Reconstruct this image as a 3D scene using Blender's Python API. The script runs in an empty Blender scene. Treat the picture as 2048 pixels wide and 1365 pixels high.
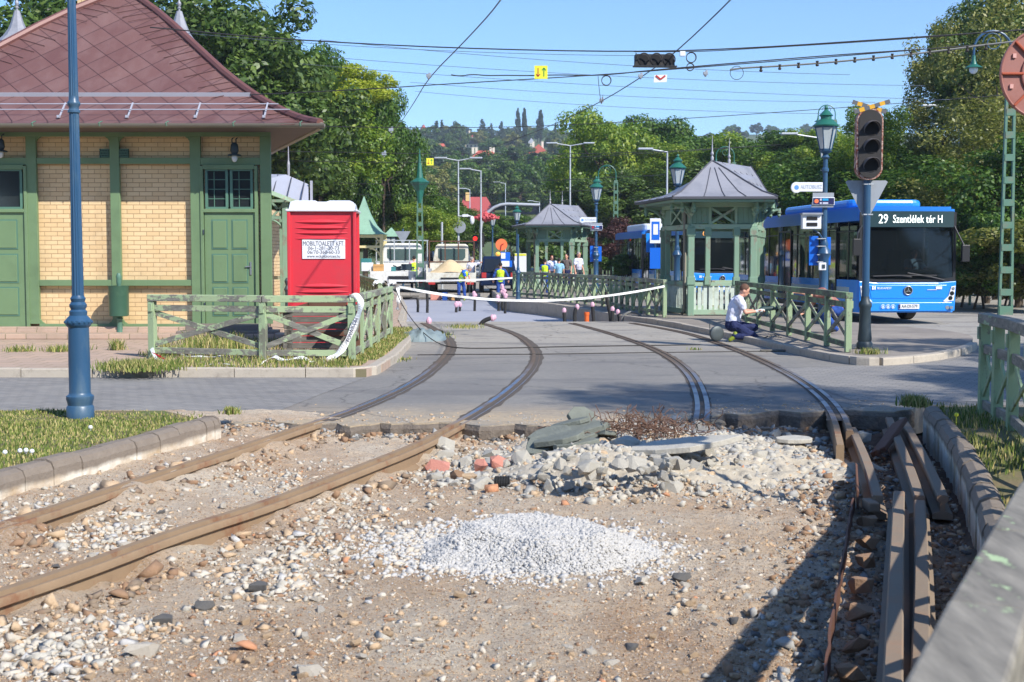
import bpy, bmesh, math, random
import numpy as np
from mathutils import Vector, Matrix
R = math.radians
random.seed(7); rng = np.random.default_rng(7)
scene = bpy.context.scene
COL = scene.collection
# ---------------- camera, sky, sun, exposure ----------------
F = 2600.0; H = 1.7; TH = math.atan((682.5-515)/F)
cam = bpy.data.cameras.new('camera'); camo = bpy.data.objects.new('camera', cam); COL.objects.link(camo)
cam.sensor_width = 36; cam.lens = F/2048*36; cam.clip_start = .1; cam.clip_end = 6000
camo.location = (0, 0, H); camo.rotation_euler = (R(90)-TH, 0, 0)
cam.dof.use_dof = True; cam.dof.focus_distance = 19; cam.dof.aperture_fstop = 7.1
scene.camera = camo
SUN_EL, SUN_AZ = 39.5, 43          # azimuth: degrees to the right of straight behind the camera
w = bpy.data.worlds.new("World"); scene.world = w; w.use_nodes = True
nt = w.node_tree; bg = nt.nodes['Background']
sky = nt.nodes.new('ShaderNodeTexSky'); sky.sky_type = 'NISHITA'; sky.sun_disc = False
sky.sun_elevation = R(SUN_EL)
sx, sy = math.sin(R(SUN_AZ)), -math.cos(R(SUN_AZ))
sky.sun_rotation = math.atan2(sx, sy)
sky.air_density = 1.0; sky.dust_density = 0.1; sky.ozone_density = 8.5; sky.altitude = 500
nt.links.new(sky.outputs[0], bg.inputs[0]); bg.inputs[1].default_value = .15
sl = bpy.data.lights.new('sun', 'SUN'); sl.energy = 4.5; sl.angle = R(.55); sl.color = (1, .95, .87)
so = bpy.data.objects.new('sun', sl); COL.objects.link(so)
sd = Vector((sx*math.cos(R(SUN_EL)), sy*math.cos(R(SUN_EL)), math.sin(R(SUN_EL))))
so.rotation_euler = sd.to_track_quat('Z', 'Y').to_euler()
scene.view_settings.view_transform = 'Standard'; scene.view_settings.look = 'None'
scene.view_settings.exposure = .52; scene.view_settings.gamma = 1
try:
    scene.cycles.max_bounces = 6; scene.cycles.transparent_max_bounces = 12
    scene.cycles.volume_bounces = 0
except Exception: pass
# ---------------- projection helpers ----------------
def ray(px, py):
    a = (px-1024)/F; v = -(py-682.5)/F
    return Vector((a, math.cos(TH)+v*math.sin(TH), -math.sin(TH)+v*math.cos(TH)))
def G(px, py, z=0.):
    d = ray(px, py); t = (z-H)/d.z
    return Vector((d.x*t, d.y*t, z))
def P(px, py, Y):
    d = ray(px, py); t = Y/d.y
    return Vector((d.x*t, Y, H+d.z*t))
# ---------------- noise ----------------
def vnoise(x, y, seed=0):
    xi = np.floor(x).astype(np.int64); yi = np.floor(y).astype(np.int64)
    fx = x-xi; fy = y-yi; fx = fx*fx*(3-2*fx); fy = fy*fy*(3-2*fy)
    def h(a, b):
        n = (a*374761393+b*668265263+seed*974711) & 0x7fffffff
        n = ((n ^ (n >> 13))*1274126177) & 0x7fffffff
        return ((n ^ (n >> 16)) & 0xffff)/65535.
    return (h(xi, yi)*(1-fx)+h(xi+1, yi)*fx)*(1-fy)+(h(xi, yi+1)*(1-fx)+h(xi+1, yi+1)*fx)*fy
def fbm(x, y, s, o=4, seed=0):
    r = 0; a = 1; t = 0
    for i in range(o):
        r = r+a*(vnoise(x*s+17.3*i, y*s-9.1*i, seed+i)-.5)*2; t += a; a *= .5; s *= 2.03
    return r/t
# ---------------- materials ----------------
def lin(c):
    return tuple(((v/255)/12.92 if v/255 <= .04045 else ((v/255+.055)/1.055)**2.4) for v in c)
MATS = {}
class N:
    def __init__(s, name):
        s.m = bpy.data.materials.new(name); s.m.use_nodes = True; s.nt = s.m.node_tree; s.b = s.nt.nodes['Principled BSDF']
        s.co = None
    def n(s, t, **k):
        x = s.nt.nodes.new('ShaderNode'+t)
        for a, b in k.items(): setattr(x, a, b)
        return x
    def l(s, a, b): s.nt.links.new(a, b)
    def coord(s, sc=(1, 1, 1), rot=(0, 0, 0), world=False):
        mp = s.n('Mapping'); mp.inputs['Scale'].default_value = sc; mp.inputs['Rotation'].default_value = rot
        if world: g = s.n('NewGeometry'); s.l(g.outputs['Position'], mp.inputs[0])
        else: g = s.n('TexCoord'); s.l(g.outputs['Object'], mp.inputs[0])
        return mp.outputs[0]
    def noise(s, scale, detail=4, vec=None, rough=.6):
        x = s.n('TexNoise'); x.inputs['Scale'].default_value = scale; x.inputs['Detail'].default_value = detail
        x.inputs['Roughness'].default_value = rough
        if vec is not None: s.l(vec, x.inputs['Vector'])
        return x.outputs['Fac']
    def ramp(s, fac, stops):
        r = s.n('ValToRGB'); e = r.color_ramp.elements
        while len(e) < len(stops): e.new(.5)
        for i, (p, c) in enumerate(stops):
            e[i].position = p; e[i].color = (c if len(c) == 4 else (*c, 1)) if not isinstance(c, (int, float)) else (c, c, c, 1)
        s.l(fac, r.inputs[0]); return r.outputs[0]
    def mix(s, fac, a, b, blend='MIX'):
        m = s.n('Mix'); m.data_type = 'RGBA'; m.blend_type = blend
        for v, i in ((fac, 0), (a, 6), (b, 7)):
            if isinstance(v, (int, float)): m.inputs[i].default_value = v
            elif isinstance(v, tuple): m.inputs[i].default_value = (*v, 1) if len(v) == 3 else v
            else: s.l(v, m.inputs[i])
        return m.outputs[2]
    def bump(s, h, st=.3, dist=.02, prev=None):
        b = s.n('Bump'); b.inputs['Strength'].default_value = st; b.inputs['Distance'].default_value = dist
        s.l(h, b.inputs['Height'])
        if prev is not None: s.l(prev, b.inputs['Normal'])
        s.l(b.outputs[0], s.b.inputs['Normal']); return b.outputs[0]
    def out(s, col=None, rough=.7, metal=0, spec=None):
        if col is not None:
            if isinstance(col, tuple): s.b.inputs['Base Color'].default_value = (*col, 1)
            else: s.l(col, s.b.inputs['Base Color'])
        if isinstance(rough, (int, float)): s.b.inputs['Roughness'].default_value = rough
        else: s.l(rough, s.b.inputs['Roughness'])
        s.b.inputs['Metallic'].default_value = metal
        if spec is not None: s.b.inputs['Specular IOR Level'].default_value = spec
        return s.m
def mulc(c, k): return tuple(min(1, v*k) for v in c)
def basic(name, col, rough=.6, metal=0, var=.15, scale=3, bump=0, bscale=40, dirt=None, dscale=2, spec=None, streak=False):
    """painted / plain surface with broad tonal variation, optional dirt patches and fine bump"""
    if name in MATS: return MATS[name]
    s = N(name); vec = s.coord((1, 1, .25) if streak else (1, 1, 1), world=False)
    c = s.mix(s.noise(scale, 5, vec), mulc(col, 1-var), mulc(col, 1+var))
    if dirt is not None:
        c = s.mix(s.ramp(s.noise(dscale, 8, vec, .7), [(.5, 0.), (.72, .85)]), c, dirt)
    if bump: s.bump(s.noise(bscale, 4, s.coord()), bump, .01)
    MATS[name] = s.out(c, rough, metal, spec); return MATS[name]
def woodpaint(name, paint, bare, amount=.5, axis='x'):
    s = N(name); v1 = s.coord((1, 1, 1)); v2 = s.coord((6, 6, 6))
    grain = s.noise(14, 4, s.coord((.25, 1.6, 1.6) if axis == 'x' else ((1.6, .25, 1.6) if axis == 'y' else (1.6, 1.6, .25))), .6)
    p = s.mix(s.noise(2.5, 4, v1), mulc(paint, .82), mulc(paint, 1.12))
    bb = s.mix(s.ramp(grain, [(.3, 0.), (.7, 1.)]), mulc(bare, .5), mulc(bare, 1.25))
    msk = s.n('Math', operation='ADD'); s.l(s.noise(1.3, 8, v1, .75), msk.inputs[0]); 
    g2 = s.n('Math', operation='MULTIPLY'); s.l(grain, g2.inputs[0]); g2.inputs[1].default_value = .45; s.l(g2.outputs[0], msk.inputs[1])
    m = s.ramp(msk.outputs[0], [(.86-amount*.3, 0.), (.90-amount*.3, 1.)])
    s.bump(grain, .35, .01)
    MATS[name] = s.out(s.mix(m, p, bb), .8); return MATS[name]
def metal_glass(): pass
def M_(n): return MATS[n]
S = lin
basic('asphalt', S((128, 126, 122)), .9, var=.1)
basic('green_paint', S((108, 134, 96)), .55, var=.07, scale=2, bump=.05, dirt=S((95, 118, 84)), dscale=1.2)
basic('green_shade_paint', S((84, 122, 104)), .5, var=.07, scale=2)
woodpaint('fence_x', S((166, 184, 142)), S((126, 124, 114)), .52, 'x')
woodpaint('fence_y', S((158, 176, 138)), S((126, 124, 114)), .58, 'y')
woodpaint('fence_z', S((150, 170, 132)), S((118, 120, 104)), .34, 'z')
woodpaint('fence_dark', S((120, 145, 108)), S((98, 100, 86)), .55, 'y')
woodpaint('fence_grey', S((172, 192, 148)), S((138, 132, 120)), .96, 'y')
woodpaint('kiosk_wood', S((124, 154, 132)), S((130, 132, 116)), .22, 'z')
woodpaint('kiosk_wood_pale', S((152, 178, 152)), S((150, 150, 130)), .28, 'x')
woodpaint('plank', S((150, 150, 140)), S((110, 105, 96)), .9, 'x')
basic('lamp_blue', S((44, 80, 112)), .38, var=.12, scale=5, bump=.04, dirt=S((92, 112, 122)), dscale=3, streak=True)
basic('lamp_green', S((38, 104, 88)), .4, var=.12, scale=6, dirt=S((40, 80, 74)), dscale=5)
basic('cast_dark', S((48, 62, 70)), .5, var=.15, scale=5)
basic('lattice_green', S((84, 122, 102)), .6, var=.12, dirt=S((120, 110, 92)), dscale=3)
basic('zinc', S((152, 152, 158)), .5, .15, var=.08, scale=1.5, dirt=S((120, 122, 130)), dscale=1)
basic('zinc_light', S((178, 180, 190)), .45, .2, var=.06)
basic('seam', S((92, 92, 98)), .5, .3, var=.08)
basic('gutter', S((128, 124, 112)), .5, .3, var=.12)
basic('galv', S((190, 194, 198)), .45, .4, var=.08)
basic('white_plastic', S((226, 228, 232)), .4, var=.03)
basic('white_paint', S((222, 222, 218)), .45, var=.05, dirt=S((180, 176, 166)), dscale=3)
basic('old_white', S((212, 210, 196)), .6, var=.07, dirt=S((160, 140, 112)), dscale=2.5)
basic('toilet_red', S((204, 50, 62)), .42, var=.07, scale=1.5, dirt=S((186, 66, 72)), dscale=2)
basic('black', (.015, .015, .017), .45, var=.2)
basic('rubber', (.02, .02, .02), .8, var=.2, bump=.1)
basic('black_void', (.012, .012, .014), .9, var=.1)
basic('bus_blue', S((34, 138, 232)), .22, var=.03, scale=1, spec=.6)
basic('bus_roof', S((30, 118, 205)), .35, var=.05, scale=1)
basic('signal_black', S((36, 33, 33)), .6, var=.2, bump=.1)
basic('sign_blue', S((12, 100, 205)), .4, var=.03)
basic('sign_navy', S((34, 36, 84)), .4, var=.03)
basic('sign_cyan', S((38, 152, 205)), .4, var=.03)
basic('sign_back', S((158, 164, 172)), .5, .3, var=.06, dirt=S((130, 134, 142)))
basic('orange', S((240, 120, 70)), .5, var=.05)
basic('rust_disc', S((156, 104, 94)), .6, var=.07, dirt=S((140, 82, 66)), dscale=4)
basic('rust_edge', S((168, 78, 50)), .7, var=.1)
basic('yellow_sign', S((225, 222, 60)), .5, var=.03)
basic('red_mark', S((176, 44, 44)), .6, var=.03)
basic('green_mark', S((24, 140, 70)), .6, var=.03)
basic('barrier_yellow', S((222, 166, 36)), .6, var=.1, dirt=S((150, 120, 50)), dscale=6)
basic('barrier_grey', S((92, 94, 100)), .6, var=.1)
basic('grey_text', S((96, 96, 108)), .6, var=.02)
basic('white_text', S((240, 244, 240)), .5, var=.0)
basic('pink_tape', S((214, 170, 188)), .5, var=.08, scale=20)
basic('pipe_orange', S((222, 104, 44)), .5, var=.06)
basic('skin', S((214, 158, 132)), .55, var=.06, scale=8)
basic('shirt_white', S((214, 216, 232)), .85, var=.08, scale=7, bump=.25, bscale=14)
basic('shirt_lightblue', S((140, 186, 214)), .85, var=.06, scale=7, bump=.2, bscale=12)
basic('trousers_navy', S((30, 40, 82)), .9, var=.2, scale=7, bump=.3, bscale=12)
basic('work_blue', S((36, 74, 150)), .9, var=.15, scale=7, bump=.3, bscale=12)
basic('vest', S((196, 235, 40)), .6, var=.06, scale=7, bump=.2, bscale=12)
basic('reflective', S((150, 162, 158)), .35, .3, var=.05)
basic('glove', S((50, 78, 72)), .9, var=.1)
basic('glove_white', S((200, 204, 200)), .9, var=.1)
basic('hair_brown', S((98, 70, 54)), .8, var=.2, scale=30, bump=.4, bscale=60)
basic('hair_grey', S((150, 145, 140)), .8, var=.2, scale=30)
basic('hair_dark', S((34, 28, 26)), .8, var=.2, scale=30)
basic('hair_red', S((150, 80, 52)), .8, var=.2, scale=30)
basic('boot', S((44, 44, 42)), .7, var=.15)
basic('boot_green', S((132, 146, 40)), .6, var=.1)
basic('tarp', S((122, 136, 138)), .55, var=.2, scale=6, bump=.9, bscale=12)
basic('tape_white', S((232, 232, 230)), .45, var=.05, scale=9)
basic('cable', S((50, 46, 42)), .6, var=.1)
basic('wire', S((60, 60, 62)), .5, .4, var=.05)
basic('wire_thin', S((96, 104, 116)), .5, .4, var=.05)
basic('cable_grey', S((120, 120, 116)), .6, var=.1)
basic('red_roof', S((190, 92, 74)), .8, var=.12, bump=.3, bscale=6)
basic('red_roof_dark', S((168, 76, 74)), .8, var=.1, bump=.3, bscale=6)
basic('grey_roof', S((104, 100, 104)), .8, var=.1)
basic('cream_wall', S((214, 204, 186)), .85, var=.06)
basic('cream_paint', S((226, 210, 156)), .6, var=.06)
basic('copper_green', S((140, 178, 156)), .6, var=.09, scale=1.5, dirt=S((118, 150, 130)), dscale=2)
basic('sand', S((214, 190, 150)), .95, var=.12, scale=20, bump=.5, bscale=50)
basic('rust', S((98, 66, 50)), .8, var=.2, scale=6, bump=.2, dirt=S((84, 48, 34)), dscale=5)
basic('mud_rail', S((132, 116, 98)), .85, var=.14, scale=2.5, bump=.25, bscale=30, dirt=S((150, 112, 84)), dscale=2)
basic('cardboard', S((196, 152, 96)), .8, var=.08)
basic('bucket_blue', S((28, 76, 150)), .5, var=.05)
basic('teal', S((60, 130, 130)), .5, var=.05)
basic('dark_car', S((36, 48, 66)), .25, .3, var=.05)
basic('silver_car', S((160, 164, 168)), .25, .4, var=.05)
basic('navy_car', S((24, 40, 72)), .22, .3, var=.05)
basic('white_car', S((212, 214, 216)), .25, var=.03)
basic('trunk', S((88, 76, 62)), .9, var=.25, scale=4, bump=.6, bscale=10)
basic('silver_metal', S((180, 184, 188)), .3, .8, var=.05)
basic('bellows', S((98, 88, 84)), .8, var=.1)
basic('flower', S((212, 100, 104)), .7, var=.2, scale=20)
basic('brick_plain', S((222, 186, 122)), .8, var=.1)
def glassy(name, col, rough=.04, alpha=None):
    s = N(name); s.out(col, rough, 0, .8)
    if alpha is not None:
        s.b.inputs['Alpha'].default_value = alpha
    MATS[name] = s.m
glassy('glass_dark', (.012, .015, .018)); glassy('glass_bus', (.02, .028, .03), .03, .80); glassy('glass_side', (.014, .018, .018), .05)
glassy('glass_window', (.02, .025, .028), .08); glassy('glass_lamp', S((196, 204, 206)), .25, .75); glassy('glass_milk', S((214, 218, 216)), .25)
glassy('glass_truck', S((70, 92, 92)), .06)
def emis(name, col, e):
    s = N(name); s.out(col, .4); s.b.inputs['Emission Color'].default_value = (*col, 1); s.b.inputs['Emission Strength'].default_value = e; MATS[name] = s.m
emis('red_lamp', (1, .03, .02), 1.2); emis('display_text', (.92, 1, .96), .75); emis('display_amber', (1, .42, .1), .22); emis('beacon', (1, .45, .08), .6)
# brick wall (yellow, brown mortar between)
def brickmat(name, c1, c2, mortar, bw, bh, ms=.012):
    s = N(name)
    tc = s.n('TexCoord'); sp = s.n('SeparateXYZ'); s.l(tc.outputs['Object'], sp.inputs[0])
    ad = s.n('Math', operation='ADD'); s.l(sp.outputs[0], ad.inputs[0]); s.l(sp.outputs[1], ad.inputs[1])
    cb = s.n('CombineXYZ'); s.l(ad.outputs[0], cb.inputs[0]); s.l(sp.outputs[2], cb.inputs[1])
    b = s.n('TexBrick'); s.l(cb.outputs[0], b.inputs['Vector']); b.inputs['Scale'].default_value = 1
    b.inputs['Brick Width'].default_value = bw; b.inputs['Row Height'].default_value = bh; b.inputs['Mortar Size'].default_value = ms
    b.inputs['Mortar Smooth'].default_value = .25; b.inputs['Bias'].default_value = -.1
    b.inputs['Color1'].default_value = (*c1, 1); b.inputs['Color2'].default_value = (*c2, 1); b.inputs['Mortar'].default_value = (*mortar, 1)
    c = s.mix(s.ramp(s.noise(1.4, 6), [(.35, 0.), (.7, .6)]), b.outputs['Color'], S((212, 174, 126)))
    c = s.mix(s.ramp(s.noise(.8, 8, s.coord((1, 1, .5)), .75), [(.52, 0.), (.75, .45)]), c, S((150, 128, 100)))
    inv = s.n('Math', operation='SUBTRACT'); inv.inputs[0].default_value = 1; s.l(b.outputs['Fac'], inv.inputs[1])
    s.bump(inv.outputs[0], .8, .012)
    MATS[name] = s.out(c, .75); return s.m
brickmat('brick_yellow', S((230, 204, 158)), S((218, 188, 140)), S((150, 112, 84)), .255, .0885, .0055)
#brickmat('pavers', S((156, 152, 146)), S((138, 136, 132)), S((96, 92, 88)), .2, .1, .006)
# roof sheets: diamond shingles
def roofmat():
    s = N('roof_sheet'); tc = s.n('TexCoord'); sp = s.n('SeparateXYZ'); s.l(tc.outputs['Object'], sp.inputs[0])
    def lin2(a, b):
        m1 = s.n('Math', operation='MULTIPLY'); m1.inputs[1].default_value = a; s.l(sp.outputs[0], m1.inputs[0])
        m2 = s.n('Math', operation='MULTIPLY_ADD'); m2.inputs[1].default_value = b; s.l(sp.outputs[2], m2.inputs[0]); s.l(m1.outputs[0], m2.inputs[2])
        fr = s.n('Math', operation='FRACT'); s.l(m2.outputs[0], fr.inputs[0]); 
        fl = s.n('Math', operation='FLOOR'); s.l(m2.outputs[0], fl.inputs[0]); return fr.outputs[0], fl.outputs[0]
    f1, g1 = lin2(1.45, 2.1); f2, g2 = lin2(-1.45, 2.1)
    mn = s.n('Math', operation='MINIMUM'); s.l(f1, mn.inputs[0]); s.l(f2, mn.inputs[1])
    line = s.ramp(mn.outputs[0], [(0., 0.), (.02, 0.), (.05, 1.)])
    cb = s.n('CombineXYZ'); s.l(g1, cb.inputs[0]); s.l(g2, cb.inputs[1])
    wn = s.n('TexWhiteNoise'); s.l(cb.outputs[0], wn.inputs['Vector'])
    base = s.mix(wn.outputs['Value'], S((108, 74, 70)), S((120, 86, 80)))
    base = s.mix(s.ramp(s.noise(1.5, 6, s.coord((1.6, 1, .4))), [(.45, 0.), (.8, .6)]), base, S((140, 112, 107)))
    c = s.mix(line, S((62, 38, 38)), base)
    s.bump(mn.outputs[0], .55, .03)
    MATS['roof_sheet'] = s.out(c, .5, .1)
roofmat()
basic('roof_ridge', S((114, 75, 70)), .5, .1, var=.1, dirt=S((120, 80, 70)))
# ---------------- mesh builder ----------------
def tag(o, label=None, cat=None, group=None, kind=None):
    if label: o['label'] = label
    if cat: o['category'] = cat
    if group: o['group'] = group
    if kind: o['kind'] = kind
    return o
def empty(name, loc=(0, 0, 0), rz=0, label=None, cat=None, group=None):
    o = bpy.data.objects.new(name, None); COL.objects.link(o); o.location = loc; o.rotation_euler = (0, 0, rz); o.empty_display_size = .2
    return tag(o, label, cat, group)
def RZ(a): return Matrix.Rotation(a, 4, 'Z')
def T(*v): return Matrix.Translation(Vector(v))
class MB:
    def __init__(s): s.v = []; s.f = []; s.m = []; s.mi = 0; s.M = None
    def add(s, vs, fs, M=None):
        n = len(s.v)
        if s.M is not None: M = s.M if M is None else s.M @ M
        if M is not None: vs = [M @ Vector(v) for v in vs]
        s.v += [tuple(v) for v in vs]; s.f += [tuple(i+n for i in f) for f in fs]; s.m += [s.mi]*len(fs)
    def box(s, c, d, M=None, taper=1):
        x, y, z = d[0]/2, d[1]/2, d[2]/2; t = taper
        vs = [(c[0]+a*x*(t if k > 0 else 1), c[1]+b*y*(t if k > 0 else 1), c[2]+k*z) for a, b, k in ((-1,-1,-1),(1,-1,-1),(1,1,-1),(-1,1,-1),(-1,-1,1),(1,-1,1),(1,1,1),(-1,1,1))]
        s.add(vs, [(0,3,2,1),(4,5,6,7),(0,1,5,4),(1,2,6,5),(2,3,7,6),(3,0,4,7)], M)
    def bar(s, a, b, w, h=None, up=(0, 0, 1)):
        a, b = Vector(a), Vector(b); h = h or w; d = (b-a); L = d.length; d.normalize()
        u = Vector(up); x = d.cross(u)
        if x.length < 1e-3: x = Vector((1, 0, 0)) if abs(d.x) < .9 else Vector((0, 1, 0))
        x.normalize(); u = x.cross(d)
        vs = [p+x*(i*w/2)+u*(j*h/2) for p in (a, b) for i, j in ((-1,-1),(1,-1),(1,1),(-1,1))]
        s.add(vs, [(0,1,2,3),(7,6,5,4),(0,4,5,1),(1,5,6,2),(2,6,7,3),(3,7,4,0)])
    def tube(s, pts, r, n=8, caps=True):
        pts = [Vector(p) for p in pts]; m = len(pts); rs = r if isinstance(r, (list, tuple)) else [r]*m
        vs = []; fs = []; px = None
        for i, p in enumerate(pts):
            d = (pts[min(i+1, m-1)]-pts[max(i-1, 0)]); d.normalize() if d.length > 0 else None
            if px is None:
                px = d.cross(Vector((0, 0, 1)))
                if px.length < .05: px = Vector((1, 0, 0))
            px = px-d*px.dot(d); px.normalize(); py = d.cross(px)
            for k in range(n):
                a = 2*math.pi*k/n; vs.append(p+(px*math.cos(a)+py*math.sin(a))*rs[i])
        for i in range(m-1):
            for k in range(n): fs.append((i*n+k, i*n+(k+1) % n, (i+1)*n+(k+1) % n, (i+1)*n+k))
        if caps: fs.append(tuple(range(n-1, -1, -1))); fs.append(tuple((m-1)*n+k for k in range(n)))
        s.add(vs, fs)
    def lathe(s, prof, c=(0, 0, 0), n=16, M=None, ang=0):
        vs = []; fs = []
        for r, z in prof:
            for k in range(n):
                a = 2*math.pi*k/n+ang; vs.append((c[0]+r*math.cos(a), c[1]+r*math.sin(a), c[2]+z))
        for i in range(len(prof)-1):
            for k in range(n): fs.append((i*n+k, i*n+(k+1) % n, (i+1)*n+(k+1) % n, (i+1)*n+k))
        fs.append(tuple(range(n-1, -1, -1))); fs.append(tuple((len(prof)-1)*n+k for k in range(n)))
        s.add(vs, fs, M)
    def prism(s, poly, z0, z1, M=None):
        n = len(poly); a = sum(poly[i][0]*poly[(i+1) % n][1]-poly[(i+1) % n][0]*poly[i][1] for i in range(n))
        if a < 0: poly = poly[::-1]
        vs = [(p[0], p[1], z0) for p in poly]+[(p[0], p[1], z1) for p in poly]
        fs = [tuple(range(n-1, -1, -1)), tuple(range(n, 2*n))]+[(i, (i+1) % n, n+(i+1) % n, n+i) for i in range(n)]
        s.add(vs, fs, M)
    def plate(s, poly, th=.02, M=None, y=0):
        """polygon given in x,z, extruded along y from y to y+th"""
        A = Matrix(((1, 0, 0, 0), (0, 0, -1, 0), (0, 1, 0, 0), (0, 0, 0, 1)))   # (x,y,z)->(x,-z,y)
        s.prism(poly, -y-th, -y, (M @ A) if M is not None else A)
    def sphere(s, c, r, n=10, m=7, M=None):
        rr = r if isinstance(r, (tuple, list)) else (r, r, r)
        pr = [(math.sin(math.pi*i/m), -math.cos(math.pi*i/m)) for i in range(m+1)]; pr[0] = (.001, -1); pr[-1] = (.001, 1)
        A = T(*c) @ Matrix.Diagonal((rr[0], rr[1], rr[2], 1)); s.lathe(pr, (0, 0, 0), n, (M @ A) if M is not None else A)
    def disc(s, c, r, th, n=24, M=None):
        """round plate facing -y"""
        s.plate([(c[0]+r*math.cos(2*math.pi*k/n), c[2]+r*math.sin(2*math.pi*k/n)) for k in range(n)], th, M, c[1])
    def sweep(s, path, prof, closed=True):
        """profile (lateral, z) swept along a ground path"""
        pts = [Vector(p) for p in path]; m = len(pts); n = len(prof); vs = []; fs = []
        for i, p in enumerate(pts):
            d = pts[min(i+1, m-1)]-pts[max(i-1, 0)]; d.z = 0; d.normalize(); x = Vector((d.y, -d.x, 0))
            for a, z in prof: vs.append(p+x*a+Vector((0, 0, z)))
        e = n if closed else n-1
        for i in range(m-1):
            for k in range(e): fs.append((i*n+k, i*n+(k+1) % n, (i+1)*n+(k+1) % n, (i+1)*n+k))
        if closed: fs.append(tuple(range(n-1, -1, -1))); fs.append(tuple((m-1)*n+k for k in range(n)))
        s.add(vs, fs)
    def build(s, name, mats, parent=None, smooth=False, bevel=0, flip=False, vox=0, sm=0):
        me = bpy.data.meshes.new(name); me.from_pydata(s.v, [], s.f); 
        for m in (mats if isinstance(mats, (list, tuple)) else [mats]): me.materials.append(MATS[m] if isinstance(m, str) else m)
        if len(me.materials) > 1: me.polygons.foreach_set('material_index', s.m)
        bm = bmesh.new(); bm.from_mesh(me); bmesh.ops.recalc_face_normals(bm, faces=bm.faces); bm.to_mesh(me); bm.free()
        if smooth:
            me.shade_smooth()
            if not vox: me.set_sharp_from_angle(angle=R(38))
        o = bpy.data.objects.new(name, me); COL.objects.link(o)
        if parent is not None: o.parent = parent
        if bevel:
            b = o.modifiers.new('bevel', 'BEVEL'); b.width = bevel; b.segments = 2; b.limit_method = 'ANGLE'; b.angle_limit = R(40)
        if vox:
            r = o.modifiers.new('remesh', 'REMESH'); r.mode = 'VOXEL'; r.voxel_size = vox; r.use_smooth_shade = True
            q = o.modifiers.new('smooth', 'SMOOTH'); q.iterations = sm or 4; q.factor = .6
            if name in ('shirt', 'trousers', 'vest'):
                tx = bpy.data.textures.get('folds') or bpy.data.textures.new('folds', 'CLOUDS'); tx.noise_scale = .09; d = o.modifiers.new('folds', 'DISPLACE'); d.texture = tx; d.strength = .045; d.mid_level = .5; d.texture_coords = 'LOCAL'
        return o
def arrays(name, V, Fc, mats, mi=None, parent=None, smooth=False):
    """fast mesh from numpy arrays, faces (n,k)"""
    me = bpy.data.meshes.new(name); k = Fc.shape[1]; me.vertices.add(len(V)); me.vertices.foreach_set('co', np.asarray(V, np.float32).ravel())
    me.loops.add(Fc.size); me.loops.foreach_set('vertex_index', np.asarray(Fc, np.int32).ravel())
    me.polygons.add(len(Fc)); me.polygons.foreach_set('loop_start', np.arange(0, Fc.size, k, dtype=np.int32)); me.polygons.foreach_set('loop_total', np.full(len(Fc), k, np.int32))
    for m in (mats if isinstance(mats, (list, tuple)) else [mats]): me.materials.append(MATS[m] if isinstance(m, str) else m)
    if mi is not None: me.polygons.foreach_set('material_index', np.asarray(mi, np.int32))
    if smooth: me.polygons.foreach_set('use_smooth', np.ones(len(Fc), bool))
    me.update(); me.validate()
    o = bpy.data.objects.new(name, me); COL.objects.link(o)
    if parent is not None: o.parent = parent
    return o
def copy_tree(o, parent=None, label=None):
    c = o.copy(); COL.objects.link(c); c.parent = parent
    if label: c['label'] = label
    for ch in list(o.children): copy_tree(ch, c)
    return c
def text(body, size, M, name, mat, parent, ext=.002, align='CENTER', sx=1.0):
    cu = bpy.data.curves.new('t', 'FONT'); cu.body = body; cu.size = size; cu.extrude = ext; cu.align_x = align; cu.align_y = 'CENTER'; cu.resolution_u = 3
    to = bpy.data.objects.new('t', cu); me = bpy.data.meshes.new_from_object(to); bpy.data.objects.remove(to)
    me.transform(M @ Matrix.Rotation(R(90), 4, 'X') @ Matrix.Diagonal((sx, 1, 1, 1)))
    me.materials.clear(); me.materials.append(MATS[mat]); me.name = name
    o = bpy.data.objects.new(name, me); COL.objects.link(o); o.parent = parent; return o
def lerp(a, b, t): return tuple(a[i]*(1-t)+b[i]*t for i in range(len(a)))
def resample(pts, step):
    out = [Vector(pts[0])]
    for a, b in zip(pts[:-1], pts[1:]):
        a, b = Vector(a), Vector(b); n = max(1, int((b-a).length/step+.5))
        out += [a.lerp(b, i/n) for i in range(1, n+1)]
    return out
def smoothpath(pts, it=3):
    pts = [Vector(p) for p in pts]
    for _ in range(it):
        q = [pts[0]]
        for a, b in zip(pts[:-1], pts[1:]): q += [a.lerp(b, .25), a.lerp(b, .75)]
        pts = q+[pts[-1]]
    return pts
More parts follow.
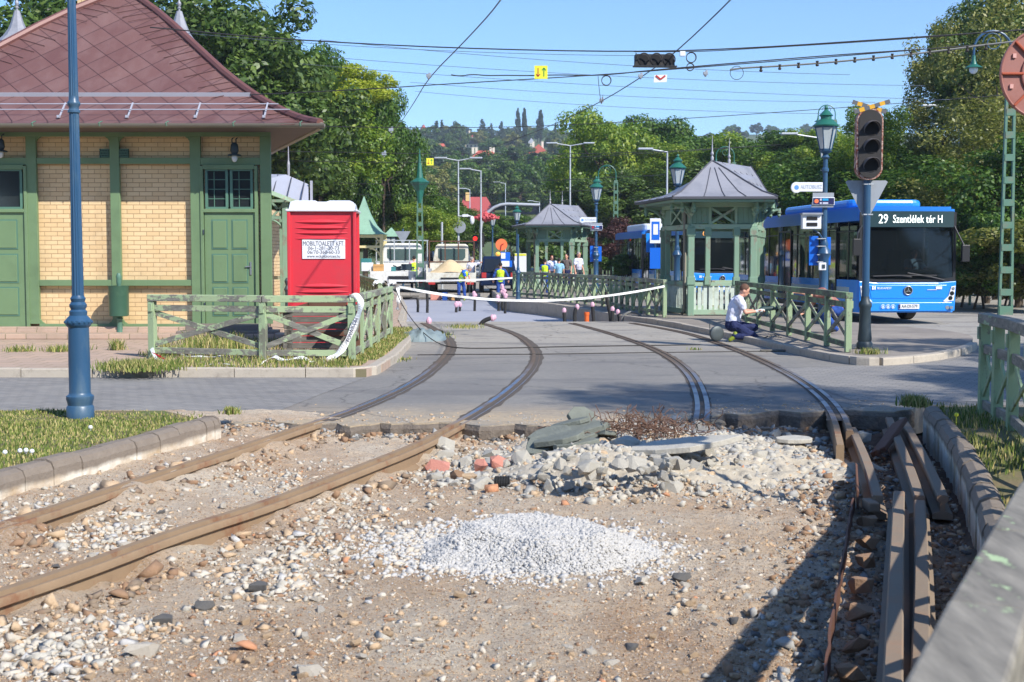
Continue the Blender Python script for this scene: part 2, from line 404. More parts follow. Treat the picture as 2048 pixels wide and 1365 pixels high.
# ---------------- ground materials ----------------
def groundmats():
    s = N('pavers'); v = s.coord((1, 1, 1), (0, 0, R(28)), world=True)
    b = s.n('TexBrick'); s.l(v, b.inputs['Vector']); b.inputs['Scale'].default_value = 1; b.inputs['Brick Width'].default_value = .22; b.inputs['Row Height'].default_value = .11; b.inputs['Mortar Size'].default_value = .006
    b.inputs['Color1'].default_value = (*S((140, 136, 130)), 1); b.inputs['Color2'].default_value = (*S((122, 120, 118)), 1); b.inputs['Mortar'].default_value = (*S((88, 84, 80)), 1)
    c = s.mix(s.ramp(s.noise(.9, 7, s.coord(world=True), .7), [(.4, 0.), (.7, .5)]), b.outputs[0], S((152, 148, 142)))
    s.bump(b.outputs['Fac'], -.3, .006); MATS['pavers'] = s.out(c, .85)
    s = N('pit_soil'); v = s.coord(world=True)
    c = s.mix(s.ramp(s.noise(1.1, 6, v), [(.35, 0.), (.65, 1.)]), S((206, 178, 146)), S((224, 208, 184)))
    c = s.mix(s.ramp(s.noise(.45, 5, v), [(.47, 0.), (.64, .7)]), c, S((184, 144, 106)))
    sp = s.n('SeparateXYZ'); s.l(v, sp.inputs[0])
    c = s.mix(s.ramp(s.noise(42, 6, v, .75), [(.34, 1.), (.47, 0.)]), c, S((128, 102, 80)))
    c = s.mix(s.ramp(s.noise(70, 4, v, .6), [(.54, 0.), (.62, .7)]), c, S((214, 204, 190)))
    # soil turns darker brown towards the trench on the right
    mx = s.n('MapRange'); mx.inputs[1].default_value = 2.1; mx.inputs[2].default_value = 3.4; s.l(sp.outputs[0], mx.inputs[0])
    c = s.mix(mx.outputs[0], c, s.mix(s.noise(9, 6, v, .7), S((88, 62, 46)), S((140, 112, 92))))
    b = s.bump(s.noise(16, 8, v, .75), .9, .035); b = s.bump(s.noise(80, 5, v, .8), 1., .02, b)
    MATS['pit_soil'] = s.out(c, .95)
    s = N('road_asphalt'); v = s.coord(world=True)
    c = s.mix(s.ramp(s.noise(.5, 6, v), [(.35, 0.), (.65, 1.)]), S((144, 139, 132)), S((170, 163, 151)))
    c = s.mix(s.ramp(s.noise(160, 3, v, .7), [(.35, 0.), (.65, 1.)]), mulc(S((120, 120, 120)), .75), c)
    sp = s.n('SeparateXYZ'); s.l(v, sp.inputs[0])
    fr = s.ramp(sp.outputs[1], [(0, 0.), (1, 1.)])
    def yband(a, b_):
        m = s.n('MapRange'); m.inputs[1].default_value = a; m.inputs[2].default_value = b_; s.l(sp.outputs[1], m.inputs[0]); return m.outputs[0]
    c = s.mix(yband(21, 27), c, s.mix(s.noise(1.2, 5, v), S((160, 152, 140)), S((176, 170, 158))))       # older, dustier slab
    dust = s.n('Math', operation='MULTIPLY'); s.l(yband(15.2, 13.7), dust.inputs[0]); s.l(s.ramp(s.noise(1.5, 5, v), [(.3, .3), (.6, 1.)]), dust.inputs[1])
    c = s.mix(dust.outputs[0], c, S((186, 166, 136)))
    vo = s.n('TexVoronoi'); vo.feature = 'DISTANCE_TO_EDGE'; vo.inputs['Scale'].default_value = .42; 
    nz = s.n('TexNoise'); nz.inputs['Scale'].default_value = 1.5; nz.inputs['Detail'].default_value = 5; s.l(v, nz.inputs['Vector'])
    wv = s.mix(.45, v, nz.outputs['Color']); s.l(wv, vo.inputs['Vector'])
    c = s.mix(s.ramp(vo.outputs['Distance'], [(0, .7), (.006, 0.)]), c, S((84, 80, 76)))
    c = s.mix(s.ramp(s.noise(2.2, 8, v, .8), [(.62, 0.), (.7, .6)]), c, S((96, 92, 88)))
    c = s.mix(s.ramp(s.noise(.8, 3, s.coord((.35, 1.2, 1), world=True)), [(.56, 0.), (.60, .45)]), c, S((104, 102, 102)))
    c = s.mix(s.ramp(s.noise(9, 6, v, .8), [(.4, .3), (.6, 0.)]), c, S((92, 90, 88)))
    s.bump(s.noise(110, 4, v, .7), .8, .008)
    MATS['road_asphalt'] = s.out(c, .85)
    s = N('soil_edge'); v = s.coord(world=True)
    c = s.mix(s.noise(12, 6, v, .7), S((70, 62, 56)), S((140, 128, 114))); s.bump(s.noise(20, 6, v), .9, .04); MATS['soil_edge'] = s.out(c, .95)
    s = N('platform_asphalt'); v = s.coord(world=True)
    c = s.mix(s.ramp(s.noise(.7, 7, v, .7), [(.35, 0.), (.65, 1.)]), S((132, 124, 116)), S((162, 152, 140))); c = s.mix(s.ramp(s.noise(90, 3, v), [(.4, .4), (.6, 0.)]), c, S((100, 94, 88))); s.bump(s.noise(90, 4, v), .5, .008); MATS['platform_asphalt'] = s.out(c, .9)
    s = N('concrete_new'); v = s.coord(world=True)
    c = s.mix(s.noise(.6, 6, v), S((150, 152, 164)), S((170, 172, 180))); c = s.mix(s.ramp(s.noise(1.7, 7, v, .8), [(.55, 0.), (.7, .5)]), c, S((170, 160, 150)))
    s.bump(s.noise(12, 4, v), .2, .01); MATS['concrete_new'] = s.out(c, .8)
    s = N('kerb'); v = s.coord(world=True)
    c = s.mix(s.noise(3, 6, v), S((166, 156, 142)), S((188, 178, 162))); c = s.mix(s.ramp(s.noise(7, 8, v, .8), [(.5, 0.), (.7, .6)]), c, S((124, 114, 104)))
    s.bump(s.noise(40, 5, v), .5, .01); MATS['kerb'] = s.out(c, .85)
    s = N('kerb_old'); v = s.coord(world=True)
    sp = s.n('SeparateXYZ'); s.l(v, sp.inputs[0])
    low = s.n('MapRange'); low.inputs[1].default_value = .03; low.inputs[2].default_value = -.01
    zz = s.n('Math', operation='MULTIPLY_ADD'); s.l(s.noise(3, 5, v), zz.inputs[0]); zz.inputs[1].default_value = .09
    zs = s.n('Math', operation='SUBTRACT'); s.l(sp.outputs[2], zs.inputs[0]); zs.inputs[1].default_value = .045; s.l(zs.outputs[0], zz.inputs[2])
    s.l(zz.outputs[0], low.inputs[0])
    c = s.mix(s.noise(9, 8, v, .75), S((112, 100, 88)), S((150, 138, 124)))
    c = s.mix(low.outputs[0], c, s.mix(s.ramp(s.noise(2, 5, v), [(.4, 0.), (.6, 1.)]), S((226, 220, 206)), S((188, 164, 132))))
    s.bump(s.noise(30, 7, v, .7), .9, .015); MATS['kerb_old'] = s.out(c, .9)
    s = N('turf_soil'); v = s.coord(world=True)
    c = s.mix(s.ramp(s.noise(2, 6, v), [(.4, 0.), (.6, 1.)]), S((122, 108, 78)), S((98, 104, 58))); s.bump(s.noise(30, 5, v), .7, .02); MATS['turf_soil'] = s.out(c, .95)
    s = N('plaza_stone'); v = s.coord(world=True)
    b = s.n('TexBrick'); s.l(v, b.inputs['Vector']); b.inputs['Scale'].default_value = 1; b.inputs['Brick Width'].default_value = .4; b.inputs['Row Height'].default_value = .4; b.inputs['Mortar Size'].default_value = .008
    b.inputs['Color1'].default_value = (*S((186, 160, 140)), 1); b.inputs['Color2'].default_value = (*S((172, 150, 134)), 1); b.inputs['Mortar'].default_value = (*S((120, 112, 84)), 1)
    c = s.mix(s.ramp(s.noise(1.3, 7, v, .7), [(.5, 0.), (.7, .6)]), b.outputs[0], S((150, 132, 112)))
    s.bump(s.noise(25, 4, v), .3, .01); MATS['plaza_stone'] = s.out(c, .85)
    s = N('far_ground'); v = s.coord(world=True)
    c = s.mix(s.noise(.1, 6, v), S((70, 88, 48)), S((96, 106, 60))); MATS['far_ground'] = s.out(c, .95)
    s = N('rail_steel'); v = s.coord(world=True); sp = s.n('SeparateXYZ'); s.l(v, sp.inputs[0])
    nn = s.noise(1.6, 5, v)
    a = s.n('MapRange'); a.inputs[1].default_value = 13.0; a.inputs[2].default_value = 14.4; s.l(sp.outputs[1], a.inputs[0])
    geo = s.n('NewGeometry'); sn = s.n('SeparateXYZ'); s.l(geo.outputs['Normal'], sn.inputs[0])
    up = s.ramp(sn.outputs[2], [(.8, 0.), (.95, 1.)])
    a2 = s.n('MapRange'); a2.inputs[1].default_value = 21; a2.inputs[2].default_value = 17; s.l(sp.outputs[1], a2.inputs[0]); m0 = s.n('Math', operation='MULTIPLY'); s.l(a.outputs[0], m0.inputs[0]); s.l(a2.outputs[0], m0.inputs[1]); m1 = s.n('Math', operation='MULTIPLY'); s.l(m0.outputs[0], m1.inputs[0]); s.l(up, m1.inputs[1])
    m2 = s.n('Math', operation='MULTIPLY'); s.l(m1.outputs[0], m2.inputs[0]); s.l(s.ramp(nn, [(.36, .25), (.52, 1.)]), m2.inputs[1])
    mud = s.mix(s.noise(4, 7, v, .7), S((124, 102, 78)), S((158, 134, 106)))
    mud = s.mix(s.ramp(s.noise(2.1, 6, v, .7), [(.55, 0.), (.66, .8)]), mud, S((124, 82, 56)))
    mud = s.mix(a.outputs[0], mud, s.mix(s.noise(3, 5, v), S((74, 64, 56)), S((116, 98, 80)))); s.l(s.mix(m2.outputs[0], mud, S((150, 158, 172))), s.b.inputs['Base Color']); s.l(m2.outputs[0], s.b.inputs['Metallic'])
    r = s.ramp(m2.outputs[0], [(0, .9), (1, .3)]); s.l(r, s.b.inputs['Roughness']); s.bump(s.noise(25, 6, v, .7), .35, .008)
    MATS['rail_steel'] = s.m
    for nm, c1, c2 in (('stone_white', (212, 204, 190), (176, 166, 150)), ('stone_tan', (202, 178, 146), (176, 148, 118)), ('stone_brown', (164, 132, 102), (130, 102, 80)),
                       ('stone_grey', (178, 176, 170), (142, 140, 136)), ('stone_dark', (120, 118, 114), (84, 82, 80)), ('stone_orange', (204, 152, 116), (180, 124, 90)), ('stone_concrete', (202, 197, 184), (160, 154, 142)),
                       ('stone_pink', (222, 160, 142), (190, 118, 100)), ('gravel_white', (206, 203, 198), (164, 162, 158)), ('slate', (132, 136, 126), (88, 92, 84))):
        s = N(nm); v = s.coord()
        c = s.mix(s.noise(9, 7, v, .7), S(c2), S(c1)); s.bump(s.noise(22, 6, v, .7), .8, .015); MATS[nm] = s.out(c, .9)
    s = N('grass'); o = s.n('ObjectInfo'); g = s.n('NewGeometry'); 
    c = s.ramp(g.outputs['Random Per Island'], [(0, S((70, 90, 36))), (.35, S((102, 120, 50))), (.6, S((140, 144, 78))), (1, S((188, 170, 120)))])
    s.l(c, s.b.inputs['Base Color']); s.b.inputs['Roughness'].default_value = .7; s.b.inputs['Specular IOR Level'].default_value = .25; MATS['grass'] = s.m
groundmats()
# ---------------- layout curves ----------------
RAIL = {
 1: [(-260,1135),(0,1055),(300,955),(480,898),(620,850),(700,826),(796,785),(854,751),(891,717),(905,693),(895,676),(871,660),(847,647)],
 2: [(-200,1255),(0,1190),(174,1132),(352,1065),(538,1008),(700,945),(837,892),(899,858),(953,828),(1008,792),(1055,751),(1072,724),(1073,703),(1055,683),(1028,667),(990,655),(963,647)],
 3: [(1144,647),(1213,665),(1298,693),(1349,720),(1384,751),(1400,785),(1406,815),(1402,845)],
 4: [(1264,647),(1373,666),(1446,690),(1519,719),(1592,755),(1645,792),(1678,832),(1693,893)]}
RP = {k: resample(smoothpath([G(*p, 0) for p in v]), .25) for k, v in RAIL.items()}
SLEEP = {'a': ([(1704,856),(1733,920),(1756,993)], -.03), 'b': ([(1778,836),(1812,915),(1839,993)], -.02), 'c': ([(1805,836),(1850,915),(1886,993)], -.02),
         'd': ([(1798,984),(1792,1150),(1783,1460)], .02), 'e': ([(1839,1002),(1845,1150),(1838,1460)], -.03)}
kerbL = [(-900,1240),(-260,1040),(0,948),(150,912),(300,873),(400,845),(442,834)]       # inner top edge of the left rounded kerb (z .14)
KL = smoothpath([G(*p, .14) for p in kerbL]); KL = [Vector((p.x, p.y, 0)) for p in KL]
kerbR = [(1846,812),(1880,850),(1915,905),(1950,985),(1975,1070),(2000,1200),(2030,1400)]
KR = smoothpath([G(*p, .12) for p in kerbR]); KR = [Vector((p.x, p.y, 0)) for p in KR]
def kx(K, y):                      # x of a kerb at depth y
    ys = np.array([p.y for p in K]); xs = np.array([p.x for p in K]); o = np.argsort(ys); return np.interp(y, ys[o], xs[o])
EDGE = [(-400,838),(400,838),(470,848),(540,842),(600,850),(660,846),(700,853),(760,846),(830,848),(900,845),(960,852),(1030,849),(1100,854),(1200,842),(1300,838),(1400,838),(1450,828),(1500,829),(1560,822),(1600,825),(1700,820),(1790,824),(1850,812),(2400,812)]
EG = [G(*p, 0) for p in EDGE]
def seg_dist(x, y, path):
    d = np.full(x.shape, 1e9)
    for a, b in zip(path[:-1], path[1:]):
        vx, vy = b.x-a.x, b.y-a.y; L = vx*vx+vy*vy+1e-9
        t = np.clip(((x-a.x)*vx+(y-a.y)*vy)/L, 0, 1); d = np.minimum(d, np.hypot(x-a.x-t*vx, y-a.y-t*vy))
    return d
HEAP = G(1220, 930, -.1); HEAP2 = G(1470, 905, -.1); PILE = G(1075, 1098, -.15)
def HT(x, y, detail=True):
    x = np.asarray(x, float); y = np.asarray(y, float)
    z = -.16+fbm(x, y, .7, 3, 3)*.05
    if detail: z = z+fbm(x, y, 6, 3, 9)*.022+fbm(x, y, 22, 2, 5)*.008
    for k in (1, 2):
        d = seg_dist(x, y, RP[k][:70:2]); n = .55+.9*fbm(x, y, 2.2, 3, 20+k)
        z = np.where(y < 13.7, z+np.clip(.13*np.exp(-(d/.19)**2)*n, 0, .10)*np.clip((13.4-y)/1.2, .2, 1), z)
    dl = x-kx(KL, y); z = z+.11*np.exp(-(np.clip(dl, 0, 9)/.9)**2)
    dr = kx(KR, y)-x; z = z-.07*np.clip((2.2-dr)/1.6, 0, 1)*(dr > -.5)+fbm(x, y, 9, 3, 31)*.035*np.clip((2.2-dr)/1.0, 0, 1)
    def g(c, sx_, sy_, h, p=2): return h*np.exp(-(np.abs((x-c.x)/sx_)**p+np.abs((y-c.y)/sy_)**p))
    lump = 1+.5*fbm(x, y, 3.5, 3, 50)
    z = z+g(HEAP, .95, 1.0, .20, 2.4)*lump+g(HEAP2, .95, .9, .12, 2.4)*lump+g(G(1290, 850, 0), .9, .5, .10)
    z = z+.1*np.clip((y-12.9)/.8, 0, 1)*(x < 2.2)
    return np.minimum(z, .16)
# ---------------- the setting ----------------
def struct(o, kind='structure'): o['kind'] = kind; return o
def sheet(name, poly, z, mat, thick=.0, kind='structure'):
    m = MB()
    if thick: m.prism([(p[0], p[1]) for p in poly], z-thick, z)
    else: m.add([(p[0], p[1], z) for p in poly], [tuple(range(len(poly)))])
    o = m.build(name, mat); return struct(o)
# pit surface
xs = np.linspace(-7.4, 6.6, 470); ys = np.concatenate([np.linspace(1.0, 5, 90), np.linspace(5.03, 14.1, 400)])
X, Y = np.meshgrid(xs, ys); Z = HT(X, Y)
nx = len(xs); idx = np.arange(len(ys)*nx).reshape(len(ys), nx)
Fq = np.stack([idx[:-1, :-1].ravel(), idx[:-1, 1:].ravel(), idx[1:, 1:].ravel(), idx[1:, :-1].ravel()], 1)
struct(arrays('excavated_ground', np.stack([X.ravel(), Y.ravel(), Z.ravel()], 1), Fq, 'pit_soil', smooth=True))
# terrain: flat town, then the hill
xs = np.concatenate([np.linspace(-2500, -310, 30), np.linspace(-300, 300, 60), np.linspace(310, 2500, 30)]); ys = np.concatenate([np.linspace(-300, 100, 30), np.linspace(110, 1100, 80), np.linspace(1200, 3500, 12)])
def hill(x, y):
    x = np.asarray(x, float); y = np.asarray(y, float)
    t = np.clip((y-150)/800, 0, 1); t = t**.9*(1-(1-t)**3*.25)
    return -.8+t*(90+6*fbm(x, y, .004, 3, 4))
X, Y = np.meshgrid(xs, ys); nx = len(xs); idx = np.arange(len(ys)*nx).reshape(len(ys), nx)
Fq = np.stack([idx[:-1, :-1].ravel(), idx[:-1, 1:].ravel(), idx[1:, 1:].ravel(), idx[1:, :-1].ravel()], 1)
struct(arrays('terrain', np.stack([X.ravel(), Y.ravel(), hill(X, Y).ravel()], 1), Fq, 'far_ground', smooth=True))
# road slab with a broken edge towards the pit
crest = 34.4
PLX = [Vector((-2.05, 18.4, 0)), Vector((-1.9, 19.2, 0)), Vector((-1.86, 21, 0)), Vector((-1.95, 25, 0)), Vector((-2.3, 29, 0)), Vector((-2.75, 33, 0)), Vector((-3.4, 42, 0)), Vector((-4.4, 52, 0)), Vector((-5.6, 61.5, 0))]
edge = []
for a, b in zip(EG[:-1], EG[1:]):
    n = max(1, int((b-a).length/.12))
    for i in range(n):
        p = a.lerp(b, i/n); edge.append((p.x, p.y+random.uniform(-.06, .06)))
sheet('road', edge+[(40, 14), (40, crest), (-3.0, crest), (-40, crest), (-40, 13.8)], 0, 'road_asphalt', .30)
m = MB(); m.sweep([Vector((p[0], p[1]-.012, 0)) for p in edge if -3.1 < p[0] < 4.5], [(0, -.012), (.0, -.2), (.035, -.2), (.03, -.05)]); struct(m.build('road_edge', 'soil_edge'))
sheet('bus_lane', [(6.2, crest+.01), (40, crest+.01), (60, 130), (-4, 130), (-1, 66), (3.2, 52)], 0.0, 'road_asphalt', .2)
sheet('far_road', [(-30, 61.6), (-1.05, 61.6), (-1.05, 66), (-4.05, 130), (-60, 130)], 0, 'road_asphalt', .2)
sheet('concrete_slab', [(-6.5, crest+.02), (4.2, crest+.02), (1.5, 62), (-6.5, 62)], -.3, 'concrete_new')
# pavers flush with the road
def pv(name, px, z=.004): return sheet(name, [G(x, y, 0)[:2] for x, y in px], z, 'pavers')
pv('paved_road', [(-300,757),(730,757),(640,790),(560,822),(470,836),(-300,832)])
pv('paved_crossing', [(1560,738),(1700,733),(1900,716),(2100,705),(2300,800),(1800,806),(1700,800),(1620,770)])
# grass islands in the foreground
gl = [(p.x-.2, p.y) for p in KL]; gl = gl+[(-3.6, 13.35), (-30, 13.6), (-30, 3.)]
sheet('grass_verge', gl, .12, 'turf_soil', .3)
gr = [(p.x+.15, p.y) for p in KR]; gr = gr+[(12, KR[-1].y), (30, 14.1), (4.5, 14.1)]
sheet('grass_strip', gr, .07, 'turf_soil', .3)
def stonekerb(name, path, w, ztop, zbot, mat, sl, rnd=.05, parent=None, side=1):
    """a row of kerb stones with joints"""
    pts = resample(path, sl/3); m = MB(); k = 0; i = 0
    pf = [(0, zbot), (0, ztop-rnd), (rnd*.3*side, ztop-rnd*.3), (rnd*side, ztop), ((w-rnd*.4)*side, ztop-.005), (w*side, ztop-.03), (w*side, zbot)]
    while i < len(pts)-1:
        seg = pts[i:i+4]
        if len(seg) > 1:
            seg = [p.copy() for p in seg]; d = (seg[-1]-seg[-2]).normalized(); seg[-1] -= d*.012
            dz = random.uniform(-.008, .008); dx = random.uniform(-.008, .008)
            m.sweep(seg, [(a+dx, b+dz) for a, b in pf])
        i += 3
    return m.build(name, mat, parent)
def kerbthing(name, label, cat='kerb', **k):
    return None
o = stonekerb('left_verge_kerb', list(reversed(KL)), .2, .145, -.3, 'kerb_old', .34, .07, side=1); struct(o); o.name = 'kerb_verge'
o = stonekerb('kerb_strip', KR, .17, .125, -.4, 'kerb_old', .36, .075, side=-1); struct(o)
# left plaza and its kerb
plaza = [(-40, 18.45)]+[(p.x-.02, p.y) for p in PLX]+[(-5.7, 61.6), (-30, 63), (-40, 63)]
sheet('plaza', plaza, .115, 'plaza_stone', .5)
kp = [Vector((-40, 18.4, 0)), Vector((-7, 18.4, 0))]+PLX
o = stonekerb('kerb_plaza', [Vector((-12, 18.36, 0)), Vector((-2.25, 18.36, 0)), Vector((-1.95, 18.75, 0))]+PLX[2:], .16, .135, -.45, 'kerb', 1.0, .02, side=-1); struct(o)
# right platform / island
ISL_FRONT = [G(1010,596,.12), G(1035,602,.12), G(1100,607,.12), G(1160,615,.12), G(1240,630,.12), G(1330,650,0), G(1440,672,0), G(1560,698,0), G(1640,716,0), G(1700,727,0), G(1740,732,0), G(1820,726,0), G(1900,715,0), G(1945,696,0), G(1946,682,0), G(1900,672,0), G(1800,662,0), G(1720,655,0)]
IF = [Vector((p.x, p.y, 0)) for p in ISL_FRONT]; IF = [Vector((-1.0, 66, 0))]+IF+[Vector((7.0, 36, 0)), Vector((6.0, 44, 0)), Vector((4.6, 56, 0)), Vector((2.5, 66, 0))]
IFs = smoothpath(IF, 2)
sheet('platform', [(p.x, p.y) for p in IFs], .11, 'platform_asphalt', .5)
o = stonekerb('kerb_platform', IFs[:58], .15, .13, -.45, 'kerb', 1.0, .02, side=1); struct(o)
# dark rubbly seams beside the rails on the road
m = MB()
for k, off in ((1, .0), (2, .0), (3, .02), (4, .02)):
    pts = [p for p in RP[k] if p.y > 13.4]; a = []; b = []
    for i, p in enumerate(pts):
        d = (pts[min(i+1, len(pts)-1)]-pts[max(0, i-1)]).normalized(); n_ = Vector((d.y, -d.x, 0)); w_ = .105+abs(random.gauss(0, .015)); w2 = .095+abs(random.gauss(0, .015))
        a.append(p+n_*w_); b.append(p-n_*w2)
    vs = [(q.x, q.y, .003) for q in a]+[(q.x, q.y, .003) for q in b]; n = len(a)
    m.add(vs, [(i, i+1, n+i+1, n+i) for i in range(n-1)])
basic('rail_gap', S((84, 76, 68)), .95, var=.25, scale=8, bump=.5); struct(m.build('rail_bed', 'rail_gap'))
# sandy patch / repair marks on the road
# ---------------- rails (things) ----------------
GROOVE = [(-.085, -.17), (-.08, -.03), (-.045, -.012), (-.04, .012), (.02, .014), (.025, -.03), (.05, -.03), (.055, .004), (.085, .004), (.09, -.17)]
GR1 = [(-.10, -.2), (-.10, -.155), (-.045, -.14), (-.045, -.055), (-.078, -.042), (-.08, -.008), (-.07, .010), (-.012, .012), (-.006, -.036), (.030, -.036), (.036, .002), (.062, .004), (.07, -.01), (.07, -.04), (.04, -.055), (.04, -.14), (.10, -.155), (.10, -.2)]
def rail(path, prof, name, label, group):
    m = MB(); m.sweep(path, prof); o = m.build(name, 'rail_steel', smooth=True); return tag(o, label, 'rail', group)
rail(RP[1], GR1, 'tram_rail', 'grooved rail nearest the left kerb, muddy brown in the pit and polished on the road', 'tram rails')
rail(RP[2], GR1, 'tram_rail', 'long grooved rail crossing the pit from the lower left corner, second from the left kerb', 'tram rails')
HEAD = [(-.036, -.16), (-.036, -.004), (-.028, .012), (.028, .012), (.036, -.004), (.036, -.16)]
def offs(path, o):
    r = []
    for i, p in enumerate(path):
        d = (path[min(i+1, len(path)-1)]-path[max(0, i-1)]); d.normalize(); r.append(p+Vector((d.y, -d.x, 0))*o)
    return r
rail(offs(RP[3], .055), HEAD, 'tram_rail', 'running rail of the curve ending at the rubble heap, left of its guard rail', 'tram rails')
rail(offs(RP[3][:-1], -.055), HEAD, 'guard_rail', 'guard rail beside the rail that ends at the rubble heap, right-hand one of the pair', 'guard rails')
rail(offs(RP[4], .055), HEAD, 'tram_rail', 'running rail of the outer curve sweeping past the kneeling man, cut off over the pit', 'tram rails')
rail(offs(RP[4][:-7], -.065), HEAD, 'guard_rail', 'guard rail on the outer side of the curve sweeping past the kneeling man', 'guard rails')
for k, lab in (('a', 'short loose rail just right of the cut rail end beside the rubble'), ('b', 'left rail of the loose pair below the right road edge'), ('c', 'right rail of the loose pair below the right road edge, beside the kerb'),
               ('d', 'long steel rail at bottom right with a blue-grey side, left of its twin'), ('e', 'long steel rail at bottom right, nearest the foreground handrail')):
    pts, z = SLEEP[k]; pa = resample(smoothpath([G(*p, z) for p in pts], 2), .2)
    m = MB(); m.sweep(pa, [(-.07, -.17), (-.07, -.13), (-.018, -.11), (-.018, -.05), (-.04, -.035), (-.04, -.004), (-.032, .006), (.032, .006), (.04, -.004), (.04, -.035), (.018, -.05), (.018, -.11), (.07, -.13), (.07, -.17)]); tag(m.build('loose_rail', 'mud_rail'), lab, 'rail', 'loose rails on the right')
m = MB(); pa = resample([G(1708,984,-.06), G(1686,1110,-.06), G(1664,1240,-.06), G(1640,1420,-.06)], .15); pa = [p+Vector((random.uniform(-.006, .006), 0, random.uniform(-.01, .01))) for p in pa]
m.sweep(pa, [(-.006, -.12), (-.006, .0), (.006, .0), (.006, -.12)]); tag(m.build('steel_strip', 'rust'), 'thin rusty steel strip standing on edge left of the bottom right rails', 'strip')
m = MB(); m.sweep([G(1716,985,-.02), G(1713,930,.0)], [(-.008, -.12), (-.008, .02), (.008, .0), (.008, -.12)]); tag(m.build('steel_strip', 'rust'), 'short pointed rusty steel piece beside the short loose rail', 'strip')
def hull(seed, n):
    r = random.Random(seed); bm = bmesh.new()
    for _ in range(n):
        v = Vector((r.gauss(0, 1), r.gauss(0, 1), r.gauss(0, 1))).normalized(); v = Vector([math.copysign(abs(c)**.7, c) for c in v]); bm.verts.new(v*r.uniform(.75, 1.05))
    bmesh.ops.convex_hull(bm, input=bm.verts); bmesh.ops.delete(bm, geom=[v for v in bm.verts if not v.link_faces], context='VERTS'); bmesh.ops.triangulate(bm, faces=bm.faces); bm.verts.index_update()
    V = np.array([v.co[:] for v in bm.verts]); Fc = np.array([[v.index for v in f.verts] for f in bm.faces]); bm.free(); return V, Fc
# sleepers / blocks between strip and rail
for i, (px, py) in enumerate([(1735,1045),(1737,1085),(1730,1125),(1722,1175),(1716,1230),(1707,1290),(1697,1352)]):
    p = G(px, py, -.14); m = MB(); V_, F_ = hull(300+i, 14); m.add([(v[0]*.085, v[1]*.06, v[2]*.055) for v in V_], [tuple(f) for f in F_.tolist()]); o = m.build('stone_block', 'stone_brown')
    o.location = (p.x, p.y, -.13); o.rotation_euler = (random.uniform(-.1, .1), random.uniform(-.1, .1), random.uniform(-.1, .25))
    tag(o, 'brown stone block in the row of blocks left of the bottom right rails', 'block', 'stone blocks beside the rails')
p = G(1742, 1000, -.05); m = MB(); m.box((0, 0, -.04), (.08, .2, .07)); o = m.build('rail_offcut', 'mud_rail', bevel=.01); o.location = p; tag(o, 'short pale rail offcut lying at the end of the short loose rail', 'offcut')
m = MB(); a, b = G(1800, 845, .06), G(1757, 905, -.12); m.bar(a, b, .05, .16, up=(1, 0, .6)); m.bar(b+Vector((.02, .1, 0)), b+Vector((-.02, -.05, 0)), .04, .06)
tag(m.build('fishplate', 'rust', bevel=.01), 'rusty steel plate leaning across the loose pair of rails', 'steel plate')
# ---------------- stones ----------------
def ico(sub):
    bm = bmesh.new(); bmesh.ops.create_icosphere(bm, subdivisions=sub, radius=1); V = np.array([v.co[:] for v in bm.verts]); Fc = np.array([[v.index for v in f.verts] for f in bm.faces]); bm.free(); return V, Fc
ICO1 = ico(1); ICO2 = ico(2)
def clear(pos):
    k = np.ones(len(pos), bool)
    for i in (1, 2): k &= (seg_dist(pos[:, 0], pos[:, 1], RP[i][:74:2]) > .115)
    for pts_, z_ in SLEEP.values(): k &= (seg_dist(pos[:, 0], pos[:, 1], [G(*p, z_) for p in pts_]) > .06)
    return k
HULLS = [hull(i, 9) for i in range(14)]
def rubble(name, pos, size, mats, weights, seed=1, flat=.7, sink=.35, **kw):
    k_ = clear(pos); pos = pos[k_]; size = size[k_]; r = np.random.default_rng(seed); pid = r.integers(0, len(HULLS), len(pos)); VV = []; FF = []; MI = []; off = 0; w_ = np.array(weights)/sum(weights)
    for i, (V, Fc) in enumerate(HULLS):
        P0 = pos[pid == i]; n = len(P0)
        if not n: continue
        sc = size[pid == i][:, None]*np.stack([r.uniform(.75, 1.5, n), r.uniform(.6, 1.1, n), r.uniform(flat*.5, flat*1.25, n)], 1); Q = V[None]*sc[:, None, :]
        tl = r.normal(0, .3, n); ct, st_ = np.cos(tl)[:, None], np.sin(tl)[:, None]; x, z = Q[..., 0]*ct-Q[..., 2]*st_, Q[..., 0]*st_+Q[..., 2]*ct; y = Q[..., 1]
        a = r.uniform(0, 6.28, n); ca, sa = np.cos(a)[:, None], np.sin(a)[:, None]; W = np.stack([x*ca-y*sa, x*sa+y*ca, z], 2)+P0[:, None, :]; W[..., 2] += (sc[:, 2]*(1-2*sink))[:, None]
        VV.append(W.reshape(-1, 3)); FF.append((Fc[None]+(np.arange(n)*len(V))[:, None, None]).reshape(-1, 3)+off); off += n*len(V); MI.append(np.repeat(r.choice(len(mats), n, p=w_), len(Fc)))
    return tag(arrays(name, np.concatenate(VV), np.concatenate(FF), mats, np.concatenate(MI)), kind='stuff')
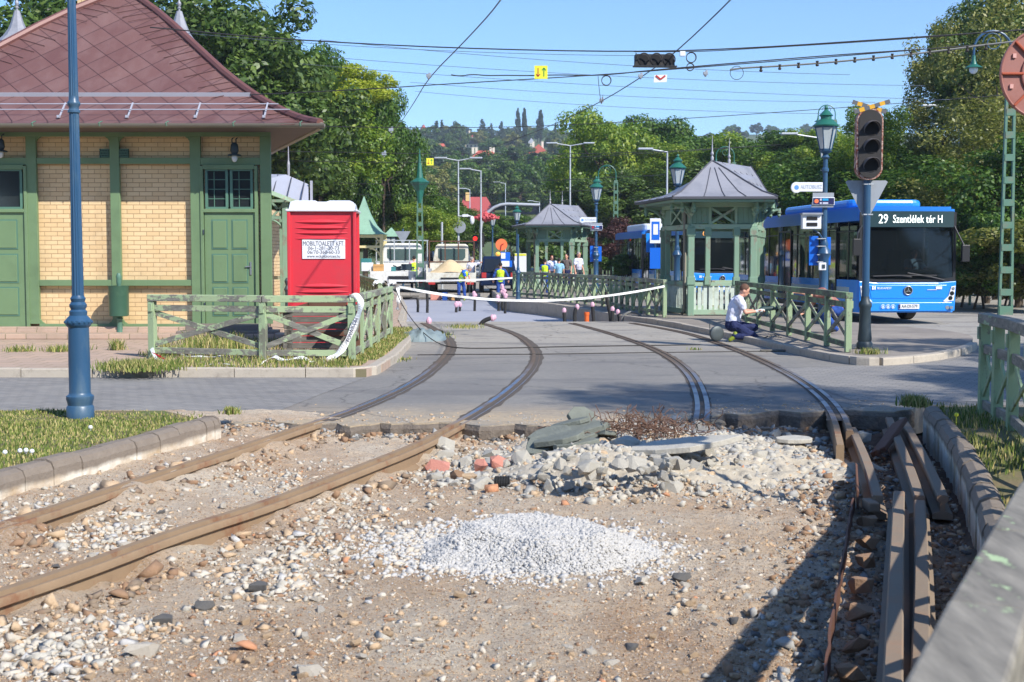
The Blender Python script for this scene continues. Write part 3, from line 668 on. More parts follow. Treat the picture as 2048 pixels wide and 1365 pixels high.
def stones(name, pos, size, mats, weights, seed=1, jit=.28, flat=.7, base=ICO1, sink=.4, nm=None):
    k_ = clear(pos); pos = pos[k_]; size = size[k_]
    r = np.random.default_rng(seed); n = len(pos); V, Fc = base; nv = len(V)
    sc = size[:, None]*np.stack([r.uniform(.7, 1.3, n), r.uniform(.7, 1.3, n), r.uniform(flat*.6, flat*1.2, n)], 1)
    P_ = (V[None]*(1+r.uniform(-jit, jit, (n, nv, 1)))+r.uniform(-jit, jit, (n, nv, 3))*.75)*sc[:, None, :]
    a = r.uniform(0, 6.28, n); ca, sa = np.cos(a), np.sin(a); tx = r.uniform(-.5, .5, n)
    x = P_[..., 0]*ca[:, None]-P_[..., 1]*sa[:, None]; y = P_[..., 0]*sa[:, None]+P_[..., 1]*ca[:, None]; z = P_[..., 2]+x*np.tan(tx)[:, None]*.5
    W = np.stack([x, y, z], 2)+pos[:, None, :]; W[..., 2] += (sc[:, 2]*(1-2*sink))[:, None]
    FF = (Fc[None]+(np.arange(n)*nv)[:, None, None]).reshape(-1, 3); mi = np.repeat(r.choice(len(mats), n, p=np.array(weights)/sum(weights)), len(Fc))
    return tag(arrays(name, W.reshape(-1, 3), FF, mats, mi), kind='stuff')
def pitpoints(n, seed, y0=4.6, y1=13.3, clump=0.):
    r = np.random.default_rng(seed); y = y0*(y1/y0)**r.random(n); x = r.uniform(-1, 1, n)*(y*.45+.7)
    k = (x > kx(KL, y)+.02) & (x < kx(KR, y)-.05)
    if clump: k &= (fbm(x, y, 1.3, 3, seed+1)+r.normal(0, .10, n)) > clump
    x, y = x[k], y[k]; return x, y
x, y = pitpoints(34000, 11); s_ = np.minimum(np.random.default_rng(1).gamma(1.3, .0030, len(x))+.003, .020)
rubble('pebbles', np.stack([x, y, HT(x, y)], 1), s_, ['stone_tan', 'stone_white', 'stone_brown', 'stone_grey'], [6, 2, 4, 1], 2, flat=.75, sink=.45)
x, y = pitpoints(70000, 12, y1=11.5); s_ = np.random.default_rng(7).uniform(.002, .0065, len(x))
rubble('grit', np.stack([x, y, HT(x, y)], 1), s_, ['stone_tan', 'stone_brown', 'stone_white', 'stone_orange'], [5, 4, 2, .5], 3, flat=.8)
x, y = pitpoints(9000, 21, clump=.16); s_ = np.random.default_rng(3).gamma(2, .0055, len(x))+.005
rubble('crushed_stone', np.stack([x, y, HT(x, y)], 1), s_, ['stone_white', 'stone_concrete', 'stone_tan', 'stone_orange', 'stone_brown'], [4, 2, 4, .5, 2.5], 4, flat=.75)
# white rubble strewn left of and between the rails
r = np.random.default_rng(77); pts = []
for px, py, sx_, sy_, n in ((180,1060,140,45,1100),(480,950,160,35,350),(90,1310,120,50,700),(560,1150,120,40,550),(700,1040,120,40,350),(350,1090,80,20,400),(250,1250,90,18,250),(640,990,80,20,300),(620,1100,90,25,250)):
    for _ in range(n):
        p = G(px+r.normal(0, sx_*.6), min(1420, py+r.normal(0, sy_*.6)), -.15); pts.append((p.x, p.y))
pts = np.array(pts); k = (pts[:, 0] > kx(KL, pts[:, 1])+.05) & (pts[:, 1] < 13.3); pts = pts[k]
s_ = np.minimum(r.gamma(1.7, .0075, len(pts))+.006, .045)
rubble('white_rubble', np.stack([pts[:, 0], pts[:, 1], HT(pts[:, 0], pts[:, 1])], 1), s_, ['stone_white', 'gravel_white', 'stone_concrete', 'stone_tan', 'stone_brown'], [5, .6, 2.5, 2, .8], 6, flat=.75)
# heap of broken concrete
def heappts(n, seed, c, a, b):
    r = np.random.default_rng(seed); return c.x+r.normal(0, a, n), c.y+r.normal(0, b, n)
xa, ya = heappts(9500, 5, HEAP, .75, .62); xb, yb = heappts(8000, 6, HEAP2, .75, .6); x = np.concatenate([xa, xb]); y = np.concatenate([ya, yb])
k = (y < 13.5) & (x < 2.9) & (y > 9.6); x, y = x[k], y[k]
s_ = np.minimum(np.random.default_rng(8).gamma(1.3, .010, len(x))+.006, .055)
rubble('concrete_rubble', np.stack([x, y, HT(x, y)], 1), s_, ['stone_concrete', 'stone_grey', 'stone_white', 'stone_tan', 'stone_orange'], [6, 3.5, .7, 1.3, .2], 9, flat=.85)
xa, ya = heappts(2200, 15, G(1560, 852, -.1), .7, .3); k = (ya < 13.55) & (xa < 3.3); s_ = np.random.default_rng(9).gamma(1.5, .013, k.sum())+.006
rubble('dark_rubble', np.stack([xa[k], ya[k], HT(xa[k], ya[k])], 1), s_, ['stone_dark', 'stone_grey', 'stone_brown', 'stone_concrete'], [4, 3, 2, 2], 10, flat=.8)
r = np.random.default_rng(31); n = 4200; y = r.uniform(5.2, 13.4, n); x = kx(KR, y)-r.uniform(.05, 1.25, n); s_ = np.minimum(r.gamma(1.4, .009, n)+.005, .05)
rubble('trench_rubble', np.stack([x, y, HT(x, y)], 1), s_, ['stone_brown', 'stone_tan', 'stone_grey', 'stone_white', 'stone_dark'], [5, 2, 2, 1.2, 1], 12, flat=.8)
# crumbs along the broken road edge and on the road near it
ex = np.array([p[0] for p in edge]); ey = np.array([p[1] for p in edge]); n = 1500; r = np.random.default_rng(40); x = r.uniform(-3, 4.4, n); y = np.interp(x, ex, ey)-np.abs(r.normal(0, .14, n))-.02
rubble('edge_crumbs', np.stack([x, y, HT(x, y)], 1), r.gamma(1.6, .010, n)+.005, ['stone_dark', 'stone_grey', 'stone_brown', 'stone_tan'], [3, 3, 3, 2], 14, flat=.7)
n = 900; x = r.uniform(-3, 4.4, n); y = np.interp(x, ex, ey)+np.abs(r.normal(0, .5, n))+.03
stones('road_grit', np.stack([x, y, np.zeros(n)], 1), r.gamma(2, .003, n)+.004, ['stone_tan', 'stone_grey'], [1, 1], 16, flat=.6)
# mud lumps clinging to the two long rails
pts = []
for k_ in (1, 2):
    for p in RP[k_]:
        if p.y < 13.3:
            for _ in range(9):
                sd_ = random.choice([-1, 1, 1]); pts.append((p.x+sd_*random.uniform(.1, .3), p.y-random.uniform(0, .25)))
pts = np.array(pts); z = HT(pts[:, 0], pts[:, 1]); rubble('mud_lumps', np.stack([pts[:, 0], pts[:, 1], z], 1), np.random.default_rng(4).gamma(1.6, .012, len(pts))+.006, ['stone_tan', 'stone_brown', 'mud_rail'], [2, 2, 3], 17, flat=.8)
# dusty crushed concrete under the rubble
gx = np.linspace(-1.2, 3.6, 200); gy = np.linspace(9.4, 13.7, 180); X, Y = np.meshgrid(gx, gy); mk = np.exp(-(np.abs((X-HEAP.x)/1.35)**3+np.abs((Y-HEAP.y-.2)/1.35)**3))+np.exp(-(np.abs((X-HEAP2.x)/1.25)**3+np.abs((Y-HEAP2.y)/1.15)**3))+.45*fbm(X, Y, 2.2, 4, 91); Zp = HT(X, Y)+np.clip((mk-.55)*.25, -.04, .02)+fbm(X, Y, 14, 3, 92)*.02
idx = np.arange(200*180).reshape(180, 200); Fq = np.stack([idx[:-1, :-1].ravel(), idx[:-1, 1:].ravel(), idx[1:, 1:].ravel(), idx[1:, :-1].ravel()], 1)
basic('crushed_dust', S((180, 170, 152)), .95, var=.16, scale=5, bump=1., bscale=60, dirt=S((150, 138, 120)), dscale=9)
tag(arrays('crushed_concrete', np.stack([X.ravel(), Y.ravel(), Zp.ravel()], 1), Fq, 'crushed_dust', smooth=True), kind='stuff')
# white gravel pile
def pileH(x, y):
    u = (x-PILE.x)/.78; v = (y-PILE.y)/.74; rr = np.sqrt(u*u+v*v)+fbm(x, y, 2.5, 3, 70)*.22
    h = np.clip(1-rr, 0, 1); hh = .145*np.minimum(1, h*2.4)*(.75+.35*np.clip(1-v, 0, 1.4)*.5)+fbm(x, y, 5, 2, 71)*.02*np.clip(h*4, 0, 1); return np.where(rr < 1, hh, 0), rr
n = 95000; r = np.random.default_rng(60); x = PILE.x+r.uniform(-1.2, 1.2, n); y = PILE.y+r.uniform(-1.1, 1.1, n); h, rr = pileH(x, y); k = rr < 1; x, y, h = x[k], y[k], h[k]
stones('white_gravel', np.stack([x, y, HT(x, y, False)+h], 1), r.gamma(4, .0012, len(x))+.003, ['gravel_white'], [1], 18, flat=.9, sink=.3)
gx = np.linspace(PILE.x-1.3, PILE.x+1.3, 130); gy = np.linspace(PILE.y-1.2, PILE.y+1.2, 120); X, Y = np.meshgrid(gx, gy); h, rr = pileH(X, Y); Zp = HT(X, Y, False)+h-.008-np.where(rr > .97, .08, 0)
idx = np.arange(120*130).reshape(120, 130); Fq = np.stack([idx[:-1, :-1].ravel(), idx[:-1, 1:].ravel(), idx[1:, 1:].ravel(), idx[1:, :-1].ravel()], 1)
o = arrays('gravel_pile', np.stack([X.ravel(), Y.ravel(), Zp.ravel()], 1), Fq, 'gravel_white', smooth=True); tag(o, kind='stuff')
n = 5000; a = r.uniform(0, 6.28, n); d = .72+np.abs(r.normal(0, .34, n)); x = PILE.x+np.cos(a)*d*.80-.12; y = PILE.y+np.sin(a)*d*.72
stones('scattered_white_gravel', np.stack([x, y, HT(x, y)], 1), r.gamma(3, .003, n)+.003, ['gravel_white', 'stone_white'], [2, 1], 19, flat=.8)
# individual lumps
def lumpmesh(seed, flat, mat, blocky=False):
    V, Fc = hull(seed+200, 20 if blocky else 16); V = V*np.array([1, .75, flat])
    me = bpy.data.meshes.new('lump'); me.from_pydata(V.tolist(), [], Fc.tolist()); me.materials.append(MATS[mat]); return me
def lump(name, me, px, py, size, rz, label, cat, group=None, z=None, tilt=0):
    p = G(px, py, -.12); zz = float(HT(p.x, p.y, False)) if z is None else z; p = G(px, py, zz)
    if z is not None: zz = min(zz, float(HT(p.x, p.y, False))+size*.4)
    o = bpy.data.objects.new(name, me); COL.objects.link(o); o.location = (p.x, p.y, zz+size*.25); o.scale = (size,)*3; o.rotation_euler = (tilt, tilt*.5, rz); return tag(o, label, cat, group)
conc = [lumpmesh(i, f, 'stone_concrete', b) for i, f, b in ((1, .6, 0), (2, .75, 1), (3, .5, 1), (4, .8, 0))]
whs = [lumpmesh(i, .6, 'stone_white') for i in (11, 12, 13)]; tans = [lumpmesh(i, .65, 'stone_tan') for i in (14, 15)]; drk = [lumpmesh(i, .45, 'stone_dark', 1) for i in (16, 17)]
pk = lumpmesh(21, .8, 'stone_pink', True); pk2 = lumpmesh(23, .5, 'stone_pink', True)
lump('brick_chunk', pk, 1002, 937, .115, .2, 'salmon-red broken brick lump at the front of the heap, behind the black hose piece', 'rubble', z=-.1)
lump('brick_chunk', pk2, 875, 943, .13, .1, 'pinkish flat brick slab at the left end of the rubble heap', 'rubble', tilt=.2)
lump('brick_chunk', pk, 961, 930, .085, 1.4, 'upright pink lump left of the salmon-red brick', 'rubble', z=-.06, tilt=1.2)
lump('stone_chunk', lumpmesh(31, .35, 'stone_tan', True), 935, 960, .10, .1, 'flat tan stone in front of the upright pink lump', 'rubble')
lump('stone_chunk', lumpmesh(33, .9, 'stone_brown', False), 914, 946, .07, .5, 'upright brown-grey wedge between the pinkish slab and the upright pink lump', 'rubble', z=-.08, tilt=.9)
lump('brick_chunk', lumpmesh(35, .5, 'stone_tan', True), 1200, 895, .11, .5, 'yellowish brick piece on top of the grey rubble', 'rubble', z=.02, tilt=-.3)
lump('concrete_lump', conc[0], 1242, 906, .19, .4, 'largest grey concrete lump in the middle of the heap', 'rubble', z=.0)
lump('concrete_lump', conc[1], 1305, 918, .13, 1.4, 'grey concrete lump with a rusty end right of the largest one', 'rubble', z=-.02)
lump('brick_chunk', pk2, 1275, 938, .09, 2.4, 'pale pink chunk low on the front of the heap', 'rubble', z=-.05)
lump('concrete_lump', conc[3], 1345, 988, .10, .7, 'lone grey lump on the sand right of the heap front', 'rubble')
lump('concrete_lump', conc[0], 1720, 868, .13, .7, 'grey-white concrete lump between the short loose rail and the steel plate', 'rubble', z=-.1)
lump('concrete_lump', conc[2], 1685, 832, .07, .7, 'small whitish lump lodged on the end of the guard rail', 'rubble', z=.0)
lump('stone_slab', drk[0], 330, 1247, .07, .1, 'dark grey slab lump in the lower left foreground', 'rubble')
lump('stone_slab', drk[1], 408, 1218, .07, .3, 'dark grey flat stone right of the lower left slab', 'rubble')
lump('stone_slab', drk[0], 520, 1180, .07, .0, 'dark flat broken slab in front of the long rail', 'rubble')
lump('stone', whs[0], 282, 1310, .085, .4, 'cream boulder at the bottom left, larger than its neighbours', 'stone')
lump('stone', whs[1], 622, 1352, .07, .2, 'white stone at the bottom edge left of centre', 'stone')
lump('stone', whs[2], 480, 1283, .045, .2, 'small white stone alone on smooth sand right of the cream boulder', 'stone')
lump('stone', drk[1], 1362, 1160, .07, .2, 'dark stone right of the white gravel pile', 'stone')
lump('stone', whs[0], 1282, 1168, .06, 1.2, 'pale pinkish stone at the right foot of the white gravel pile', 'stone')
lump('stone', drk[0], 1262, 1300, .05, 1.2, 'dark cornered stone near the bottom edge right of centre', 'stone')
rr_ = random.Random(5); nh = 0
while nh < 120:
    px = rr_.gauss(1240, 150); py = rr_.gauss(925, 30)
    if not (860 < px < 1600 and 872 < py < 985): continue
    lump('concrete_lump', rr_.choice(conc), px, py, rr_.choice([.04, .05, .06, .08, .11]), rr_.uniform(0, 6), 'grey broken concrete lump among many alike in the rubble heap', 'rubble', 'concrete lumps of the heap', tilt=rr_.uniform(-.5, .5)); nh += 1
nh = 0
while nh < 130:
    px = rr_.uniform(0, 1650); py = rr_.uniform(990, 1360)
    if 800 < px < 1340 and 1020 < py < 1180: continue
    p = G(px, py, -.15)
    if p.x < kx(KL, p.y)+.1 or min((p-q).length for q in RP[1][:60]+RP[2][:60]) < .25: continue
    k_ = rr_.random(); me, l_ = (rr_.choice(whs), 'small whitish stone strewn on the sandy pit floor') if k_ < .45 else ((rr_.choice(tans), 'small tan stone strewn on the sandy pit floor') if k_ < .85 else (rr_.choice(drk), 'small dark stone strewn on the sandy pit floor'))
    lump('stone', me, px, py, rr_.uniform(.018, .042), rr_.uniform(0, 6), l_, 'stone', 'loose stones on the pit floor', tilt=rr_.uniform(-.3, .3)); nh += 1
# slate-like slabs on the heap
def slab(px, py, z, w, d, th, rz, tx, ty, label, mat='slate'):
    p = G(px, py, z); r = random.Random(int(px+py)); n = 9
    poly = [((w/2)*math.cos(6.283*k/n)*r.uniform(.75, 1.1), (d/2)*math.sin(6.283*k/n)*r.uniform(.7, 1.1)) for k in range(n)]
    m = MB(); m.prism(poly, -th/2, th/2); o = m.build('stone_slab', mat, bevel=.006); o.location = p; o.rotation_euler = (tx, ty, rz); return tag(o, label, 'slab', 'flat slabs on the rubble heap')
slab(1165, 838, .20, .32, .25, .05, .3, .9, .1, 'green-grey slab standing upright at the top of the slab stack')
slab(1170, 858, .17, .5, .3, .05, .2, .12, -.18, 'topmost flat slab of the stack, tilted to the left')
slab(1120, 878, .12, .46, .3, .05, -.1, .1, -.22, 'second flat slab of the stack, poking out leftwards')
slab(1150, 888, .08, .5, .35, .05, .5, -.05, -.1, 'flat grey slab under the slab stack')
slab(1085, 892, .05, .35, .3, .05, .8, .2, -.4, 'small dark slab at the left foot of the stack')
slab(1195, 850, .17, .4, .2, .04, .9, .25, .1, 'narrow dark slab wedged between the upright slab and the root tangle')
slab(1365, 890, .13, .95, .42, .05, -.15, .1, -.14, 'long pale slab lying to the right of the root tangle', 'stone_concrete')
slab(1135, 848, .19, .42, .28, .04, -.5, .1, -.25, 'dark slab jutting left from the top of the stack')
slab(1105, 868, .13, .45, .3, .04, .4, .15, -.2, 'dark thin slab below the jutting one')
slab(1160, 872, .12, .5, .3, .045, .9, .05, -.12, 'grey slab in the middle of the stack')
slab(1075, 884, .06, .3, .2, .04, 1.2, .3, -.5, 'small slab leaning at the far left of the stack')
slab(1210, 868, .12, .35, .22, .04, 1.7, .1, .2, 'slab edge poking out at the right of the stack')
slab(1118, 973, -.14, .3, .16, .03, .3, .1, -.1, 'thin grey flake lying on the sand before the heap', 'stone_grey')
slab(1590, 880, -.06, .4, .25, .04, 0, .08, 0, 'pale flat slab at the right end of the rubble', 'stone_concrete')
# tangle of roots / wire
m = MB(); r = random.Random(3); c = G(1290, 862, .13)
for _ in range(230):
    p = c+Vector((r.gauss(0, .24), r.gauss(0, .16), abs(r.gauss(0, .035)))); pts = [p]; d = Vector((r.gauss(0, 1), r.gauss(0, 1), r.gauss(0, .6))).normalized()
    for _ in range(5): d = (d+Vector((r.gauss(0, .6), r.gauss(0, .6), r.gauss(0, .5)))).normalized(); p = p+d*.05; p.z = max(p.z, .05); pts.append(p)
    m.tube(pts, .0035, 4, False)
tag(m.build('root_tangle', basic('roots', S((112, 84, 68)), .9, var=.2)), 'brown tangle of roots and wire on top of the rubble heap', 'roots')
m = MB(); c = G(1360, 868, .1)
for k in range(3):
    m.tube([c+Vector((k*.1+.06*math.cos(a*.7), -.02*a*.1, .05+.06*math.sin(a*.7))) for a in range(11)], .004, 5)
tag(m.build('wire_loop', 'cable'), 'thin dark wire loops sticking up beside the root tangle', 'wire')
# corrugated hose piece
m = MB(); p = G(1004, 972, -.11); 
for k in range(9): m.lathe([(.042, -.006), (.05, -.003), (.05, .003), (.042, .006)], (0, 0, k*.013-.05), 16)
m.lathe([(.04, -.06), (.04, .06)], (0, 0, 0), 16)
o = m.build('hose_piece', 'rubber', smooth=False); o.location = (p.x, p.y, -.08); o.rotation_euler = (0, R(90), .1); tag(o, 'short piece of black corrugated hose before the salmon-red brick', 'hose')
# ---------------- grass ----------------
def blades(x, y, z, h, seed, name='grass', w=.006, lean=.45):
    r = np.random.default_rng(seed); n = len(x); a = r.uniform(0, 6.28, n); l = r.uniform(.1, lean, n)*h; b = r.uniform(0, 6.28, n)
    dx, dy = np.cos(a)*w, np.sin(a)*w; lx, ly = np.cos(b)*l, np.sin(b)*l
    V = np.stack([np.stack([x-dx, y-dy, z], 1), np.stack([x+dx, y+dy, z], 1), np.stack([x+dx*.7+lx*.4, y+dy*.7+ly*.4, z+h*.6], 1), np.stack([x-dx*.7+lx*.4, y-dy*.7+ly*.4, z+h*.6], 1), np.stack([x+lx, y+ly, z+h], 1)], 1)
    q = np.arange(n)[:, None]*5
    return V, q
def grassfield(name, x, y, z, h, seed, w=.006, lean=.45):
    V, q = blades(x, y, z, h, seed, w=w, lean=lean); F1 = np.concatenate([q+0, q+1, q+2], 1); F2 = np.concatenate([q+0, q+2, q+3], 1); F3 = np.concatenate([q+3, q+2, q+4], 1)
    return tag(arrays(name, V.reshape(-1, 3), np.concatenate([F1, F2, F3]), 'grass'), kind='stuff')
r = np.random.default_rng(90)
n = 100000; y = r.uniform(7.0, 13.4, n); x = r.uniform(-10, -2.8, n); k = (x < kx(KL, y)-.2) & (x > -y*.78) & ((fbm(x, y, 1.2, 3, 5)+.6+ (kx(KL, y)-x-.2)*.5+r.normal(0, .2, n)) > .62) & (y < 13.3-(x > -3.7)*.25)
x, y = x[k], y[k]; grassfield('grass', x, y, np.full(len(x), .12), r.uniform(.008, .036, len(x))*(1+.7*fbm(x, y, 1.5, 2, 8)), 1)
n = 26000; y = r.uniform(3.0, 14.0, n); x = kx(KR, y)+.16+r.uniform(0, 3.5, n); k = (fbm(x, y, 1.1, 3, 15)+r.normal(0, .15, n)) > -.02
x, y = x[k], y[k]; grassfield('grass', x, y, np.full(len(x), .07), r.uniform(.02, .10, len(x)), 2)
# weeds along kerbs and under the left fence
X_, Y_, Z_, H_ = [], [], [], []
def tuft(px, py, z, n, spx, hmax, dy=.15):
    c = G(px, py, z)
    for _ in range(n): X_.append(c.x+random.gauss(0, spx*c.y/F)); Y_.append(c.y+random.gauss(0, dy)); Z_.append(z); H_.append(random.uniform(.3, 1)*hmax)
for a in ((440,748,0,260,18,.10,.05),(640,748,0,160,14,.07,.05),(690,748,0,120,10,.07,.05),(235,700,.12,260,6,.22,.05),(40,703,.12,150,18,.14,.1),(120,703,.12,200,12,.14,.1),(160,700,.12,160,10,.14,.08),(280,738,.12,2500,35,.16,.25),(330,708,.12,500,20,.10,.3),
          (700,690,.12,60,4,.3,.1),(930,655,0,260,18,.10,.35),(870,672,0,300,14,.10,.5),(810,720,0,60,8,.06,.2),(1740,708,.12,160,14,.12,.1),(1830,812,.07,500,12,.14,.1),(462,828,.1,200,8,.09,.05),(1390,700,0,40,6,.06,.05)): tuft(*a)
for _ in range(9000):
    px = random.uniform(300, 700); py = random.uniform(675, 738); 
    if random.random() > .35+.65*math.exp(-((px-430)/110)**2-((py-700)/16)**2)+.3*(py > 722): continue
    c = G(px, py, .12); X_.append(c.x); Y_.append(c.y); Z_.append(.12); H_.append(random.uniform(.03, .12)*(2.2 if abs(px-430) < 60 and py < 705 else 1))
for _ in range(9000):
    y = random.uniform(18.9, 29); x = random.uniform(-2.75, -2.06 if y > 20 else -2.2)-max(0, (y-26)*.05); X_.append(x); Y_.append(y); Z_.append(.12); H_.append(random.uniform(.015, .065))
grassfield('weeds', np.array(X_), np.array(Y_), np.array(Z_), np.array(H_), 5, w=.008, lean=.7)
# little white and yellow flowers in the verge
m = MB()
for px, py in ((40,902),(52,901),(64,903),(181,855),(10,905)): 
    c = G(px, py, .15); m.sphere(c, .02, 8, 5); m.tube([(c.x, c.y, .12), c], .003, 4)
tag(m.build('daisies', 'white_plastic'), kind='stuff')
m = MB(); c = G(1913, 830, .2); m.sphere(c, .022, 8, 5); m.tube([(c.x, c.y, .07), c], .004, 4); tag(m.build('dandelion', 'yellow_sign'), 'yellow dandelion flower in the grass behind the right kerb', 'flower')
# ---------------- fences ----------------
def fence(name, runs, z, label, group, h=1.0, mats=('fence_x', 'fence_y', 'fence_z'), pw=.11, topw=.12, toph=.105, cat='fence', xs_=True, post0=True, extra=None, bw=.085, xmat=None, bottom=.17, mid=.79):
    """runs: list of lists of (x, y) post positions"""
    p0 = runs[0][0]; t = empty(name, (p0[0], p0[1], z), 0, label, cat, group)
    L = lambda p: Vector((p[0]-p0[0], p[1]-p0[1], 0))
    for run in runs:
        q = [L(p) for p in run]
        for i, p in enumerate(q):
            d = (q[min(i+1, len(q)-1)]-q[max(i-1, 0)]).normalized(); a = math.atan2(d.y, d.x)
            if i == 0 and run is not runs[0]: continue
            m = MB(); m.box((0, 0, (h-toph)/2), (pw, pw*.9, h-toph-.004), T(*p) @ RZ(a)); m.box((0, -pw*.52, h-toph-.1), (pw*.7, .03, .13), T(*p) @ RZ(a))
            m.build('post', mats[2], t, bevel=.006)
        for i, (a, b) in enumerate(zip(q[:-1], q[1:])):
            d = (b-a).normalized(); e = pw/2; horiz = abs(d.x) > abs(d.y); mt = mats[0] if horiz else mats[1]
            aa = a-d*(e if i == 0 else 0); bb = b+d*(e if i == len(q)-2 else -.002)
            m = MB(); m.bar(aa+Vector((0, 0, h-toph/2)), bb+Vector((0, 0, h-toph/2+random.uniform(-.004, .004))), topw, toph); m.build('top_rail', mt, t, bevel=.008)
            a2, b2 = a+d*e, b-d*e
            m = MB(); m.bar(a2+Vector((0, 0, h*mid)), b2+Vector((0, 0, h*mid)), .045, .095); m.build('middle_rail', mt, t, bevel=.005)
            m = MB(); m.bar(a2+Vector((0, 0, h*bottom-.05)), b2+Vector((0, 0, h*bottom-.05)), .045, .095); m.build('bottom_rail', mt, t, bevel=.005)
            lo, hi = h*bottom+.02, h*mid-.05; n_ = Vector((-d.y, d.x, 0))
            m = MB(); m.bar(a2+Vector((0, 0, lo+.03))-n_*.013, b2+Vector((0, 0, hi-.03))-n_*.013, .024, bw); m.bar(a2+Vector((0, 0, hi-.03))+n_*.013, b2+Vector((0, 0, lo+.03))+n_*.013, .024, bw)
            m.build('cross_brace', xmat or mt, t, bevel=.004)
    return t
f1 = [G(306,715,.12), G(527,721,.12), G(704,722,.12)]
xr = -2.46
fl = fence('fence', [[(p.x, p.y) for p in f1], [(f1[2].x, f1[2].y)]+[(xr-.0*i, f1[2].y+1.28*(i+1)) for i in range(5)]], .115, 'peeling pale green fence with big crosses wrapping the corner before the red toilet', 'wooden tram stop fences', mats=('fence_x', 'fence_y', 'fence_z'))
# fence along the platform edge
fa = [G(1329,635,.12), G(1267,624,.12), G(1220,614,.12), G(1156,607,.12), G(1103,599,.12), G(1028,592,.12)]
def walk(pts, n):
    pts = [Vector((p.x, p.y, 0)) for p in pts]; L = [0]
    for a, b in zip(pts[:-1], pts[1:]): L.append(L[-1]+(b-a).length)
    out = []
    for i in range(n+1):
        s_ = L[-1]*i/n; k = max(j for j in range(len(L)) if L[j] <= s_+1e-6); k = min(k, len(pts)-2); t = (s_-L[k])/(L[k+1]-L[k]); p = pts[k].lerp(pts[k+1], t); out.append((p.x, p.y))
    return out
fence('fence', [walk(fa, 22)], .115, 'long cross-braced fence along the kerb of the concrete slab, left of the near kiosk', 'wooden tram stop fences', mats=('fence_x', 'fence_y', 'fence_z'), xmat='fence_z')
fb = [G(1701,705,.12), G(1668,692,.12), G(1631,682,.12), G(1597,675,.12), G(1565,668,.12), G(1531,656,.12), G(1497,647,.12)]
fb = [Vector((5.62+.03*math.sin(i), 21.7+i*1.55, 0)) for i in range(8)]
fence('fence', [[(p.x, p.y) for p in fb]], .115, 'weathered cross-braced fence that the man in the white T-shirt kneels beside', 'wooden tram stop fences', mats=('fence_x', 'fence_dark', 'fence_z'), xmat='fence_y')
# foreground right fence, from its far end past the camera
fd = [(4.92, 13.5), (4.72, 12.2), (4.42, 11.0), (4.08, 9.85), (3.70, 8.75), (3.30, 7.7), (2.88, 6.65), (2.44, 5.6), (1.98, 4.5), (1.37, 3.3), (.80, 2.15), (.30, 1.1)]
fd = [(p.x, p.y) for p in resample([Vector((a, b, 0)) for a, b in fd], .85)]
fence('fence', [fd], .04, 'nearest fence on the right, its grey top rail filling the bottom right corner', 'wooden tram stop fences', h=1.08, mats=('fence_grey', 'fence_grey', 'fence_z'), topw=.13, toph=.105, xmat='fence_z', mid=.66, bw=.05)
# fence at left behind the toilet, on the far side of the slab, and the green rail across the bus lane
fence('fence', [[(-3.3-.235*i, 32.5+1.42*i) for i in range(8)]], .115, 'fence in the background right of the red toilet, leading back to the white pickup', 'wooden tram stop fences', mats=('fence_x', 'fence_dark', 'fence_z'))
t = empty('railing', (16.2, 46, 0), 0, 'low dark green railing at the hedge foot right of the front bus', 'railing')
for i in range(7):
    m = MB(); m.lathe([(.05, 0), (.05, .85), (.07, .9), (.04, 1.0)], (i*1.9, i*.15, 0), 8); m.build('post', 'lattice_green', t)
for z in (.35, .75):
    m = MB(); m.tube([(0, 0, z), (6*1.9, .9, z)], .03, 6); m.build('rail', 'lattice_green', t)
# ---------------- brick pavilion on the left ----------------
FX0, FX1, FY, Z0 = -13.5, -4.79, 26.0, .25
def fx(px): return (px-1024)/100.
def fz(py): return 1.7-(py-515)/100.
b = empty('brick_pavilion', (FX1, FY, 0), 0, 'yellow brick pavilion with green timber frame and burgundy roof behind the left lamp post', 'building')
LX = lambda x: x-FX1
m = MB(); m.prism([(LX(FX0)+.06, .1), (-.06, .1), (-.06-.345*8.7, 8.8), (LX(FX0)+.06, 8.8)], .25, 4.2); m.build('wall', 'brick_yellow', b)
m = MB(); m.prism([(LX(FX0)-.05, -.3), (.05, -.3), (.05-.345*9, 8.7), (LX(FX0)-.05, 8.7)], .02, .32); m.box((LX((FX0+FX1)/2), -.55, .17), (FX1-FX0+1.0, .7, .10)); m.box((LX((FX0+FX1)/2), -.16, .21), (FX1-FX0+.4, .35, .12)); m.build('plinth', 'plaza_stone', b, bevel=.01)
def timber(x0, x1, y0, y1, dep=.09, mat='green_paint', name='timber', yo=0):
    m = MB(); m.box((LX((fx(x0)+fx(x1))/2), .04-dep/2+yo, (fz(y0)+fz(y1))/2), (abs(fx(x1)-fx(x0)), dep, abs(fz(y0)-fz(y1)))); return m.build(name, mat, b, bevel=.006)
for x0, x1 in ((-346,-326),(-186,-166),(60,80),(226,245),(385,406),(524,545)): timber(x0, x1, 276, 648, name='post')
for x0, x1 in ((80,226),(245,385),(-166,-90)):
    timber(x0, x1, 318, 330, .07, name='rail'); timber(x0, x1, 560, 572, .07, name='rail')
timber(-326, 545, 262, 276, .11, name='head_beam')
for x0, x1 in ((-326,-166),(80,385)): timber(x0, x1, 648, 668, .11, name='sill_beam')
timber(406, 524, 318, 332, .08, name='rail'); timber(-90, 60, 318, 332, .08, name='rail')
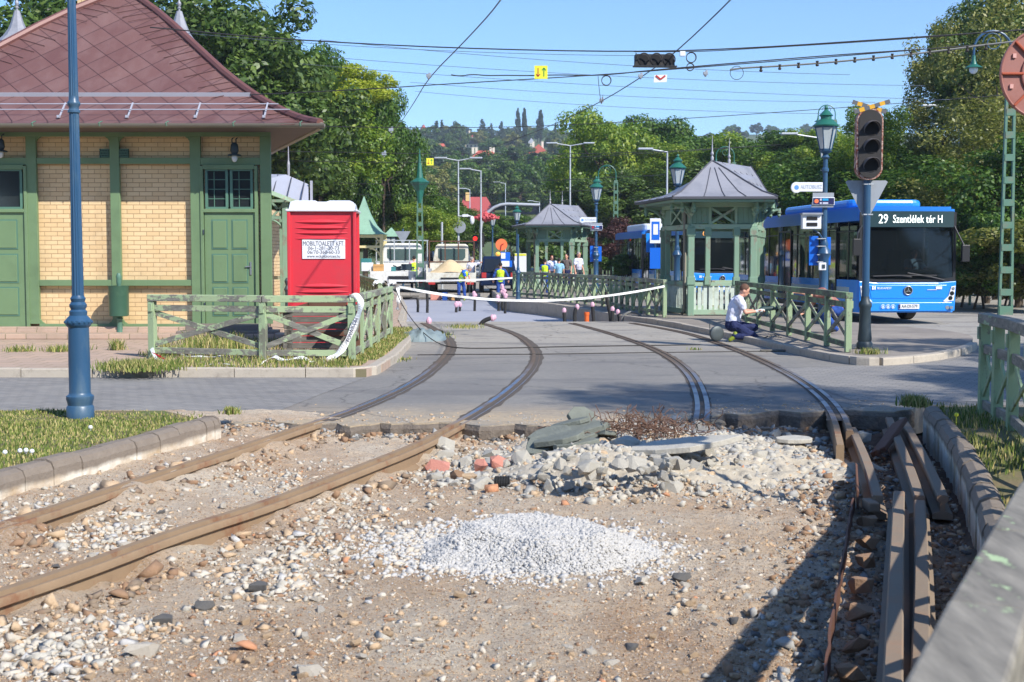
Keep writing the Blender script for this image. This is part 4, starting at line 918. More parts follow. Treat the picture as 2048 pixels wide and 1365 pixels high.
# knee corners of the frame and the two vent grilles
for x0, sgn in ((80,1),(226,-1),(245,1),(385,-1)):
    for yy, s2 in ((276, 1), (648, -1)):
        m = MB(); x = LX(fx(x0)); z = fz(yy); m.plate([(x, z), (x+sgn*.1, z), (x+sgn*.04, z-s2*.04), (x, z-s2*.1)], .06, None, -.03); m.build('frame_corner', 'green_paint', b)
for x0 in (206, 244.5):
    m = MB(); x = LX(fx(x0)); 
    m.box((x+.09, .0, fz(309)), (.19, .05, .17)); m.build('vent', 'black_void', b)
    m = MB()
    for k in range(7):
        for sg in (-1, 1): m.bar((x+.0+k*.03, -.035, fz(309)-.085*sg), (x+min(.19, k*.03+.05), -.035, fz(309)+.085*sg), .012)
    m.build('vent_grille', 'green_shade_paint', b)
def door(px0, px1, ptop, name='door', winpane=True, glazing=2, handle=True):
    x0, x1 = LX(fx(px0)), LX(fx(px1)); w_ = x1-x0
    d = MB(); d.box(((x0+x1)/2, .0, (fz(425)+fz(662))/2), (w_, .06, fz(425)-fz(662))); do = d.build(name, 'green_paint', b, bevel=.004)
    pw_ = (w_-.36)/2
    for r0, r1 in ((440, 499), (508, 566), (574, 632)):
        for k in range(2):
            c = x0+.14+pw_/2+k*(pw_+.08)
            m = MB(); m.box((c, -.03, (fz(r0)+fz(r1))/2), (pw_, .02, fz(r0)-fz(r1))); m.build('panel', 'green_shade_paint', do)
            m = MB(); m.box((c, -.043, (fz(r0)+fz(r1))/2), (pw_-.05, .02, fz(r0)-fz(r1)-.05)); m.build('panel', 'green_paint', do, bevel=.008)
    f = MB()
    for (a0, a1, c0, c1) in ((px0-7, px0-1, 334, 662), (px1+1, px1+7, 334, 662), (px0-1, px1+1, 332, 341), (px0-1, px1+1, 419, 426)):
        f.box((LX((fx(a0)+fx(a1))/2), -.03, (fz(c0)+fz(c1))/2), (abs(fx(a1)-fx(a0)), .10, abs(fz(c0)-fz(c1))))
    f.build('door_frame', 'green_paint', b, bevel=.005)
    tr = MB(); mid = (px0+px1)/2
    for (a0, a1) in ((px0+3, mid-2.5), (mid+2.5, px1-3)):
        xa, xb = LX(fx(a0)), LX(fx(a1)); za, zb = fz(342), fz(418)
        for q in ((xa, za-.02, xb, za+.01), (xa, zb-.01, xb, zb+.03)): tr.box(((q[0]+q[2])/2, -.02, (q[1]+q[3])/2), (abs(q[2]-q[0]), .05, abs(q[3]-q[1])))
        tr.box((xa+.02, -.021, (za+zb)/2), (.05, .05, za-zb-.05)); tr.box((xb-.02, -.021, (za+zb)/2), (.05, .05, za-zb-.05))
        if glazing:
            for k in (1, 2, 3): tr.box(((xa+xb)/2, -.005, zb+(za-zb)*k/4), (xb-xa-.08, .015, .014))
            tr.box((xa+(xb-xa)*.38, -.006, (za+zb)/2), (.014, .015, za-zb-.06))
    w = tr.build('transom_window', 'green_shade_paint', b)
    m = MB(); m.box(((x0+x1)/2, .01, (fz(342)+fz(418))/2), (w_-.06, .015, fz(342)-fz(418))); m.build('pane', 'glass_window', w)
    if handle:
        m = MB(); hx = x1-.09; m.box((hx, -.04, fz(537)), (.035, .015, .26)); m.bar((hx, -.06, fz(533)), (hx-.10, -.075, fz(534)), .02); m.bar((hx, -.03, fz(533)), (hx, -.075, fz(533)), .02); m.build('handle', 'silver_metal', do)
        m = MB()
        for zz in (465, 610): m.lathe([(.012, -.05), (.016, -.04), (.016, .04), (.012, .05)], (x0-.01, -.085, fz(zz)), 8)
        m.build('hinge', 'cast_dark', do)
    return do
door(412, 512, 334); door(-88, 54, 334, glazing=0, handle=False)
m = MB(); m.box((LX(fx(463)), -.34, .30), (1.55, .6, .16)); m.box((LX(fx(468)), -.62, .2), (1.9, .5, .14)); m.build('doorstep', basic('step_stone', S((122, 112, 104)), .9, var=.12, bump=.3), b, bevel=.015)
# roof: bell-cast hips
EX0, EX1, EY0, EY1 = -14.0, -3.66, 25.0, 35.8
prof = [(0, 4.24), (.35, 4.33), (.8, 4.52), (1.5, 4.92), (2.2, 5.42), (2.8, 5.93), (4.0, 6.98), (4.9, 7.62), (5.4, 8.02)]
rf = MB(); rings = []
for s_, z_ in prof:
    s2 = min(s_, 5.15); rings.append([(LX(EX0+s2), EY0+s2-FY, z_), (LX(EX1-s2), EY0+s2-FY, z_), (LX(EX1-s2)-.345*(EY1-EY0-2*s2), EY1-s2-FY, z_), (LX(EX0+s2), EY1-s2-FY, z_)])
vs = [p for r_ in rings for p in r_]; fs = [(i*4+k, i*4+(k+1) % 4, i*4+4+(k+1) % 4, i*4+4+k) for i in range(len(rings)-1) for k in range(4)]+[tuple(range(len(vs)-4, len(vs)))]
rf.add(vs, fs); roof = rf.build('roof', 'roof_sheet', b)
m = MB(); e = [(LX(EX0)+.03, EY0-FY+.03), (LX(EX1)-.03, EY0-FY+.03), (LX(EX1)-.03-.345*(EY1-EY0), EY1-FY-.03), (LX(EX0)+.03, EY1-FY-.03)]; m.prism(e, 4.17, 4.225); m.build('soffit', basic('soffit', S((96, 84, 76)), .8, var=.15), b)
for k in range(4):
    m = MB(); pts = [Vector(r_[k])+Vector((0, 0, .02)) for r_ in rings]; m.tube(smoothpath(pts, 1), .085, 8); m.build('hip_cap', 'roof_ridge', roof, smooth=True)
# standing hip flashings (paler strips of narrow sheets beside the hips)
for k, sg in ((0, 1), (1, -1)):
    m = MB()
    for (s_, z_), (s2, z2) in zip(prof[:-1], prof[1:]):
        n = max(1, int((s2-s_)/.17))
        for i in range(n):
            t_ = i/n; ss = s_+(s2-s_)*t_; zz = z_+(z2-z_)*t_; y = EY0+ss-FY-.012
            x0 = (EX0 if k == 0 else EX1)+sg*(ss+.1); x1 = x0+sg*.62
            if ss > 4.7: continue
            sl_ = (z2-z_)/(s2-s_); m.bar((LX(x0), y, zz+.012), (LX(x1), y-.22/max(1, sl_)*1., zz+.012-.22/max(1, sl_)*sl_), .010, .012, up=(0, -.6, .8))
    m.build('hip_sheet_seam', basic('seam_roof', S((112, 80, 75)), .6, var=.1), roof)
s_ = 1.55; z_ = 4.97
m = MB(); m.bar((LX(EX0+s_), EY0+s_-FY-.02, z_), (LX(EX1-s_), EY0+s_-FY-.02, z_), .02, .10, up=(0, -.3, 1)); m.build('snow_board', 'zinc_light', roof)
for s_, z_ in ((.95, 4.72), (.68, 4.58)):
    m = MB(); m.tube([(LX(EX0+s_), EY0+s_-FY-.05, z_), (LX(EX1-s_), EY0+s_-FY-.05, z_)], .012, 6); m.build('snow_guard_rail', 'zinc_light', roof)
for i in range(7):
    x = -12.8+i*1.33
    if x > EX1-1: continue
    m = MB(); m.bar((LX(x), EY0+.5-FY, 4.40), (LX(x), EY0+.95-FY-.05, 4.74), .03, .02); m.box((LX(x), EY0+.48-FY, 4.43), (.05, .06, .05)); m.build('snow_guard_bracket', 'zinc_light', roof)
m = MB(); gp = [(.075*math.cos(a), .075*math.sin(a)) for a in [math.pi+math.pi*i/8 for i in range(9)]]+[(.068*math.cos(a), .068*math.sin(a)) for a in [2*math.pi-math.pi*i/8 for i in range(9)]]
A = Matrix(((0, 0, 1, 0), (1, 0, 0, 0), (0, 1, 0, 0), (0, 0, 0, 1)))
m.prism(gp, LX(EX0)-.1, LX(EX1)+.1, T(0, EY0-FY-.07, 4.235) @ A); m.build('gutter', 'gutter', roof, smooth=True)
m = MB(); m.tube([(LX(EX1)+.03, EY0-FY, 4.2), (LX(EX1)+.03-.345*(EY1-EY0), EY1-FY, 4.2)], .07, 8); m.build('gutter', 'gutter', roof, smooth=True)
for i in range(8):
    m = MB(); x = -12.9+i*1.27; m.tube([(LX(x), EY0-FY+.02, 4.29), (LX(x), EY0-FY-.07, 4.27), (LX(x)-.015, EY0-FY-.15, 4.24), (LX(x), EY0-FY-.13, 4.18)], .012, 6); m.build('gutter_bracket', 'lattice_green', roof)
m = MB(); m.box((LX(-9.75), 4.6, 7.6), (.5, .5, 3.4)); m.build('chimney', 'brick_yellow', roof)
def walllamp(px, py, label):
    p = P(px, py, 25.78); t = empty('wall_lamp', p, 0, label, 'wall lamp', 'wall lamps under the eaves')
    m = MB(); m.tube([(-.04, .1, .34), (-.05, .0, .30), (-.04, -.02, .2)], .012, 6); m.tube([(.04, .1, .34), (.03, .0, .30), (.04, -.02, .2)], .012, 6); m.lathe([(.03, .24), (.07, .2), (.085, .08), (.06, .02), (.13, .0), (.135, -.02), (.05, -.02)], (0, 0, 0), 14); m.build('housing', 'cast_dark', t, smooth=True)
    m = MB(); m.sphere((0, 0, -.06), (.06, .06, .085), 12, 8); m.build('globe', 'glass_milk', t, smooth=True)
walllamp(469, 310, 'dark wall lamp with clear globe above the right door'); walllamp(1, 302, 'dark wall lamp cut by the left edge of the photo')
# ---------------- bigger station behind: turrets, wing ----------------
st = empty('station_building', (-6.0, 34.5, 0), 0, 'grey-turreted station building with zinc roof peeking out behind the brick pavilion', 'building')
SX = lambda px, Y: (px-1024)/F*Y+6.0
def sz(py, Y): return H-(py-515)/F*Y
m = MB(); m.box((-8.6, 6.2, 1.6), (14, 5, 3.2)); m.build('wall', 'brick_yellow', st)
for px, ball, base, hw in ((48, 0, 96, 42), (368, -2, 109, 50)):
    Y = 38.5; k = Y/F; m = MB(); x = SX(px, Y); z0 = sz(base, Y); ht = (base-25)*k
    m.lathe([(hw*k, 0), (hw*k, .05), (hw*.66*k, .22*ht), (hw*.42*k, .42*ht), (hw*.28*k, .62*ht), (.08, .93*ht)], (x, 4.0, z0), 8, ang=R(22)); m.build('turret_roof', 'zinc', st)
    m = MB(); m.lathe([(.06, 0), (.06, .18), (.1, .2), (.1, .26), (.05, .3), (.11, .42), (.11, .5), (.05, .6), (.03, .7), (.012, 1.2)], (0, 0, 0), 10, T(x, 4.0, z0+ht*.9) @ Matrix.Scale(.55, 4)); m.build('finial', 'zinc', st, smooth=True)
    m = MB(); m.lathe([(hw*.8*k, -4), (hw*.8*k, -.01)], (x, 4.0, z0), 8, ang=R(22)); m.build('turret', 'cream_wall', st)
# wing with zinc roof and carved timber, right of the pavilion
Y = 33.0; wx0, wx1 = SX(470, Y), SX(578, Y)
m = MB(); m.box(((wx0+wx1)/2-.3, 1.6, 1.5), (wx1-wx0-.5, 6, 2.6)); m.build('wing_wall', 'brick_yellow', st)
m = MB(); xa, xb = SX(440, Y), SX(625, Y-.8); ez, tz = sz(413, Y-.8), sz(352, Y)
m.add([(SX(500, 32.3), -2.2, sz(368, 32.3)), (SX(619, 32.8), -1.7, sz(413, 32.8)), (SX(619, 33.8), -.7, sz(370, 33.8)), (SX(575, 34), -.5, sz(351, 34)), (SX(500, 34), -.5, sz(349, 34)), (SX(619, 38), 3.5, sz(390, 38)), (SX(500, 38), 3.5, sz(390, 38))], [(0, 1, 3), (1, 2, 3), (0, 3, 4), (2, 5, 6, 4, 3), (0, 6, 5, 1), (1, 5, 2)])
m.build('wing_roof', 'zinc_light', st)
for px in (553, 580, 606):
    m = MB(); m.bar((SX(px, 32.7), -1.85+(px-600)*.001-.2, sz(384+(px-545)*.4, 32.6)), (SX(px+2, 33.6), -.6, sz(353+(px-570)*.25, 33.6)), .02, .03); m.build('roof_seam', 'seam', st)
m = MB(); m.bar((SX(540, 32.2), -2.38, sz(385, 32.2)), (SX(619, 32.7), -1.78, sz(415, 32.7)), .06, .10); m.build('eaves_board', 'kiosk_wood_pale', st)
m = MB(); m.bar((SX(622, 33.4), -.85, sz(413, 33.4)), (SX(622, 33.4), -.85, sz(362, 33.4)), .06, .06); m.build('drain_pipe', 'zinc_light', st)
m = MB(); m.lathe([(.03, 0), (.04, .3), (.02, .4), (.008, .9)], (SX(576, 34), -.2, sz(352, 34)), 8); m.build('finial', 'zinc', st)
m = MB(); px = 571; x = SX(px, 32.5); m.box((x, -1.9, 1.5), (.14, .14, 3.1)); m.build('post', 'kiosk_wood', st, bevel=.01)
m = MB(); x0, x1 = SX(544, 32.5), x; z0, z1 = sz(436, 32.5), sz(405, 32.5)
m.bar((x0, -1.9, z0), (x1, -1.9, z1), .05, .05); m.bar((x0, -1.9, z1), (x1, -1.9, z0), .05, .05); m.bar((x0-.3, -1.9, z0), (x1, -1.9, z0), .06, .07); m.bar((x0-.3, -1.9, z1+.03), (x1+.1, -1.9, z1+.03), .06, .07)
m.tube([(x1-.4+.4*math.sin(a), -1.9, z0-.55+.5*math.cos(a)) for a in [i*.26 for i in range(7)]], .03, 6); m.build('cross_brace', 'kiosk_wood', st)
for px, w in ((562, 6), (590, 5)):
    m = MB(); m.box((SX(px, 32.8), -1.42, 1.4), (w*32.8/F*1.6, .1, 2.9)); m.build('pilaster', 'kiosk_wood', st)
m = MB(); m.box((SX(556, 32.8), -1.42, sz(556, 32.8)), (.6, .08, .09)); m.box((SX(556, 32.8), -1.42, .3), (.8, .08, .3)); m.build('rail', 'kiosk_wood_pale', st)
p = G(560, 600, .12); m = MB(); m.lathe([(.09, 0), (.09, .1), (.05, .2), (.045, .8), (.07, .86), (.03, .95), (.06, 1.05), (.02, 1.12)], (0, 0, 0), 10); o = m.build('bollard', 'cast_dark', smooth=True); o.location = (-5.05, 29.2, .12); tag(o, 'dark cast iron bollard left of the red toilet', 'bollard')
# ---------------- litter bin ----------------
p = G(240, 675, .12); t = empty('litter_bin', p, 0, 'green cylindrical litter bin on a fluted post before the brick pavilion', 'litter bin')
m = MB(); m.lathe([(.09, 0), (.075, .04), (.06, .12), (.055, .35), (.07, .37), (.045, .4), (.045, .95), (.065, .98), (.04, 1.02), (.055, 1.1), (.05, 1.16), (.06, 1.2), (.03, 1.27)], (0, .0, 0), 12); m.build('post', 'green_shade_paint', t, smooth=True)
m = MB(); m.lathe([(.17, .42), (.19, .43), (.195, .98), (.205, 1.02), (.185, 1.02), (.18, .6)], (0, -.03, 0), 24); m.build('bin', basic('bin_green', S((62, 98, 78)), .4, .2, var=.15, dirt=S((92, 120, 98))), t, smooth=True)
# ---------------- red portable toilet ----------------
p = G(646, 700, .12); TY = 22.6; k = TY/F; t = empty('portable_toilet', ((645-1024)*k, TY, .11), R(4), 'red plastic portable toilet with a white roof and company sign', 'portable toilet')
w2, hh = .58, 2.38
m = MB(); m.box((0, .55, hh/2), (1.10, 1.10, hh)); 
for sx_ in (-1, 1):
    m.box((sx_*.565, -.015, hh/2), (.06, .07, hh)); m.box((sx_*.565, 1.1, hh/2), (.06, .06, hh))
m.build('body', 'toilet_red', t, bevel=.012)
for z, dr in ((2.20, 1), (2.10, 1), (2.01, 1), (1.915, 1), (1.09, -1), (.99, -1)):
    m = MB(); n = 24; vs = []; fs = []
    for i in range(n+1):
        u = -1+2*i/n; x = u*.46; wv = (1-u*u); yy = -.003
        vs += [(x, yy, z+.045*wv), (x, yy-.035*wv-.002, z-.005), (x, yy-.002, z-.028*wv-.002)]
    for i in range(n):
        for q in (0, 1): fs.append((i*3+q, i*3+3+q, i*3+4+q, i*3+1+q))
    m.add(vs, fs); m.build('louvre', 'toilet_red', t, smooth=False)
for z in (2.15, 2.06, 1.97, 1.88, 1.05, .97):
    m = MB(); m.box((.553, .5, z), (.03, .8, .025)); m.build('side_louvre', 'rust_edge' if 0 else 'toilet_red', t)
m = MB(); m.box((0, .55, hh+.02), (1.24, 1.24, .045)); m.box((0, .55, hh+.105), (1.14, 1.14, .13), taper=.95); m.box((-.3, .55, hh+.18), (.5, 1.0, .04), taper=.7); m.box((.3, .55, hh+.18), (.5, 1.0, .04), taper=.7); m.build('roof', 'white_plastic', t, bevel=.02)
sg = MB(); sx0, sx1 = (606-645)*k, (691-645)*k; zz = lambda y_: H-(y_-515)*k-.11
sg.box(((sx0+sx1)/2, -.012, (zz(480)+zz(518))/2), (sx1-sx0, .012, zz(480)-zz(518))); so_ = sg.build('sign', 'white_plastic', t)
cx = (sx0+sx1)/2
for tx_, yy, sz_, sxx in (('MOBILTOALETT KFT.', 488, .112, .68), ('06-1-281-20-73', 497, .085, 1.02), ('06/70-360-60-33', 505, .085, .98), ('www.wckolcsonzes.hu', 513, .072, .87)):
    text(tx_, sz_, T(cx, -.0205, zz(yy)), 'lettering', 'grey_text', so_, sx=sxx)
m = MB(); m.box((.556, .3, 1.6), (.02, .18, .55)); m.build('side_sign', 'white_plastic', t)
for x in (-.3, .26):
    for z in (.9, .76):
        m = MB(); m.sphere((x, -.004, z), .012, 8, 5); m.build('rivet', 'white_plastic', t)
# wooden crate with rusty steel and rubbish behind the fence
t = empty('wooden_crate', (-2.98, 20.9, .115), R(2), 'crate of weathered boards with rusty steel sections behind the left fence', 'crate')
for i in range(7):
    m = MB(); m.box((-.12, 0, .06+i*.105), (1.15+random.uniform(-.03, .03), .03, .095)); m.build('board', 'plank', t, bevel=.004)
for x in (-.6, .42):
    m = MB(); m.box((x, .02, .37), (.09, .07, .78)); m.build('corner_post', 'plank', t)
m = MB(); m.box((.02, -.03, .84), (.6, .12, .09)); m.bar((-.75, -.02, .70), (-.2, -.02, .86), .1, .05); m.box((.0, -.05, .36), (.55, .06, .07)); m.box((.32, -.05, .72), (.12, .1, .2)); m.box((.5, -.05, .3), (.07, .07, .62)); m.build('steel_section', 'rust', t, bevel=.006)
# ---------------- left lamp post ----------------
bp = G(161, 836, .12); sc = bp.y/F
t = empty('lamp_post', bp, 0, 'tall fluted blue lamp post with chipped paint standing in the left grass verge', 'lamp post')
pr = [(27, 0), (27, 22), (24, 26), (25, 32), (27, 38), (27, 44), (22, 48), (21, 52), (21, 120), (20, 182), (24, 186), (26, 190), (26, 196), (21, 202), (17, 206), (17.5, 214), (14, 218), (17, 224), (17, 228), (13, 233), (15, 240), (13, 243), (11.5, 246)]
m = MB(); m.lathe([(r_*sc, z_*sc) for r_, z_ in pr], n=28); 
for k_ in range(16):
    a = 2*math.pi*k_/16; m.sphere((25*sc*math.cos(a), 25*sc*math.sin(a), 193*sc), 3.4*sc, 6, 4)
m.build('base', 'lamp_blue', t, smooth=True)
def fluted(m, r0, r1, z0, z1, n=12, dep=.12):
    vs = []; fs = []; N_ = n*3
    for z_, r_ in ((z0, r0), (z1, r1)):
        for k_ in range(N_):
            a = 2*math.pi*k_/N_; q = r_*(1-dep if k_ % 3 == 0 else 1); vs.append((q*math.cos(a), q*math.sin(a), z_))
    for k_ in range(N_): fs.append((k_, (k_+1) % N_, N_+(k_+1) % N_, N_+k_))
    m.add(vs, fs)
m = MB(); fluted(m, 11.5*sc, 9.3*sc, 246*sc, 628*sc); fluted(m, 9*sc, 6.5*sc, 640*sc, 1120*sc); m.build('shaft', 'lamp_blue', t)
m = MB(); m.lathe([(9*sc, 606*sc), (12*sc, 608*sc), (12*sc, 612*sc), (9.5*sc, 615*sc), (9.5*sc, 620*sc), (12.5*sc, 624*sc), (12.5*sc, 628*sc), (9.5*sc, 632*sc), (9.5*sc, 640*sc)], n=20)
m.build('collar', 'lamp_blue', t, smooth=True)
m = MB(); z = 1120*sc; m.lathe([(.05, 0), (.12, .05), (.05, .1), (.2, .5), (.22, .52), (.1, .7), (.03, .8)], (0, 0, z), 8); m.build('lantern', 'lamp_green', t)
# ---------------- kiosks ----------------
def kiosk():
    ox, oy = 4.86, 35.4
    t = empty('kiosk', (ox, oy, .11), 0, 'near pale green carved timber kiosk with grey sheet roof, behind the kneeling man', 'kiosk', 'timber waiting kiosks')
    l = lambda p: (p[0]-ox, p[1]-oy)
    E = [l(p) for p in ((4.24, 34.5), (7.0, 34.42), (8.1, 39.8), (3.60, 38.4))]; B = [(0, 0), (1.68, -.06), (2.62, 3.7), (-.42, 2.75)]
    R1 = l((5.52, 36.1)); R2 = l((7.05, 38.6)); C = [R1, R1, R2, R2]
    zs = [(0, 3.30), (.22, 3.45), (.5, 3.77), (.75, 4.08), (1.0, 4.36)]
    m = MB(); vs = []; 
    for f, z in zs: vs += [(*lerp(E[k], C[k], f), z-.11) for k in range(4)]
    m.add(vs, [(i*4+k, i*4+(k+1) % 4, i*4+4+(k+1) % 4, i*4+4+k) for i in range(4) for k in range(4)]); ro = m.build('roof', 'zinc', t)
    m = MB(); m.prism(E, 3.13, 3.18); m.build('eaves', 'seam', ro)
    m = MB(); m.prism([lerp(E[k], C[k], .04) for k in range(4)], 3.06, 3.12); m.build('soffit', 'kiosk_wood', t)
    def surf(k, u, f):      # point on roof face k
        a, b = lerp(E[k], E[(k+1) % 4], u), lerp(C[k], C[(k+1) % 4], u); z = np.interp(f, [q[0] for q in zs], [q[1] for q in zs])-.11; return (*lerp(a, b, f), float(z)+.012)
    for k in range(4):
        m = MB(); m.tube([surf(k, 0, f) for f in (0, .22, .5, .75, 1)], .022, 6); m.build('hip_seam', 'seam', ro)
        for u in ((.3, .5, .7) if k in (0, 2) else (.2, .4, .6, .8)):
            m = MB(); m.tube([surf(k, u, f) for f in (0, .22, .5, .75, (.97 if k in (1, 3) else .8))], .012, 4); m.build('roof_seam', 'seam', ro)
    for p in (R1, lerp(R1, R2, .42)):
        m = MB(); m.lathe([(.04, 0), (.045, .1), (.02, .14), (.05, .2), (.02, .27), (.015, .5), (.006, .72)], (p[0], p[1], 4.24), 8); m.build('finial', 'zinc', ro, smooth=True)
    def post(x, y, z0=0, z1=2.45, w=.13, chunky=True):
        m = MB(); m.box((x, y, (z0+z1)/2), (w, w, z1-z0))
        if chunky:
            for z in (.95, 2.28): m.box((x, y, z), (w+.05, w+.05, .22))
        return m.build('post', 'kiosk_wood', t, bevel=.012)
    for k in range(4): post(*B[k], w=.17)
    f01 = lambda u: lerp(B[0], B[1], u)
    for u in (.27, .73): 
        post(*f01(u), z0=.85)
    for u in (.14, .40, .52, .86):
        pass
    for u in (.16, .84): post(*lerp(B[3], B[0], u), z0=.85)
    for u in (.12, .5, .88): post(*lerp(B[1], B[2], u), z0=.85)
    for k in range(4):
        a, b = Vector((*B[k], 0)), Vector((*B[(k+1) % 4], 0)); d = (b-a).normalized(); n_ = Vector((d.y, -d.x, 0)); Lk = (b-a).length
        for z, h_, nm in ((2.42, .13, 'beam'), (3.02, .14, 'beam')):
            m = MB(); m.bar(a+Vector((0, 0, z)), b+Vector((0, 0, z)), .15, h_); m.build(nm, 'kiosk_wood_pale', t, bevel=.008)
        # upper panel: planks, opening with cross
        o0, o1 = (.3, .72)
        np_ = int(Lk/.14)
        for lo_, hi_ in ((0, o0), (o1, 1)):
            m = MB(); us = [(i+.5)/np_ for i in range(np_) if lo_ <= (i+.5)/np_ <= hi_]
            for u in us: c = a.lerp(b, u); m.bar(c+Vector((0, 0, 2.50)), c+Vector((0, 0, 2.94)), Lk/np_-.006, .03, up=tuple(n_))
            if us: m.build('plank_panel', 'kiosk_wood', t)
        p0, p1 = a.lerp(b, o0), a.lerp(b, o1); Zv = lambda z: Vector((0, 0, z))
        m = MB(); m.bar(p0+Zv(2.49)+n_*.03, p1+Zv(2.94)+n_*.03, .02, .06, up=(0, 0, 1)); m.bar(p0+Zv(2.94)-n_*.005, p1+Zv(2.49)-n_*.005, .02, .06, up=(0, 0, 1))
        m.bar(p0+Zv(2.48), p0+Zv(2.95), .07, .06, up=tuple(n_)); m.bar(p1+Zv(2.48), p1+Zv(2.95), .07, .06, up=tuple(n_)); m.build('cross_brace', 'kiosk_wood_pale', t)
        # lower balustrade
        if k != 1:
            m = MB(); m.bar(a+Zv(.86), b+Zv(.86), .10, .10); m.bar(a+Zv(.10), b+Zv(.10), .08, .14); m.build('balustrade_rail', 'kiosk_wood_pale', t, bevel=.006)
            m = MB(); nb = int(Lk/.145)
            for i in range(nb):
                c = a.lerp(b, (i+.7)/(nb+.4)); m.bar(c+Zv(.17), c+Zv(.81), .095, .025, up=tuple(n_))
            m.build('pickets', basic('picket', S((196, 208, 196)), .7, var=.1, dirt=S((150, 160, 140)), dscale=4), t)
    # scroll brackets under the eaves at every corner
    for k in range(4):
        x, y = B[k]; ex, ey = E[k]; d = Vector((ex-x, ey-y, 0)); dl = d.length; d.normalize()
        for dd in (d, Vector((d.x, 0, 0)).normalized(), Vector((0, d.y, 0)).normalized()):
            m = MB(); reach = .52
            arc = [Vector((x, y, 2.5))+dd*(reach*(1-math.cos(a_)))+Vector((0, 0, .50*math.sin(a_))) for a_ in [i*math.pi/2/7 for i in range(8)]]
            m.tube([Vector((x, y, 2.3))]+arc, [.05]+[.05, .045, .04, .045, .05, .045, .04, .05], 6)
            e_ = Vector((x, y, 0))+dd*(reach+.0); m.lathe([(.05, 0), (.05, -.1), (.07, -.13), (.04, -.17), (.055, -.22), (.02, -.27)], (e_.x, e_.y, 3.05), 8)
            m.bar(Vector((x, y, 3.0)), e_+Vector((0, 0, 3.0)), .05, .08)
            m.build('scroll_bracket', 'kiosk_wood', t, smooth=True)
        m = MB(); m.lathe([(.06, 0), (.09, -.06), (.05, -.12), (.075, -.18), (.02, -.25)], (x, y-.12, 2.95), 8); m.build('drop_finial', 'kiosk_wood_pale', t, smooth=True)
    m = MB(); m.tube([(-.12, .35, 3.0), (-.12, .35, .1), (-.2, .3, .05)], .05, 8); m.build('downpipe', 'gutter', t, smooth=True)
    return t
k1 = kiosk()
k2 = copy_tree(k1, label='far timber kiosk with the same grey sheet roof, standing over the waiting people'); k2.location = (k1.location.x-3.62, k1.location.y+29.0, .11)
# ---------------- lantern posts ----------------
def lantern_post(px, Y, label, z0=.11, Hh=5.15, name='lantern_post'):
    x = P(px, 515, Y).x; t = empty(name, (x, Y, z0), 0, label, 'street lantern', 'green lanterns on blue posts')
    m = MB(); m.lathe([(.2, 0), (.19, .1), (.13, .16), (.12, .5), (.15, .55), (.11, .6), (.11, 1.55), (.14, 1.62), (.17, 1.68), (.14, 1.76), (.09, 1.84), (.1, 1.9), (.07, 2.0)], n=14); m.build('base', 'lamp_blue', t, smooth=True)
    m = MB(); m.lathe([(.065, 2.0), (.06, 3.0), (.055, Hh-1.25)], n=12); m.build('shaft', 'lamp_blue', t, smooth=True)
    for z in (2.9, Hh-1.5): m = MB(); m.lathe([(.06, z-.06), (.085, z-.03), (.085, z+.03), (.06, z+.06)], n=12); m.build('collar', 'lamp_blue', t, smooth=True)
    m = MB(); m.lathe([(.05, Hh-1.25), (.10, Hh-1.20), (.05, Hh-1.12), (.16, Hh-1.06), (.05, Hh-1.02)], n=12); m.build('collar', 'lamp_blue', t, smooth=True)
    m = MB(); m.lathe([(.13, 0), (.25, .52)], (0, 0, Hh-1.02), 6); g = m.build('lantern_glass', 'glass_lamp', t)
    m = MB()
    for k in range(6):
        a = k*math.pi/3; m.bar((.135*math.cos(a), .135*math.sin(a), Hh-1.02), (.255*math.cos(a), .255*math.sin(a), Hh-.5), .022)
    m.lathe([(.14, 0), (.14, .03)], (0, 0, Hh-1.03), 6); m.lathe([(.27, 0), (.27, .03)], (0, 0, Hh-.51), 6); m.build('lantern_frame', 'lamp_blue', t)
    m = MB(); m.lathe([(.30, 0), (.31, .03), (.17, .16), (.13, .18), (.13, .24), (.17, .26), (.08, .36), (.03, .4), (.05, .44), (.02, .5)], (0, 0, Hh-.48), 10); m.build('lantern_cap', 'lamp_green', t, smooth=True)
    return t
L1 = lantern_post(1648, 31, 'lantern post with bus stop signs, between the near kiosk and the front bus')
L1p = L1.location
lc = copy_tree(L1, label='lantern post with its own bus stop signs, between the far kiosk and the second bus'); lc.location = (P(1192, 515, 58).x, 58, .11)
for px, Y, lb in ((1354, 45.5, 'lantern peeping over the roof of the near kiosk on its left side'), (1034, 86, 'lantern rising above the left eave of the far kiosk'), (985, 100, 'most distant lantern post, left of the far kiosk beside the flower basket'),
                  (1036, 47.0, 'plain blue post right of the blue car, at the far end of the slab fence')):
    lc2 = copy_tree(L1, label=lb); lc2.location = (P(px, 515, Y).x, Y, .11 if Y < 60 else 0)
    if px == 1036: bpy.data.objects.remove([c for c in lc2.children if c.name.startswith('lantern_cap')][0]); [bpy.data.objects.remove(c) for c in list(lc2.children) if c.name.startswith('lantern_') or c.name.startswith('collar')]; lc2.name = 'blue_post'; lc2['category'] = 'post'; del lc2['group']; lc2.scale = (.6, .6, .62)
